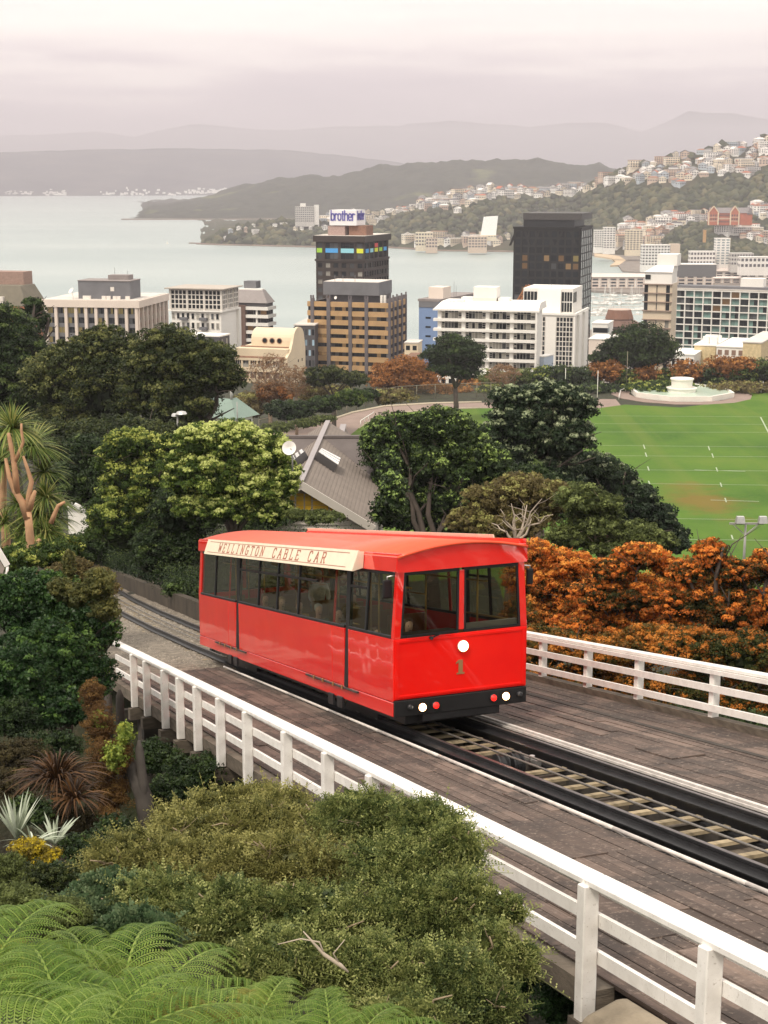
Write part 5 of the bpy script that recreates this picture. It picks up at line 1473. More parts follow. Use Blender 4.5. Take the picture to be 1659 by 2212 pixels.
b.grid('f', 0, W, zb_ - .4, z0 - .8, 6, 8, lambda i, j: cr.choice([gd, gd, gd, gd2, gb, gw2 if cr.random() < .5 else gd]), 1.5, 1.5, cbr, .32)
b.grid('s', 0, S, zb_ - .4, z0 - .8, 10, 8, lambda i, j: cr.choice([gd, gd, gd2]), .8, 1.3, cbr, .32)
# rooftop sign box
b.box('plant_roof', M('pinkish_roof_plant', (.38, .27, .24), .8), W * .20, W * .55, 3, 9, H + .5, H + 4.2); b.box('plant_roof', M('brown_roof_plant', (.24, .13, .09), .8), W * .62, W * .98, 4, 12, H + .5, H + 4.4)
zs = H + 4.5; sx0, sx1, sy0, sy1 = W * .24, W * .80, 2.6, 13
sg = b.box('sign_box', M('sign_white', (.82, .80, .80), .5, .02), sx0, sx1, sy0, sy1, zs, zs + 6.2)
pur = M('sign_purple', (.13, .12, .42), .5, .03)
def stroke_text(txt, org, ux, uz, out, cwid, hgt, th):
    LC = {'b': [((0, 0), (0, 9)), 'o'], 'r': [((0, 0), (0, 6)), ((0, 4.6), (1.6, 6)), ((1.6, 6), (3, 5.6))], 'o': ['o'], 't': [((1, 0), (1, 8.2)), ((-.2, 5.9), (2.6, 5.9)), ((1, 0), (2.4, .1))],
          'h': [((0, 0), (0, 9)), ((0, 4.4), (1.4, 6)), ((1.4, 6), (2.9, 6)), ((2.9, 6), (3.8, 4.8)), ((3.8, 4.8), (3.8, 0))], 'e': [((0, 3), (4, 3)), ((4, 3), (3.8, 4.8)), ((3.8, 4.8), (2.8, 6)), ((2.8, 6), (1.2, 6)), ((1.2, 6), (.1, 4.6)), ((.1, 4.6), (0, 1.6)), ((0, 1.6), (1.2, 0)), ((1.2, 0), (3.6, .4))]}
    adv = {'b': 5.3, 'r': 3.9, 'o': 5.4, 't': 3.6, 'h': 5.1, 'e': 5.3}
    rnd = [((1.2, 0), (.1, 1.6)), ((.1, 1.6), (.1, 4.4)), ((.1, 4.4), (1.2, 6)), ((1.2, 6), (2.9, 6)), ((2.9, 6), (4, 4.4)), ((4, 4.4), (4, 1.6)), ((4, 1.6), (2.9, 0)), ((2.9, 0), (1.2, 0))]
    tot = sum(adv[c] for c in txt) - 1.2; k = cwid / tot; x = 0
    for ch in txt:
        m = MB(); st_ = []
        for q in LC[ch]: st_ += rnd if q == 'o' else [q]
        for a, c in st_:
            A = Vector(org) + Vector(ux) * (x + a[0]) * k + Vector(uz) * a[1] * hgt / 9; B = Vector(org) + Vector(ux) * (x + c[0]) * k + Vector(uz) * c[1] * hgt / 9
            dd = (B - A).normalized() * th * .4
            m.beam(A - dd, B + dd, th, .12, out)
        m.build('letter', pur, sg); x += adv[ch]
stroke_text('brother', (sx0 + .8, sy0 - .08, zs + 2.1), (1, 0, 0), (0, 0, 1), (0, -1, 0), (sx1 - sx0) - 1.6, 3.9, .52)
stroke_text('brother', (sx1 + .08, sy0 + 1.2, zs + 2.4), (0, 1, 0), (0, 0, 1), (1, 0, 0), (sy1 - sy0) - 2.6, 3.4, .6)

# 10 black tower
b = Bld('black_tower', 'tall black glass tower with a grid of dark square windows, some lit amber', 'office tower', 1108, 1257, 1284, 491, 760, 6, 3)
H = b.H; W, S = b.W, b.S; b.core(cbk, H - 1, .4)
b.box('roof', cbk, 0, W, 0, S, H - 1, H); b.box('crown_recess', M('crown_recess', (.012, .014, .016), .5), W * .145, W * .885, 1.5, S * .9, H, H + 3.4); b.box('crown', M('crown_band', (.06, .056, .054), .6), W * .14, W * .99, 1.0, S * .95, H + 3.4, H + 6.6)
def bm_(i, j):
    r = cr.random()
    if j in (10, 9) and i < 6 and r < .5: return gd
    if j in (8, 7, 4, 3, 2) and r < .34: return cr.choice([gw, gy, gw2, gw2, gd2])
    return gd
b.grid('f', .8, W - .8, H - 1 - 12 * 3.87 - .5, H - 1.6, 9, 12, bm_, 1.0, 1.1, cbk, .3)
m = MB()     # diagonal braces of the top two floors
for c0 in (.11, .45, .78):
    for sgn in (-1, 1):
        for w0 in (0,):
            m.prism([((c0 + sgn * .04) * W, .02, H - 1.7), ((c0 + sgn * .075) * W, .02, H - 1.7), ((c0 + sgn * .165) * W, .02, H - 9.2), ((c0 + sgn * .13) * W, .02, H - 9.2)], (0, .22, 0))
m.build('brace', cbk, b.t)
b.grid('s', .6, S - .4, H - 1 - 26 * 3.87 + 40, H - 1.6, 6, 16, lambda i, j: wglass('side_reflecting_pane', (.10, .095, .09), .06, .9, .3), .35, .5, cbk, .3)

# 11 white balcony block (front)
b = Bld('balcony_block', 'white five storey block with long continuous balconies and rooftop lift house', 'apartment block', 944, 1162, 1170, 671, 455, 3, 30)
H = b.H; W, S = b.W, 14; b.S = S; b.core(cw2, H, .9)
m = MB(); m.hexa([(-.8, -1, H), (W + .4, -1, H), (W + .4, S, H), (-.8, S, H), (.8, 3.5, H + 2.0), (W + .2, 3.5, H + 2.0), (W + .2, S - 1, H + 2), (.8, S - 1, H + 2)]); m.build('roof', cw2, b.t)
b.box('eave', cw2, -1.0, W + .6, -1.3, 1, H - .5, H - .01)
b.box('lift_house', cw2, W * .33, W * .56, 5, 11, H + 1.8, H + 6.2); b.box('lift_house_base', cw_, W * .34, W * .56, 4.6, 11, H + 1, H + 3)
b.box('roof_step', cw2, W * .2, W * .32, 6, 10, H + 1.9, H + 3); b.box('roof_step', cw2, W * .57, W * .68, 6, 10, H + 1.9, H + 3)
st = 2.93
for f in range(7):
    zt = H - .5 - f * st
    b.box('balcony', cw2, -.9, W + .1, -1.1, .9, zt - st - .25, zt - st + .55)
    for g in range(4):
        a = W * (.045 + g * .24); b.slab('pier', cw2, 'f', a - W * .038, a, zt - st + .55, zt, .0, .9); L_ = W * .205
        ws = [0, .14, .30, .45, .60, .80, 1.0]
        for k in range(6):
            u0, u1 = a + L_ * ws[k] + .06, a + L_ * ws[k + 1] - .06
            mt = cr.choice([gd, gd, gd2, gb, gb])
            if k in (0, 5):
                for q in range(3): b.pane('f', u0, u1, zt - st + .65 + q * .58, zt - st + 1.12 + q * .58, cr.choice([gd, gb]), .86)
            else:
                b.pane('f', u0, u1, zt - st + .6, zt - .75, mt, .86); b.pane('f', u0, u1, zt - .65, zt - .15, gd2, .86)
b.slab('end_wall', cw2, 'f', W * .985, W, 0, H, -1.2, 1)
clutter(b, 2, W * .3, 2, 5, H + 1.3, 2, cw2, 1.2); clutter(b, W * .6, W * .95, 2, 6, H + 1.3, 3, cw2, 1.2)

# 12 blue sided block behind
b = Bld('blue_block', 'tall block with plain blue end wall and grey glazed side behind white balcony block', 'office building', 905, 950, 1040, 652, 520, 24, 22)
H = b.H; W, S = b.W, b.S; b.core(M('blue_wall', (.17, .25, .42), .7, .06, .3), H, 0)
b.box('roof', rfg, -.3, W + .3, -.3, S, H, H + .8); b.box('wedge', cgy, 0, W * .95, -.2, .0, H - 2, H)
for f in range(9): piece('window', gd, b.t, (W * .45, -.02, H - 5.5 - f * 3.1), (1.9, .1, .6))
b.grid('s', .3, S, H - 5.5, H - .3, 14, 2, [gd, gd2], .35, .4, cgy, .0); b.grid('s', .3, S, H - 28, H - 10, 14, 8, [gd, gd2, gb], .35, .9, cw_, .0)
b.box('lift_house', cpk, W * .3, W * 1.0, 3, 10, H + .8, H + 4.6); pole(b, W, 13, H, 6); pole(b, W, 15, H, 4.4)

# 13 white gridded tower
b = Bld('white_grid_tower', 'white tower with two tall dark window grids, standing in front of the black tower', 'office tower', 1120, 1243, 1271, 682, 500, 10, 26)
H = b.H; W, S = b.W, b.S; b.core(cw2, H, .4)
b.box('parapet', cw2, -.2, W + .3, -.3, .5, H, H + .7); b.box('parapet', cw2, W - .5, W + .3, .51, S, H, H + .7)
b.slab('wall_panel', cw2, 'f', 0, W * .275, 0, H - .5, 0, .4); b.slab('wall_panel', cw2, 'f', W * .48, W * .665, 0, H - .5, 0, .4); b.slab('wall_panel', cw2, 'f', W * .965, W, 0, H - .01, -.1, .4)
b.grid('f', W * .28, W * .475, H - 1.0 - 21 * 1.56, H - .6, 4, 21, [gd, gd, gd2], .22, .25, cw_, .3)
b.grid('f', W * .67, W * .96, H - 1.0 - 22 * 1.56, H - .6, 5, 22, [gd, gd, gd, gd2], .22, .25, cw_, .3)
b.slab('side_fin', cw2, 's', S * .2, S * .42, 0, H, -.5, .4); b.slab('side_fin', cw2, 's', S * .62, S * .9, 0, H, -.5, .4)
zp = H + .1; ph = 7.5
b.box('penthouse', cw2, W * .02, W * .90, 5.5, S * .9, zp, zp + ph + .6)
for (a, c) in ((.03, .27), (.70, .89)):
    n_ = 4
    for k in range(n_):
        for q in range(2):
            w = (c - a) * W / n_; b.pane('f', a * W + k * w + .1, a * W + (k + 1) * w - .1, zp + .6 + q * 3.4, zp + 3.6 + q * 3.4, gd, 5.46)
m = MB(); m.hexa([(W * .26, 3.4, zp + .2), (W * .70, 3.4, zp + .2), (W * .70, 5.4, zp + .2), (W * .26, 5.4, zp + .2), (W * .29, 4.9, zp + ph + .2), (W * .695, 4.9, zp + ph + .2), (W * .695, 5.4, zp + ph + .2), (W * .29, 5.4, zp + ph + .2)]); m.build('sloping_panel', cw2, b.t)
for k in range(3): b.box('side_glazing', gd2, W * .90, W * .90 + .1, 6 + k * 2.2, 7.8 + k * 2.2, zp + 3.5, zp + 6.8)
b.box('porch', cgy, W * .44, W * .86, -2.4, 0, H - 35, H - 33)
pole(b, W * .5, 7, zp + 8, 1.6); pole(b, W * .7, 7, zp + 8, 1.2)
clutter(b, W * .0, W * .25, .8, 4.5, H, 4, cw2, 2)
# pale blue annex in front
b = Bld('pale_annex', 'small pale blue annex between white balcony block and gridded tower', 'building', 1160, 1176, 1196, 772, 465, 30, 28)
b.core(M('pale_blue_wall', (.45, .52, .62), .7, .05), b.H, 0); b.box('roof', cw2, -.1, b.W + .1, -.1, b.S, b.H, b.H + .3)

# 14 orange construction crane boom behind
t = thing('construction_crane', 'rusty orange lattice crane boom leaning in front of the black tower', 'crane', at(1110, 668, 640))
m = MB(at(1110, 668, 640)); a = at(1113, 662, 640); c = at(1141, 615, 640)
for k in range(9):
    p0 = a.lerp(c, k / 9); p1 = a.lerp(c, (k + 1) / 9)
    for s_ in (-.8, .8):
        m.beam(p0 + Vector((s_, 0, 0)), p1 + Vector((s_, 0, 0)), .3, .3)
    m.beam(p0 + Vector((-.8, 0, 0)), p1 + Vector((.8, 0, 0)), .22, .22); m.beam(p0 + Vector((.8, 0, 0)), p1 + Vector((-.8, 0, 0)), .22, .22)
m.beam(c, at(1148, 621, 640), 1.2, .5)
m.build('boom', M('crane_orange', (.42, .17, .06), .7), t)
m = MB(at(1110, 668, 640)); q = at(1116, 668, 640); m.box(q.x - 2.5, q.x + 2.5, q.y - 2, q.y + 2, q.z - 6, q.z + 2.5); m.build('cab', M('crane_rust', (.30, .09, .05), .7), t)

# 15 beige slab tower, right
b = Bld('beige_tower', 'narrow beige tower with dark horizontal joints and stepped white top', 'office tower', 1391, 1452, 1463, 614, 560, 5, 20)
H = b.H; W, S = b.W, b.S; b.core(cgy, H, .4)
bgw = M('tower_beige_panel', (.60, .50, .38), .8, .06, .3)
st = 3.18
for f in range(12):
    zt = H - f * st
    b.slab('floor_band', M('band_brown', (.28, .21, .17), .8), 'f', -.3, W + .2, zt - .35, zt, -.6, .5)
    if f in (3,): b.slab('panel', bgw, 'f', 0, W, zt - st, zt - .35, 0, .4)
    else:
        b.slab('panel', bgw, 'f', W * .16, W * .45, zt - st, zt - .35, 0, .4); b.slab('panel', bgw, 'f', W * .49, W * .79, zt - st, zt - .35, 0, .4); b.slab('panel', bgw, 'f', W * .93, W, zt - st, zt - .35, 0, .4)
        b.pane('f', W * .02, W * .14, zt - st + .05, zt - .4, gd, .38); b.pane('f', W * .80, W * .92, zt - st + .05, zt - .4, cr.choice([gd, gb]), .38)
b.slab('side_wall', bgw, 's', 0, S, 0, H, -.1, .4)
b.box('upper_house', cw2, W * .02, W * .98, .5, S, H, H + 4.2); piece('window', gd, b.t, (W * .13, .4, H + 2.4), (1.9, .3, 1.6))
m = MB(); m.hexa([(W * .0, 0, H + 4.2), (W, 0, H + 4.2), (W, S, H + 4.2), (0, S, H + 4.2), (W * .35, 2.5, H + 6.4), (W * 1.0, 2.5, H + 6.4), (W * 1.0, S, H + 6.4), (W * .35, S, H + 6.4)]); m.build('stepped_roof', cw2, b.t)
b.box('top_house', cw2, W * .40, W * 1.1, 3, S, H + 6.4, H + 10.5)

# 16 hotel grid, right
b = Bld('hotel_block', 'long white framed hotel block with grid of teal curtained windows', 'hotel', 1460, 1720, 1740, 632, 660, 2, 10)
H = b.H; W, S = b.W, 14; b.S = S; b.core(cdk, H, .9)
b.box('roof', rfp, -.4, W, -.4, S, H, H + .5)
nc = 13; st = 3.0
b.box('roof_band', cw2, -.3, W, -.3, .6, H - .6, H - .01); b.box('roof_house', cw2, W * .53, W * .72, 3, 9, H + 1.0, H + 5.2); b.box('upper_deck', cgy, 0, W, .9, 8, H + .5, H + 1.6)
for f in range(11):
    zt = H - .6 - f * st
    b.slab('slab_edge', cw2, 'f', 0, W, zt - st, zt - st + .42, .0, .9)
    for k in range(nc):
        u = k * W / nc
        if f < 10:
            mt = cr.choice([gt, gt, gt, gd, gd2, gd])
            lit = cr.random() < .03
            w = W / nc - .55
            for q in range(2):
                b.pane('f', u + .5 + q * w / 2 + .04, u + .5 + (q + 1) * w / 2 - .04, zt - st + .45, zt - .05, gw2 if lit else (mt if q == 0 or cr.random() < .6 else gd), .86)
for k in range(nc + 1): b.slab('fin', cw2, 'f', max(0, k * W / nc - .0), k * W / nc + .45, 0, H - .61, -.12, .9)

# 17 low cream buildings at the right foot
def simple(name, label, xl, xc, xr, yt, yb, Y, psi, mt, rt, fl=0, nw=0, wm=None):
    zb = at(xc, yb, Y).z
    b = Bld(name, label, 'building', xl, xc, xr, yt, Y, psi, zb); b.core(mt, b.H, 0); b.box('roof', rt, -.2, b.W + .2, -.2, b.S + .2, b.H, b.H + .35)
    for i in range(fl):
        for k in range(nw): piece('window', wm or gd, b.t, (b.W * (k + .5) / nw, -.02, b.H * (i + .5) / fl), (b.W / nw * .6, .1, b.H / fl * .5))
    return b
b = simple('stepped_hall', 'white stepped hall roof with lift boxes below the hotel', 1500, 1546, 1572, 748, 790, 480, 12, M('cream_yellow', (.60, .48, .28), .8), cw2)
clutter(b, 0, b.W, 1, b.S - 2, b.H, 6, cw2, 3)
b = simple('terrace_block', 'low white block with brown terrace recess below the hotel', 1548, 1608, 1640, 752, 796, 470, 6, cw2, cw2, 2, 4, M('terrace_brown', (.25, .16, .12), .8))
simple('cream_block', 'plain cream yellow block beside the fountain trees at right', 1605, 1645, 1700, 742, 800, 455, 5, M('cream_yellow', (.60, .48, .28)), rfp)
simple('white_low_block', 'low white flat roofed block left of the stepped hall', 1450, 1500, 1520, 768, 800, 470, 6, cw2, cw2, 1, 5)
simple('curved_white_shed', 'long low white shed with dark window strip beside black tower', 1272, 1334, 1350, 735, 790, 560, 4, cpk, cw2)
b = simple('ship_house', 'white rounded pavilion with dark window strip by the waterfront', 1279, 1313, 1325, 700, 735, 640, 4, cw2, cw2); b.box('window', gd, .5, b.W + .05, -.06, 4, b.H * .45, b.H * .75)
simple('cream_annex', 'small cream building right of the striped office', 874, 903, 912, 742, 800, 500, 3, ccr, rfp, 3, 2)
simple('back_roof', 'brown tiled low building between striped office and oak', 874, 900, 915, 775, 800, 470, 3, cdk, tile)
simple('white_foot_block', 'low white block glimpsed below the trees under the balcony block', 950, 1080, 1090, 812, 850, 425, 3, cw2, cw2, 1, 8)
# 18 brown pavilion on the water
t = thing('round_pavilion', 'dark brown flared pavilion roof standing by the marina', 'pavilion', at(1337, 712, 900))
s_ = mpp(900); br = M('brown_copper_roof', (.13, .07, .05), .7, .15, .3)
def ring(r, z): return [(r * s_ * math.cos(2 * math.pi * k / 10 + .3), r * s_ * math.sin(2 * math.pi * k / 10 + .3) * .9, z * s_) for k in range(10)]
def frus(nm, mt, r0, z0, r1, z1):
    m = MB(); a, c = ring(r0, z0), ring(r1, z1); m.add(a + c, [tuple(range(9, -1, -1)), tuple(range(10, 20))] + [(i, (i + 1) % 10, 10 + (i + 1) % 10, 10 + i) for i in range(10)]); return m.build(nm, mt, t)
frus('lower_wall', br, 46, -12, 46, 10); frus('lower_roof', br, 54, 10, 34, 21); frus('drum', br, 30, 21, 30, 24); frus('upper_roof', M('brown_shingle', (.20, .10, .065), .8, .15, .4), 31, 24, 25, 43); frus('cap', M('pale_cap', (.5, .4, .34)), 25, 43, 24, 44.5)

# 19 marina: sheds, boats
def shed(x0, x1, y0, yb, label, mt=None, st=10):
    a = onz(x0, yb, 2.4); c = onz(x1, yb, 2.4); Y = (a.y + c.y) / 2
    h = (yb - y0) * mpp(Y); t = thing('wharf_building', label, 'wharf building', ((a.x + c.x) / 2, Y, 2.4)); L = c.x - a.x
    m = MB(); m.box(-L / 2, L / 2, 0, 14, 0, h * .8); m.build('wall', mt or cpk, t)
    m = MB(); m.prism([(-L / 2 - 1, -2, h * .78), (-L / 2 - 1, 16, h * .78), (-L / 2 - 1, 7, h)], (L + 2, 0, 0)); m.build('roof', M('pink_white_roof', (.66, .57, .52), .8, .05, .1), t)
    n = int(L / 9)
    for i in range(n):
        for f in range(3):
            piece('window', gd2 if (i + f) % 3 else gd, t, (-L / 2 + (i + .5) * L / n, -.1, h * (.16 + .22 * f)), (L / n * .62, .3, h * .12))
        piece('pier', cw2, t, (-L / 2 + i * L / n, -.6, h * .4), (.6, 1.0, h * .78))
    return t
shed(1276, 1392, 592, 622, 'long pinkish wharf shed with colonnade beyond the marina, left stretch'); shed(1462, 1540, 585, 618, 'wharf building with white balconies right of beige tower'); shed(1545, 1670, 580, 606, 'long grey wharf terminal along the right edge', cw_)
shed(1500, 1600, 598, 612, 'low front wharf row with railings')
shed(1420, 1480, 556, 566, 'small pale pavilion by the beach end')
# small trees along the foreshore
mast = M('mast_white', (.6, .58, .55), .5)
hull_m = M('boat_hull_white', (.74, .71, .67), .4, .05)
bh = None
def boat(p, L, rz, label, hgt):
    global bh
    t = bpy.data.objects.new('moored_boat', None); C.objects.link(t); t.location = p; t.rotation_euler = (0, 0, rz); t.scale = (L / 10,) * 3
    tag(t, label, 'boat', 'boats moored in the marina')
    if bh is None:
        m = MB(); st_ = [(-5, 1.3), (-2, 1.6), (2, 1.4), (4.2, .7), (5.3, .05)]
        vs = []
        for x, w in st_: vs += [(x, -w, 1.1), (x, -w * .6, -.2), (x, w * .6, -.2), (x, w, 1.1)]
        fs = [(4 * i + k, 4 * i + 4 + k, 4 * i + 5 + k, 4 * i + 1 + k) for i in range(4) for k in range(3)] + [(4 * i + 3, 4 * i + 7, 4 * i + 4, 4 * i) for i in range(4)] + [(0, 1, 2, 3)]
        m.add(vs, fs); m.hexa([(-2.5, -1, 1.1), (2, -.8, 1.1), (2, .8, 1.1), (-2.5, 1, 1.1), (-2.2, -.7, 2.0), (1, -.6, 1.8), (1, .6, 1.8), (-2.2, .7, 2.0)])
        h_ = m.build('hull', hull_m, t); m = MB(); m.tube([(.5, 0, 1), (.5, 0, 13)], .16, 4); m.tube([(.5, 0, 2.6), (-4, 0, 2.7)], .2, 4); k_ = m.build('mast', mast, t); bh = (h_.data, k_.data)
    else:
        for nm, d_ in zip(('hull', 'mast'), bh):
            if nm == 'mast' and hgt < .3: continue
            link(bpy.data.objects.new(nm, d_), t)
for i in range(46):
    x = cr.uniform(1278, 1390); y = cr.choice([642, 650, 658, 672, 680]) + cr.uniform(-2, 2) + (x - 1278) * -.02
    boat(onz(x, y, .1), cr.uniform(9, 15), cr.choice([0, .2, math.pi, 1.4]), 'white yacht moored in rows in the marina right of the black tower', cr.random())
for i in range(5):
    a = onz(1274, 646 + i * 9, .3); c = onz(1392, 643 + i * 9, .3); m = MB(); m.beam(a, c, 2.0, .6); o = m.build('pontoon', rfp); tag(o, ['farthest', 'second farthest', 'middle', 'second nearest', 'nearest'][i] + ' pale floating pontoon between moored yachts in the marina', 'pontoon', 'marina pontoons')
m = MB(onz(361, 790 * .52 * 0 + 526, .1)); 
yb_ = onz(361, 527, .1)
t = thing('yacht', 'lone small white sail far out on the open harbour', 'yacht', yb_)
m = MB(); m.box(-2.6, 2.6, -1, 1, -.1, 1.0); m.build('hull', hull_m, t); m = MB(); m.prism([(-.8, 0, 1), (2.4, 0, 1), (.2, 0, 7)], (0, .1, 0)); m.build('sail', cw2, t)
# ------------------------------------------------------------------ sports field, path, fountain
FZ = CAM_Z - 55
def lawn_mat():
    m, t, p, o = newmat('mown_field_grass')
    n = noise(t, .05, 5, rough=.6); n2 = noise(t, 1.4, 5, rough=.7)
    st = noise(t, .16, 2, stretch=((1, .02, 1), (0, 0, .05)))
    c = ramp(t, n, [(.3, (.042, .105, .014)), (.55, (.078, .155, .020)), (.8, (.125, .185, .028))])
    c = mixc(t, ramp(t, n2, [(.4, (0, 0, 0)), (.8, (.5, .5, .5))]), c, (.105, .15, .035))
    c = mixc(t, ramp(t, st, [(.44, (0, 0, 0)), (.56, (.6, .6, .6))]), c, (.115, .165, .03))
    # worn orange-brown patch in front of the fountain
    g = nd(t, 'ShaderNodeNewGeometry'); vm = nd(t, 'ShaderNodeVectorMath', operation='SUBTRACT'); t.links.new(g.outputs['Position'], vm.inputs[0])
    pc = onz(1520, 1082, FZ); vm.inputs[1].default_value = pc
    mp_ = nd(t, 'ShaderNodeMapping'); mp_.inputs['Scale'].default_value = (1 / 8.5, 1 / 19, 1); t.links.new(vm.outputs[0], mp_.inputs[0])
    ln = nd(t, 'ShaderNodeVectorMath', operation='LENGTH'); t.links.new(mp_.outputs[0], ln.inputs[0])
    ad = nd(t, 'ShaderNodeMath', operation='MULTIPLY_ADD'); ad.inputs[1].default_value = .7; t.links.new(noise(t, .12, 5, rough=.65), ad.inputs[0]); hf = nd(t, 'ShaderNodeMath', operation='MULTIPLY'); hf.inputs[1].default_value = .35; t.links.new(ln.outputs['Value'], hf.inputs[0]); t.links.new(hf.outputs[0], ad.inputs[2])
    c = mixc(t, ramp(t, ad.outputs[0], [(.42, (.62, .62, .62)), (.66, (0, 0, 0))]), c, (.20, .10, .03))
    # drag the ramp to the 0..1 range
    t.links.new(c, p.inputs['Base Color']); p.inputs['Roughness'].default_value = .95; p.inputs['Specular IOR Level'].default_value = .1
    bump(t, p, n2, .5, .05); return m
def flat(name, pts, z, mat, label=None, cat=None, kind='structure', smoothn=0):
    top = [onz(x, y, z) for x, y in pts]
    if smoothn:
        q = []; n = len(top)
        for i in range(n):
            a, b, c, d = top[i - 1], top[i], top[(i + 1) % n], top[(i + 2) % n]
            for k in range(smoothn):
                u = k / smoothn; q.append(.5 * ((2 * b) + (c - a) * u + (2 * a - 5 * b + 4 * c - d) * u * u + (3 * b - a - 3 * c + d) * u ** 3))
        top = q
    m = MB(); m.add(top, [tuple(range(len(top)))]); o = m.build(name, mat, fix=False)
    for p in o.data.polygons:
        if p.normal.z < 0: p.flip()
    if kind: tag(o, label, cat, kind=kind)
    else: tag(o, label, cat)
    return o
lawn_m = lawn_mat()
path_m = M('pinkish_asphalt_path', (.25, .185, .155), .9, .12, .3)
flat('lawn', [(735, 958), (790, 912), (850, 894), (940, 885), (1040, 882), (1180, 880), (1290, 882), (1350, 874), (1470, 880), (1590, 866), (1612, 850), (1700, 847), (1850, 847), (2000, 1500), (900, 1600)], FZ + .10, lawn_m)
flat('path', [(520, 965), (556, 940), (640, 929), (700, 913), (760, 893), (830, 879), (930, 873), (1040, 870), (1180, 868), (1280, 862), (1330, 862), (1345, 880), (1290, 890), (1180, 884), (1040, 886), (940, 889), (850, 898), (790, 918), (735, 975), (620, 985)], FZ + .06, path_m)
m = MB()
kp = [(556, 939), (640, 928), (700, 912), (760, 892), (830, 878), (930, 872), (1040, 869)]
m.tube([onz(x, y, FZ + .12) for x, y in kp], .35, 4); o = m.build('path_edging', M('pale_kerb', (.42, .36, .27), .9, .1)); tag(o, kind='structure')
m = MB(); m.tube([onz(x, y, FZ + .10) for x, y in [(775, 925), (800, 909), (850, 893), (940, 884), (1040, 881)]], .22, 4); o = m.build('path_edging', M('pale_kerb', (.42, .36, .27))); tag(o, kind='structure')
# pitch markings
lm = M('field_line_white', (.36, .42, .30), .9, .1, .4)
def fline(a, b, w=.26):
    pa, pb = onz(*a, FZ + .14), onz(*b, FZ + .14); m = MB(); d = (pb - pa).normalized(); n = Vector((-d.y, d.x, 0)) * w / 2
    m.add([pa - n, pb - n, pb + n, pa + n], [(0, 1, 2, 3)]); o = m.build('pitch_line', lm, fix=False)
    for p in o.data.polygons:
        if p.normal.z < 0: p.flip()
    tag(o, kind='structure')
for yl, yr in ((898, 901), (915, 917), (933, 934), (962, 966), (984, 987), (1014, 1018), (1043, 1049), (1118, 1124), (1163, 1168)): fline((1285, yl), (1740, yr), .15)
for (x, y, w) in ((1390, 965, 0), (1394, 982, 0), (1399, 1012, 0), (1401, 1043, 0), (1530, 968, 0), (1538, 984, 0), (1547, 1014, 0), (1556, 1047, 0), (1566, 1080, 0), (1580, 1160, 0)): fline((x, y - 4.5), (x + 3, y + 4.5), .22)
fline((1643, 901), (1662, 938), .3); fline((1500, 1015), (1610, 1018), .3); fline((1535, 1080), (1640, 1083), .25)
# fountain
fc = onz(1472, 853, FZ); FR = 13.4
f = thing('fountain', 'white octagonal fountain pool with round centre at the far edge of the field', 'fountain', fc)
wf = M('fountain_white', (.76, .72, .65), .6, .06, .6); ww = M('pale_pool_water', (.50, .60, .50), .15, .06, .3)
def octo(r, z, n=8, ph=R(22.5)): return [(r * math.cos(ph + 2 * math.pi * k / n), r * math.sin(ph + 2 * math.pi * k / n), z) for k in range(n)]
def ringwall(nm, mt, ro, ri, z0, z1, n=8, par=f, ph=R(22.5)):
    m = MB(); a, b, c, d = octo(ro, z0, n, ph), octo(ro, z1, n, ph), octo(ri, z1, n, ph), octo(ri, z0, n, ph)
    m.add(a + b + c + d, [(j * n + i, j * n + (i + 1) % n, ((j + 1) % 4) * n + (i + 1) % n, ((j + 1) % 4) * n + i) for j in range(4) for i in range(n)]); return m.build(nm, mt, par)
ringwall('pool_wall', wf, FR, FR - .6, -.2, 1.35); m = MB(); m.add(octo(FR - .5, .95), [tuple(range(8))]); m.build('pool_water', ww, f, fix=False)
ringwall('paving', path_m, FR + 4.5, FR + .01, -.1, .12, 14)
m = MB(); m.lathe((0, 0, 0), (0, 0, 1), [(3.6, .2), (3.6, 1.7), (3.9, 1.75), (3.9, 1.95), (2.3, 1.96)], 24); m.build('lower_basin', wf, f)
m = MB(); m.lathe((0, 0, 0), (0, 0, 1), [(2.6, 1.9), (2.75, 3.9), (3.0, 4.0), (3.0, 4.3), (2.5, 4.32)], 24); m.build('centre_drum', wf, f)
# railing around it
def railing(label, pts, hgt, step, r=.05, mt=white_p):
    P_ = [onz(x, y, FZ) for x, y in pts]; h = thing('railing', label, 'railing', P_[0]); 
    m = MB(P_[0]); m.tube([p + Vector((0, 0, hgt)) for p in P_], r, 5); m.build('rail', mt, h)
    for a, b in zip(P_[:-1], P_[1:]):
        n = max(1, int((b - a).length / step))
        for i in range(n): p = a.lerp(b, i / n); m = MB(P_[0]); m.tube([p, p + Vector((0, 0, hgt))], r, 5); m.build('post', mt, h)
railing('pale railing curving behind the fountain pool', [(1337, 864), (1340, 852), (1362, 843), (1446, 838), (1520, 841), (1582, 848)], 1.1, 3.2, .07)
railing('white rail fence along the right far edge of the field', [(1588, 849), (1700, 850)], 1.1, 3.2, .08)
railing('short white rail fence beside the curving path', [(779, 921), (796, 910), (808, 902)], 1.3, 3.0, .10)
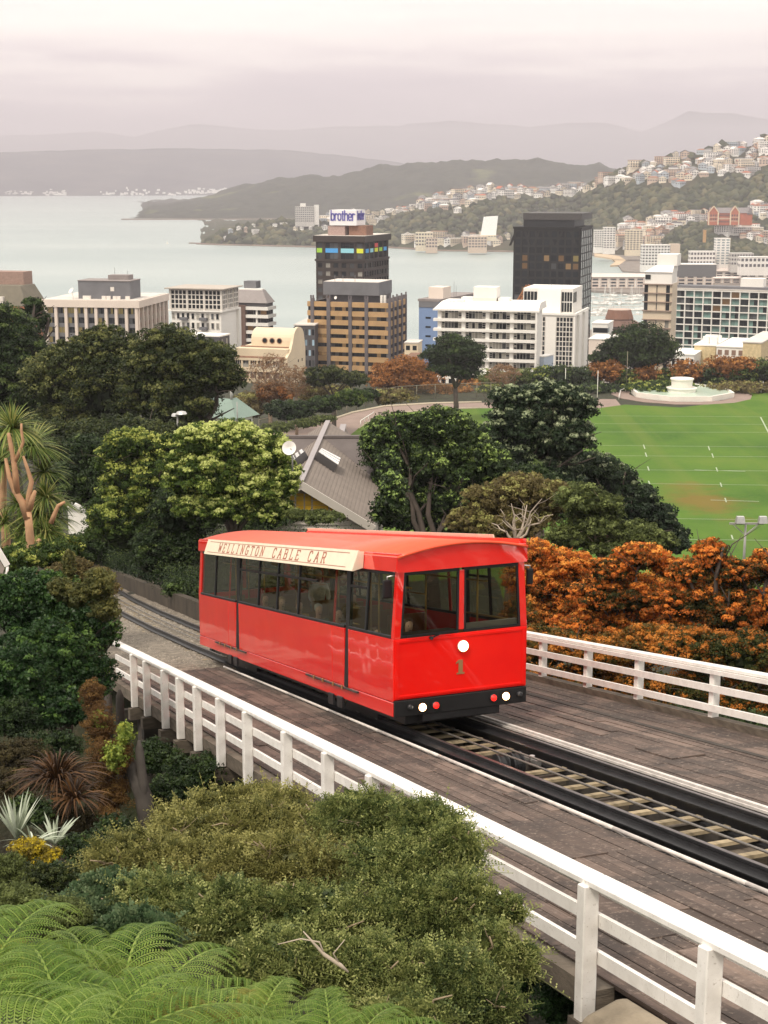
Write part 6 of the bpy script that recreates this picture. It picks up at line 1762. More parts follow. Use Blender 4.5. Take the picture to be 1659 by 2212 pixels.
# tall wire fence along the path
wire, t, p, o_ = newmat('wire_mesh')
tr = nd(t, 'ShaderNodeBsdfTransparent'); mx = nd(t, 'ShaderNodeMixShader'); mx.inputs[0].default_value = .22; p.inputs['Base Color'].default_value = (.16, .15, .10, 1); p.inputs['Roughness'].default_value = .8
t.links.new(tr.outputs[0], mx.inputs[1]); t.links.new(p.outputs[0], mx.inputs[2]); t.links.new(mx.outputs[0], o_.inputs['Surface'])
fp = [(560, 942), (640, 926), (705, 910), (790, 880), (860, 866), (940, 861), (1030, 858), (1090, 856)]
P_ = [onz(x, y, FZ) for x, y in fp]; h = thing('wire_fence', 'tall see-through wire mesh fence following the curved path above the hedges', 'fence', P_[0])
fpm = M('fence_pipe', (.28, .25, .18), .6, .1); HF_ = 3.6
for a, b in zip(P_[:-1], P_[1:]):
    n = max(2, int((b - a).length / 5.5))
    for i in range(n):
        p0 = a.lerp(b, i / n); p1 = a.lerp(b, (i + 1) / n)
        m = MB(P_[0]); m.tube([p0, p0 + Vector((0, 0, HF_))], .08, 5); m.build('post', fpm, h)
        m = MB(P_[0]); m.tube([p0 + Vector((0, 0, HF_)), p1 + Vector((0, 0, HF_))], .06, 4); m.build('rail', fpm, h)
        m = MB(P_[0]); m.add([p0 + Vector((0, 0, .1)), p1 + Vector((0, 0, .1)), p1 + Vector((0, 0, HF_ - .07)), p0 + Vector((0, 0, HF_ - .07))], [(0, 1, 2, 3)]); m.build('mesh_panel', wire, h)
def pole_thing(name, label, cat, px, y0, y1, Y, r=.09, mt=None):
    a = at(px, y0, Y); b = at(px, y1, Y); t = thing(name, label, cat, (a.x, a.y, b.z)); m = MB(t.location)
    m.tube([Vector((a.x, a.y, b.z)), a], [r, r * .6], 6); m.build('pole', mt or white_p, t); return t, a
def goalp(px, y0, y1, label): return pole_thing('goal_post', label, 'goal post', px, y0, y1, 370, .10)
goalp(1292, 800, 878, 'white goal post rising left of the fountain, nearest to it'); goalp(1222, 795, 832, 'white goal post above the pale tipped dark tree')
pole_thing('flag_pole', 'thin grey pole standing behind the fountain railing by the dark pines', 'pole', 1356, 758, 836, 405, .09, fpm)
# floodlight mast
t, a = pole_thing('floodlight_mast', 'grey floodlight mast with two lamps on a crossbar above the orange trees', 'floodlight', 1611, 1131, 1260, 118, .13, M('galvanised', (.33, .32, .30), .5, .1))
gal = M('galvanised', (.33, .32, .30)); px_ = mpp(118)
m = MB(t.location); m.beam(a + Vector((-36 * px_, 0, 0)), a + Vector((40 * px_, 0, 0)), .14, .14); m.beam(a + Vector((-30 * px_, 0, 0)), a + Vector((0, 0, -26 * px_)), .08, .08); m.beam(a + Vector((30 * px_, 0, 0)), a + Vector((0, 0, -26 * px_)), .08, .08); m.build('crossbar', gal, t)
for dx in (-14, 36):
    q = a + Vector((dx * px_, -.2, .3)); m = MB(t.location); m.hexa([q + Vector(v) for v in ((-.35, -.3, -.2), (.35, -.3, -.2), (.35, .3, -.2), (-.35, .3, -.2), (-.28, -.2, .32), (.28, -.2, .32), (.28, .2, .32), (-.28, .2, .32))]); m.build('lamp_head', alum, t)
# street lamp
t, a = pole_thing('street_lamp', 'grey street lamp with two curved heads in front of the big dark trees', 'street lamp', 383, 899, 990, 112, .11, gal)
px_ = mpp(112)
m = MB(t.location); m.tube([a, a + Vector((8 * px_, 0, 4 * px_))], .06, 5); m.tube([a, a + Vector((-5 * px_, 0, 0))], .06, 5); m.build('arm', gal, t)
for dx, dz, w in ((9, 5, .42), (-6, 0, .25)):
    m = MB(t.location); m.lathe(a + Vector((dx * px_, 0, dz * px_)), (0, 0, 1), [(.05, -.02), (w, 0), (w * .8, .16), (.1, .22)], 10); m.build('lamp_head', alum, t)
pole_thing('lamp_pole', 'dark thin pole beside the small white house', 'pole', 512, 868, 930, 195, .10, gal)
pole_thing('bollard', 'small white bollard at the side of the track behind the left bush', 'bollard', 163, 1236, 1262, 62, .10)

# ------------------------------------------------------------------ gabled building with big roof
def plane_pt(px, py, P0, N):
    r = ray(px, py); c = Vector((0, 0, CAM_Z)); t = (P0 - c).dot(N) / r.dot(N); return c + r * t
A = at(652, 1037, 68); B = onz(694, 943, A.z); rdv = (B - A); rdv.z = 0; rdv.normalize(); ev = Vector((rdv.y, -rdv.x, 0))
gb_t = thing('gabled_building', 'weatherboard building with large grey shingled gable roof, yellow windows and skylights', 'building', Vector((A.x, A.y, A.z - 8)))
GBB = gb_t.location
roof_sh = M('grey_brown_shingles', (.215, .18, .155), .9, .12, 1.2, .5, .03); ridge_m = M('ridge_flashing', (.30, .27, .27), .6, .05); wb_m = M('weatherboard', (.50, .46, .41), .7, .06, 1)
ylw = M('yellow_blind_window', (.58, .36, .035), .3, .06, 1)
Cc = plane_pt(809, 1132, A, rdv); w_ = (Cc - A).dot(ev); drop = A.z - Cc.z
Lc = A - ev * w_ - Vector((0, 0, drop))
def slab4(nm, mt, a, b, c, d, th=.16, par=gb_t):
    m = MB(GBB); n = (b - a).cross(d - a).normalized()
    if n.z < 0: n = -n
    m.hexa([a - n * th, b - n * th, c - n * th, d - n * th, a, b, c, d]); return m.build(nm, mt, par)
ext = rdv * ((B - A).length + 5); fo = -rdv * .5
rr1 = slab4('roof_slope', roof_sh, A + fo, Cc + fo, Cc + ext, A + ext); rr2 = slab4('roof_slope', roof_sh, A + fo, Lc + fo, Lc + ext, A + ext)
for sl, E_ in ((rr1, Cc), (rr2, Lc)):   # shingle courses as thin raised strips
    dv = (E_ - A); n = 20
    nn = (dv.normalized()).cross(rdv); nn = nn if nn.z > 0 else -nn
    m = MB(GBB)
    for k in range(1, n):
        p0 = A + dv * (k / n) + fo + nn * .012; m.beam(p0, p0 + (ext - fo), .05, .02, nn)
    o = m.build('shingle_course', roof_sh, sl); o['kind'] = 'stuff'
m = MB(GBB); m.beam(A + fo + Vector((0, 0, .05)), A + ext + Vector((0, 0, .05)), .26, .06); m.build('ridge_cap', ridge_m, gb_t)
for E_ in (Cc, Lc):
    m = MB(GBB); m.beam(A + fo * 1.06 - Vector((0, 0, .12)), E_ + fo * 1.06 - Vector((0, 0, .12)), .10, .34); m.build('barge_board', wb_m, gb_t)
# gable wall with boards and yellow windows
m = MB(GBB); m.prism([A - Vector((0, 0, .15)), Cc - Vector((0, 0, .15)) - ev * .1, Cc - Vector((0, 0, 5)) - ev * .1, Lc - Vector((0, 0, 5)) + ev * .1, Lc - Vector((0, 0, .15)) + ev * .1], rdv * 14); m.build('wall', wb_m, gb_t)
for k in range(16):
    z = Cc.z + 1.3 - k * .22; hw = w_ * min(1, (A.z - z) / drop) - .3
    m = MB(GBB); m.beam(Vector((A.x, A.y, z)) - ev * hw - rdv * .03, Vector((A.x, A.y, z)) + ev * hw - rdv * .03, .06, .04); m.build('board', wb_m, gb_t)
def gp(px, py): return plane_pt(px, py, A - rdv * .06, rdv)
for x0, x1 in ((600, 636), (640, 656), (659, 672), (676, 709), (713, 744)):
    ytl = max(1037 + (x0 - 652) * .605 + 14, 1064 if x0 < 676 else 0); ytr = max(1037 + (x1 - 652) * .605 + 14, 1064 if x0 < 676 else 0)
    if x0 == 676: ytl, ytr = 1066, 1086
    if x0 == 713: ytl, ytr = 1085, 1104
    if x0 < 670: ytl = ytr = 1066
    m = MB(GBB); m.prism([gp(x0, 1104), gp(x1, 1104), gp(x1, min(1103, ytr)), gp(x0, min(ytl, 1103))], rdv * .05); m.build('window', ylw, gb_t)
m = MB(GBB); m.beam(gp(596, 1106), gp(748, 1106), .16, .12); m.build('window_sill', white_p, gb_t)
# skylights
def on_slope(px, py, E_):
    n = (E_ - A).cross(rdv).normalized(); return plane_pt(px, py, A, n)
for nm, pts, E_ in (('skylight', [(678, 992), (685, 984), (726, 1005), (720, 1020)], Cc), ('skylight', [(637, 1005), (664, 985), (668, 990), (640, 1013)], Lc)):
    q = [on_slope(x, y, E_) for x, y in pts]; n = (E_ - A).cross(rdv).normalized(); n = n if n.z > 0 else -n
    m = MB(GBB); m.prism(q, n * .4); s_ = m.build(nm, M('skylight_frame', (.055, .05, .05), .5), gb_t)
    for k in range(3):
        a = q[0].lerp(q[1], (k + .15) / 3) + n * .42; b = q[0].lerp(q[1], (k + .8) / 3) + n * .42; c = q[3].lerp(q[2], (k + .8) / 3) + n * .42; d = q[3].lerp(q[2], (k + .15) / 3) + n * .42
        m = MB(GBB); m.prism([a, b, c, d], n * .04); m.build('pane', M('skylight_pane', (.78, .76, .74), .15), s_)
# cross roof behind
z = B.z; r0, r1 = onz(520, 943, z), onz(820, 943, z); crd = (r1 - r0).normalized(); cb = Vector((crd.y, -crd.x, 0))
cb = cb if cb.y < 0 else -cb
dk = M('dark_shingles', (.135, .115, .11), .9, .12, 1.5, .5, .03)
slab4('cross_roof', dk, r0, r1, r1 + cb * 10 - Vector((0, 0, 7.2)), r0 + cb * 10 - Vector((0, 0, 7.2)), .2)
slab4('cross_roof', dk, r0, r1, r1 - cb * 10 - Vector((0, 0, 7.2)), r0 - cb * 10 - Vector((0, 0, 7.2)), .2)
m = MB(GBB); m.beam(r0, r1, .3, .12); m.build('ridge_cap', dk, gb_t)
# small gable beyond
a = at(742, 918, 92); 
m = MB(GBB); e2 = crd
p = [a, a + e2 * 1.6 * 1.1 - Vector((0, 0, 1.4)) + rdv * -3, a - e2 * 1.9 - Vector((0, 0, 1.6)) + rdv * -3]
m.add([a, a + e2 * 2.0 - Vector((0, 0, 3)), a + rdv * -9 + e2 * 2.0 - Vector((0, 0, 3.4)), a + rdv * -9 - Vector((0, 0, .5)), a + rdv * -9 - e2 * 3.0 - Vector((0, 0, 3.4)), a - e2 * 3.0 - Vector((0, 0, 3))], [(0, 1, 2, 3), (0, 3, 4, 5)])
m.build('far_gable_roof', M('grey_brown_shingles', (.2, .18, .16)), gb_t)
m = MB(GBB); m.beam(a, a + rdv * -9 - Vector((0, 0, .5)), .35, .12); m.build('ridge_cap', ridge_m, gb_t)
# satellite dish on a post
sp = at(632, 985, 59); t = thing('satellite_dish', 'white satellite dish on a short post beside the grey roof', 'satellite dish', sp)
m = MB(sp); m.lathe(at(625, 968, 59), Vector((-.15, -.9, .35)), [(.05, -.12), (.18, -.03), (.27, .04), (.28, .05), (.18, .0), (.05, -.08)], 20); m.build('dish', white_p, t)
m = MB(sp); m.tube([sp - Vector((0, 0, .6)), at(631, 972, 59), at(627, 969, 59.1)], .035, 6); m.build('post', gal, t)

# small white house with green roof
zb = at(530, 945, 205).z
hb = Bld('white_house', 'small white house with pale green hipped roof beside the big dark trees', 'house', 462, 506, 550, 905, 200, 32, zb)
hb.core(M('house_white', (.76, .73, .68), .7, .03), hb.H, .3)
gr = M('green_iron_roof', (.20, .27, .23), .6, .06, 1)
m = MB(); W, S, H = hb.W, hb.S, hb.H
m.add([(-.5, -.5, H), (W + .5, -.5, H), (W + .5, S + .5, H), (-.5, S + .5, H), (W * .5, W * .5, H + 2.4), (W * .5, S - W * .5 if S > W else S * .6, H + 2.4)], [(0, 1, 4), (1, 2, 5, 4), (2, 3, 5), (3, 0, 4, 5), (3, 2, 1, 0)]); m.build('roof', gr, hb.t)
m = MB(); m.prism([(-6, 1.5, H - .4), (-6, 6.5, H - .4), (-6, 4, H + 1.9)], (7, 0, 0)); m.build('roof_wing', gr, hb.t)
for u in (.2, .55, .8): piece('window', gd, hb.t, (W - .28, S * u, H * .6), (.1, .9, 1.5))
for u in (.35, .7): piece('window', gd, hb.t, (W * u, .28, H * .6), (.8, .1, 1.4))
m = MB(); m.tube([(W * .5, W * .5, H + 2), (W * .5, W * .5, H + 3.6)], .18, 6); m.build('flue', gal, hb.t)
# white shed among the trees, left
b = simple('white_shed', 'white walled shed half hidden among trees beyond the cabbage trees', 146, 196, 212, 1102, 1160, 100, 30, M('house_white', (.76, .73, .68)), white_p)
# gable corner at the left edge
hz0 = at(-30, 1260, 34); t = thing('white_gabled_house', 'white barge board and gutter of a house at the left edge', 'house', hz0)
m = MB(hz0); m.beam(at(-45, 1120, 34), at(16, 1222, 34), .08, .12); m.build('barge_board', white_p, t)
m = MB(hz0); m.tube([at(16, 1224, 34), at(15, 1238, 34), at(2, 1256, 34), at(1, 1290, 34)], .035, 8); m.build('downpipe', white_p, t)
m = MB(hz0); m.prism([at(-60, 1110, 34.1), at(10, 1228, 34.1), at(-4, 1260, 34.1), at(-6, 1330, 34.1), at(-60, 1330, 34.1)], (-.5, .02, 0)); m.build('wall', M('house_grey_wall', (.32, .27, .24), .8), t)
# ------------------------------------------------------------------ vegetation
vr = np.random.default_rng(21)
TRI = [0]
def unit(v): return v / np.maximum(1e-9, np.linalg.norm(v, axis=1, keepdims=True))
def leaves(Cn, Nn, size, aspect=.5, fold=0.0):
    """diamond leaves: centre, normal -> vertices and faces"""
    n = len(Cn); r = vr.normal(size=(n, 3)); L = unit(np.cross(Nn, r)); Wd = np.cross(Nn, L)
    sz = (size * vr.uniform(.7, 1.35, n))[:, None]
    V = np.empty((n, 3, 3)); V[:, 0] = Cn - L * sz * .75; V[:, 1] = Cn + (L * .45 + Wd * aspect) * sz; V[:, 2] = Cn + (L * .45 - Wd * aspect) * sz
    return V.reshape(-1, 3), np.arange(n * 3).reshape(n, 3)
def crown_data(ells, n, ls, puff=.3, zb=-.35, ng=0.0, inner=.12, seed=0, jit=.5, aspect=.55, flat_=.8, tip_light_z=.35):
    Cs, Ns, vs_, sz = [], [], [], []; n = int(n * 1.75); ls = ls * .86
    areas = np.array([e[1][0] * e[1][2] for e in ells], float); areas /= areas.sum()
    for (c, r), ar in zip(ells, areas):
        c = np.array(c); r = np.array(r)
        pr = puff * min(r[0], r[2]); K = int(max(10, 5.2 * r[0] * r[2] / pr ** 2)); K = min(K, 420)
        d = unit(vr.normal(size=(K, 3))); d[:, 2] = np.where(d[:, 2] < zb, -d[:, 2], d[:, 2])
        pc = c + d * r * vr.uniform(.50, 1.0, K)[:, None] ** .8; prr = pr * vr.uniform(.5, 1.5, K); pv = vr.random(K)
        N = int(n * ar); k = vr.integers(0, K, N)
        w = prr[k] / pr
        q = unit(vr.normal(size=(N, 3))); q[:, 2] = np.where(vr.random(N) < .72, np.abs(q[:, 2]), q[:, 2])
        keep = (q[:, 1] < .25) | (vr.random(N) < .35)
        keep &= ((d[k, 1] < .35) | (vr.random(N) < .4))
        q, k = q[keep], k[keep]; N = len(k)
        pos = pc[k] + q * prr[k][:, None] * (vr.uniform(.66, 1.04, N) + np.abs(vr.normal(size=N)) * .07)[:, None] * np.array([1, 1, flat_])
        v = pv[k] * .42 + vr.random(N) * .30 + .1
        out = (q[:, 2] > tip_light_z) & (pv[k] > 1 - ng) & (d[k, 2] > -.05)
        v = np.where(out, .78 + vr.random(N) * .22, v)  # lightens upward outer leaves: pale young tips, and highlights put into the colour
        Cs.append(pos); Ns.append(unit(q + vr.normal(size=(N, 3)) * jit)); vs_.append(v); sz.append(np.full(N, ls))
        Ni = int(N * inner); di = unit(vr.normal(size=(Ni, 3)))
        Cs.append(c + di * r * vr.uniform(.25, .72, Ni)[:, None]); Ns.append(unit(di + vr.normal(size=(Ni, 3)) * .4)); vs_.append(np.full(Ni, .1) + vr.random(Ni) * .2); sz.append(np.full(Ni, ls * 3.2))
    return np.concatenate(Cs), np.concatenate(Ns), np.concatenate(vs_), np.concatenate(sz)
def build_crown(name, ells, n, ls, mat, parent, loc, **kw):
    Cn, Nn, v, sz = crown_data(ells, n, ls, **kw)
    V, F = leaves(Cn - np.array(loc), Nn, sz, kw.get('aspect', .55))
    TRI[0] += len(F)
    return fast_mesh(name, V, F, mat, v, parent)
def EL(x, y, rx, ry, Y, dep=.85):
    c = at(x, y, Y); k = mpp(Y) * 1.02
    return (tuple(c), (rx * k, max(rx, ry) * k * dep, ry * k))
def limbs(m, base, tips, r0, seed=1, wob=.12, sub=4):
    g = random.Random(seed); base = Vector(base)
    for tpt in tips:
        tpt = Vector(tpt); L = (tpt - base).length; pts = []; rad = []
        mid = base.lerp(tpt, .45) + Vector((0, 0, L * .08))
        for i in range(7):
            f = i / 6; p = base.lerp(mid, f * 2) if f < .5 else mid.lerp(tpt, (f - .5) * 2)
            p = p + Vector((g.uniform(-1, 1), g.uniform(-1, 1), g.uniform(-.5, .5))) * L * wob * .35 * (0 if i == 0 else 1)
            pts.append(p); rad.append(r0 * (1 - f * .8))
        m.tube(pts, rad, 6)
        for j in range(sub):
            k = g.randint(2, 5); q = pts[k]; e_ = q + Vector((g.uniform(-1, 1), g.uniform(-1, .6), g.uniform(.1, 1))).normalized() * L * g.uniform(.2, .45)
            m.tube([q, q.lerp(e_, .5) + Vector((g.uniform(-1, 1), g.uniform(-1, 1), g.uniform(-1, 1))) * L * .04, e_], [rad[k] * .6, rad[k] * .35, rad[k] * .12], 5)
def tree(name, label, ells, n, lpx, mat, Y, bark, group=None, cat='tree', trunk=True, trunk_px=None, nl=5, sub=4, **kw):
    """ells in picture coordinates at distance Y (or with own Y as 5th value)"""
    E_ = [EL(e[0], e[1], e[2], e[3], e[4] if len(e) > 4 else Y) for e in ells]
    cx = sum(e[0][0] * e[1][0] for e in E_) / sum(e[1][0] for e in E_); cyy = sum(e[0][1] for e in E_) / len(E_)
    if trunk_px is not None: cx = at(trunk_px, 1000, Y).x
    gz = ground(cx, cyy); gz = min(gz, min(e[0][2] - e[1][2] for e in E_) - .3)
    loc = (cx, cyy, gz); t = thing(name, label, cat, loc, 0, group)
    build_crown('crown', E_, n, lpx * Y / 1536.0, mat, t, loc, **kw)
    if trunk:
        m = MB(loc); top = max(e[0][2] for e in E_); R0 = max(.12, .022 * (top - gz) * 1.6)
        fork = Vector((cx, cyy, gz + (min(e[0][2] - e[1][2] * .3 for e in E_) - gz) * .75))
        m.tube([Vector(loc) - Vector((0, 0, .5)), Vector(loc).lerp(fork, .5) + Vector((R0 * .4, 0, 0)), fork], [R0 * 1.3, R0, R0 * .85], 8)
        g = random.Random(len(label)); tips = []
        for k in range(nl):
            e = E_[k % len(E_)]; tips.append((e[0][0] + g.uniform(-.6, .6) * e[1][0], e[0][1] + g.uniform(-.7, .1) * e[1][1], e[0][2] + g.uniform(-.1, .7) * e[1][2]))
        limbs(m, fork, tips, R0 * .5, len(label), sub=sub); m.build('trunk', bark, t, fix=False)
    return t
bark_d = M('dark_bark', (.07, .055, .045), .95, .3, 3); bark_p = M('pale_bark', (.30, .23, .17), .9, .25, 3); bark_o = M('orange_tan_bark', (.42, .25, .14), .9, .25, 3, .3)
f_dark = foliage('dark_evergreen_foliage', [(0, (.010, .017, .006)), (.35, (.024, .037, .011)), (.58, (.060, .074, .020)), (.80, (.135, .148, .042)), (1, (.17, .175, .06))], .5, .2, .12)
f_dark2 = foliage('deep_green_foliage', [(0, (.007, .015, .006)), (.4, (.018, .034, .011)), (.65, (.042, .070, .018)), (.85, (.085, .125, .032)), (1, (.14, .18, .055))], .5, .2, .12)
f_pohu = foliage('grey_tipped_evergreen_foliage', [(0, (.010, .020, .011)), (.4, (.020, .036, .016)), (.66, (.034, .054, .022)), (.80, (.16, .20, .10)), (1, (.42, .46, .29))], .5, .15, .2)
f_pohg = foliage('green_tipped_evergreen_foliage', [(0, (.012, .022, .010)), (.4, (.024, .042, .014)), (.66, (.048, .074, .020)), (.80, (.12, .19, .045)), (1, (.30, .40, .11))], .5, .15, .2)
f_bright = foliage('bright_new_green_foliage', [(0, (.018, .036, .008)), (.3, (.050, .088, .016)), (.5, (.13, .19, .035)), (.72, (.40, .47, .11)), (1, (.68, .72, .28))], .5, .4, .3)
f_mid = foliage('mid_green_foliage', [(0, (.014, .028, .007)), (.35, (.036, .066, .014)), (.58, (.085, .13, .024)), (.78, (.24, .29, .055)), (1, (.50, .52, .14))], .5, .3, .25)
f_olive = foliage('olive_brown_foliage', [(0, (.05, .040, .02)), (.35, (.12, .095, .038)), (.62, (.20, .165, .062)), (.82, (.27, .25, .08)), (1, (.36, .36, .12))], .6, .3, .4)
f_yg = foliage('yellow_green_foliage', [(0, (.03, .045, .014)), (.4, (.08, .10, .03)), (.7, (.15, .18, .055)), (1, (.27, .32, .11))], .6, .3, .4)
f_orange = foliage('autumn_orange_foliage', [(0, (.022, .030, .008)), (.16, (.06, .055, .013)), (.28, (.22, .085, .018)), (.46, (.52, .140, .024)), (.70, (.78, .25, .04)), (1, (.86, .44, .09))], .6, .4, .22, 1.0)
f_orgr = foliage('autumn_green_and_rust_foliage', [(0, (.018, .028, .008)), (.3, (.060, .066, .014)), (.5, (.20, .095, .018)), (.75, (.45, .15, .022)), (1, (.60, .24, .04))], .6, .3, .16, 1.1)
f_oak = foliage('rusty_oak_foliage', [(0, (.08, .045, .018)), (.35, (.22, .095, .03)), (.7, (.40, .17, .05)), (1, (.52, .26, .08))], .7, .25, .3)
f_bush = foliage('broadleaf_bush_foliage', [(0, (.010, .024, .010)), (.4, (.022, .052, .016)), (.7, (.045, .095, .022)), (1, (.11, .19, .04))], .4, .25, .8)
f_bushy = foliage('yellowing_vine_foliage', [(0, (.035, .045, .014)), (.4, (.09, .095, .03)), (.7, (.17, .16, .045)), (1, (.28, .26, .07))], .5, .3, .8)

# --- distant row behind the field and at the city's foot
tree('oak_tree', 'rusty orange autumn oak in front of the striped office', [(850, 822, 60, 38), (905, 826, 58, 34), (878, 800, 50, 26)], 9000, 1.7, f_oak, 395, bark_d, puff=.34)
tree('pine_tree', 'dark rounded evergreen with visible trunks in front of the white balcony block', [(950, 775, 42, 30), (1000, 768, 46, 34), (980, 745, 40, 22), (1020, 790, 26, 22), (965, 800, 44, 20), (1005, 808, 36, 18)], 11000, 1.8, f_dark2, 345, bark_d, puff=.3, inner=.05, zb=-.1)
tree('pine_tree', 'flat topped dark pine left of the rusty oak', [(705, 812, 52, 20), (760, 822, 42, 18), (690, 826, 34, 14)], 7000, 1.7, f_dark, 320, bark_d, puff=.3, zb=-.1, inner=.05)
tree('pine_tree', 'large dark macrocarpa pine beside the beige tower', [(1330, 760, 40, 30), (1385, 742, 62, 42), (1430, 765, 40, 34), (1300, 780, 30, 22), (1380, 775, 70, 28)], 14000, 1.8, f_dark2, 415, bark_d, puff=.26, zb=-.2, inner=.1)
tree('dark_bush', 'small dark domed tree under the rusty oak by the wire fence', [(795, 854, 26, 14)], 1800, 1.8, f_dark2, 310, bark_d, trunk=False)
def barebranch(name, label, base, tips, Y, r0, mt, leafy=None, n=0, sub=10):
    b = at(*base, Y); gz = min(ground(b.x, b.y), b.z); t = thing(name, label, 'tree', (b.x, b.y, gz)); m = MB((b.x, b.y, gz))
    m.tube([Vector((b.x, b.y, gz)), b], [r0 * 1.3, r0], 6); limbs(m, b, [at(x, y, Y + (i % 3 - 1) * Y * .01) for i, (x, y) in enumerate(tips)], r0 * .7, len(label), .14, sub); m.build('trunk', mt, t, fix=False)
    if leafy:
        xs_ = [q[0] for q in tips]; ys_ = [q[1] for q in tips]
        E_ = [EL((min(xs_) + max(xs_)) / 2, (min(ys_) + base[1]) / 2, (max(xs_) - min(xs_)) / 2, (base[1] - min(ys_)) / 2, Y)]
        build_crown('crown', E_, n, 1.2 * Y / 1536, leafy, t, (b.x, b.y, gz), inner=0, puff=.25, zb=-1)
    return t
f_twig = foliage('bare_twig_haze', [(0, (.16, .09, .05)), (.5, (.26, .16, .09)), (1, (.36, .24, .14))], .8, .2, .5)
barebranch('bare_tree', 'leafless pale brown tree in front of the cream deco building', (583, 865), [(540, 800), (560, 770), (585, 765), (605, 775), (630, 790), (570, 810), (615, 815)], 330, .4, bark_p, f_twig, 3800)
barebranch('bare_tree', 'leafless tan twiggy tree right of the cream deco building by the hedges', (640, 860), [(615, 805), (635, 790), (655, 795), (672, 815)], 322, .3, bark_p, f_twig, 2600)
barebranch('bare_tree', 'leafless tan tree below the white balcony block', (1090, 840), [(1050, 800), (1075, 790), (1100, 788), (1125, 800)], 390, .3, bark_p, f_twig, 2600)
rowg = 'trees in the row behind the sports field'
row = [(1060, 826, 40, 24, 'y'), (1120, 820, 36, 22, 'y'), (1165, 818, 40, 24, 'g'), (1215, 815, 42, 26, 'd'), (1262, 818, 36, 24, 'd'), (1310, 806, 44, 26, 'o'), (1350, 818, 34, 22, 'g'), (1395, 812, 40, 22, 'o'), (1440, 818, 34, 20, 'g'), (1485, 806, 46, 26, 'o'), (1525, 812, 34, 22, 'd'), (1560, 800, 42, 28, 'o'), (1600, 812, 40, 24, 'g'), (1645, 806, 40, 28, 'd'), (1690, 806, 40, 28, 'g'), (1600, 790, 40, 18, 'o'), (1545, 826, 40, 16, 'd'), (1020, 838, 40, 20, 'o'), (945, 848, 46, 18, 'o'), (990, 852, 40, 14, 'y')]
nm = {'y': ('yellow green bushy tree', f_yg), 'g': ('mid green bushy tree', f_mid), 'd': ('dark green dense tree', f_dark2), 'o': ('rusty brown autumn tree', f_oak)}
order_ = ['first', 'second', 'third', 'fourth', 'fifth', 'sixth', 'seventh', 'eighth', 'ninth']
cnt = {}
for x, y, rx, ry, k in sorted(row):
    cnt[k] = cnt.get(k, 0) + 1
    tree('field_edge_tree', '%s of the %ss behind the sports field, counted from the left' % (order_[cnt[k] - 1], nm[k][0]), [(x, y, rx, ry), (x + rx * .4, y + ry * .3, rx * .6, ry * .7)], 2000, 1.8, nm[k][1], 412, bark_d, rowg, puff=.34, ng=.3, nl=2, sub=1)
# hedges by the wire fence
for (x, y, rx, ry, lb) in ((625, 890, 58, 24, 'dark rounded hedge just behind the wire fence, leftmost of three'), (700, 876, 45, 20, 'dark rounded hedge behind the wire fence, middle of three'), (760, 862, 44, 19, 'brighter green rounded hedge behind the wire fence, rightmost of three')):
    tree('hedge', lb, [(x, y, rx, ry)], 5500, 1.7, f_dark2 if x < 750 else f_mid, 285, bark_d, 'hedges behind the wire fence', 'hedge', trunk=False, puff=.3)
tree('shrub', 'low pale green shrubs growing along the foot of the wire fence', [(600, 925, 40, 12), (700, 905, 30, 8), (660, 915, 40, 10)], 2500, 1.5, f_yg, 262, bark_d, None, 'shrub', trunk=False)

# --- big dark trees on the left
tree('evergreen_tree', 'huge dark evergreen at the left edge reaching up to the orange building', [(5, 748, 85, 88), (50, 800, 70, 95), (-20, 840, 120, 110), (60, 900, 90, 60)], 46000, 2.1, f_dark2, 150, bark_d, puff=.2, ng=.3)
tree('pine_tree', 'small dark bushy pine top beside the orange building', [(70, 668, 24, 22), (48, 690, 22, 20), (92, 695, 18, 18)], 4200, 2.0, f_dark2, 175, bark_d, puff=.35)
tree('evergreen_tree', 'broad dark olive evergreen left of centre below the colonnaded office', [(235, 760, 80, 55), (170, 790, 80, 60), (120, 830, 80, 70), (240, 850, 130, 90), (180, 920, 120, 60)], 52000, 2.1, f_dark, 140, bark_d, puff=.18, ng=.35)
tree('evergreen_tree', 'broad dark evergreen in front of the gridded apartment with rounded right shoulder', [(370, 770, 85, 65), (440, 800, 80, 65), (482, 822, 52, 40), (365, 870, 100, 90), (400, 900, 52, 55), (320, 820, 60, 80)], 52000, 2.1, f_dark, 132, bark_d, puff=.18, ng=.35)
tree('evergreen_tree', 'shadowed dark evergreen mass at the foot of the big trees', [(100, 960, 130, 50), (260, 950, 130, 50), (385, 950, 66, 40)], 16000, 2.2, f_dark, 112, bark_d, puff=.22)
# --- mid trees behind the cable car, left
tree('evergreen_tree', 'dark green rounded tree beyond the cabbage trees', [(195, 985, 55, 45), (165, 1050, 65, 60), (230, 1050, 70, 80)], 22000, 2.2, f_dark2, 90, bark_d, puff=.24, ng=.1)
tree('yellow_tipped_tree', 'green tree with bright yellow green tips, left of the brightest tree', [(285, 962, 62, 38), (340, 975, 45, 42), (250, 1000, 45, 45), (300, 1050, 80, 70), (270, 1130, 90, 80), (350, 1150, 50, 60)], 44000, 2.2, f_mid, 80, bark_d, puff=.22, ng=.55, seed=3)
tree('bright_green_tree', 'brightest yellow green tree with full rounded crown behind the cable car roof', [(430, 960, 55, 45), (500, 955, 75, 48), (570, 985, 60, 55), (615, 1040, 38, 50), (480, 1030, 100, 65), (560, 1060, 75, 55), (400, 1030, 55, 60), (480, 1095, 90, 42), (580, 1105, 62, 36), (410, 1095, 45, 40)], 76000, 2.3, f_bright, 62, bark_d, puff=.2, ng=.68)
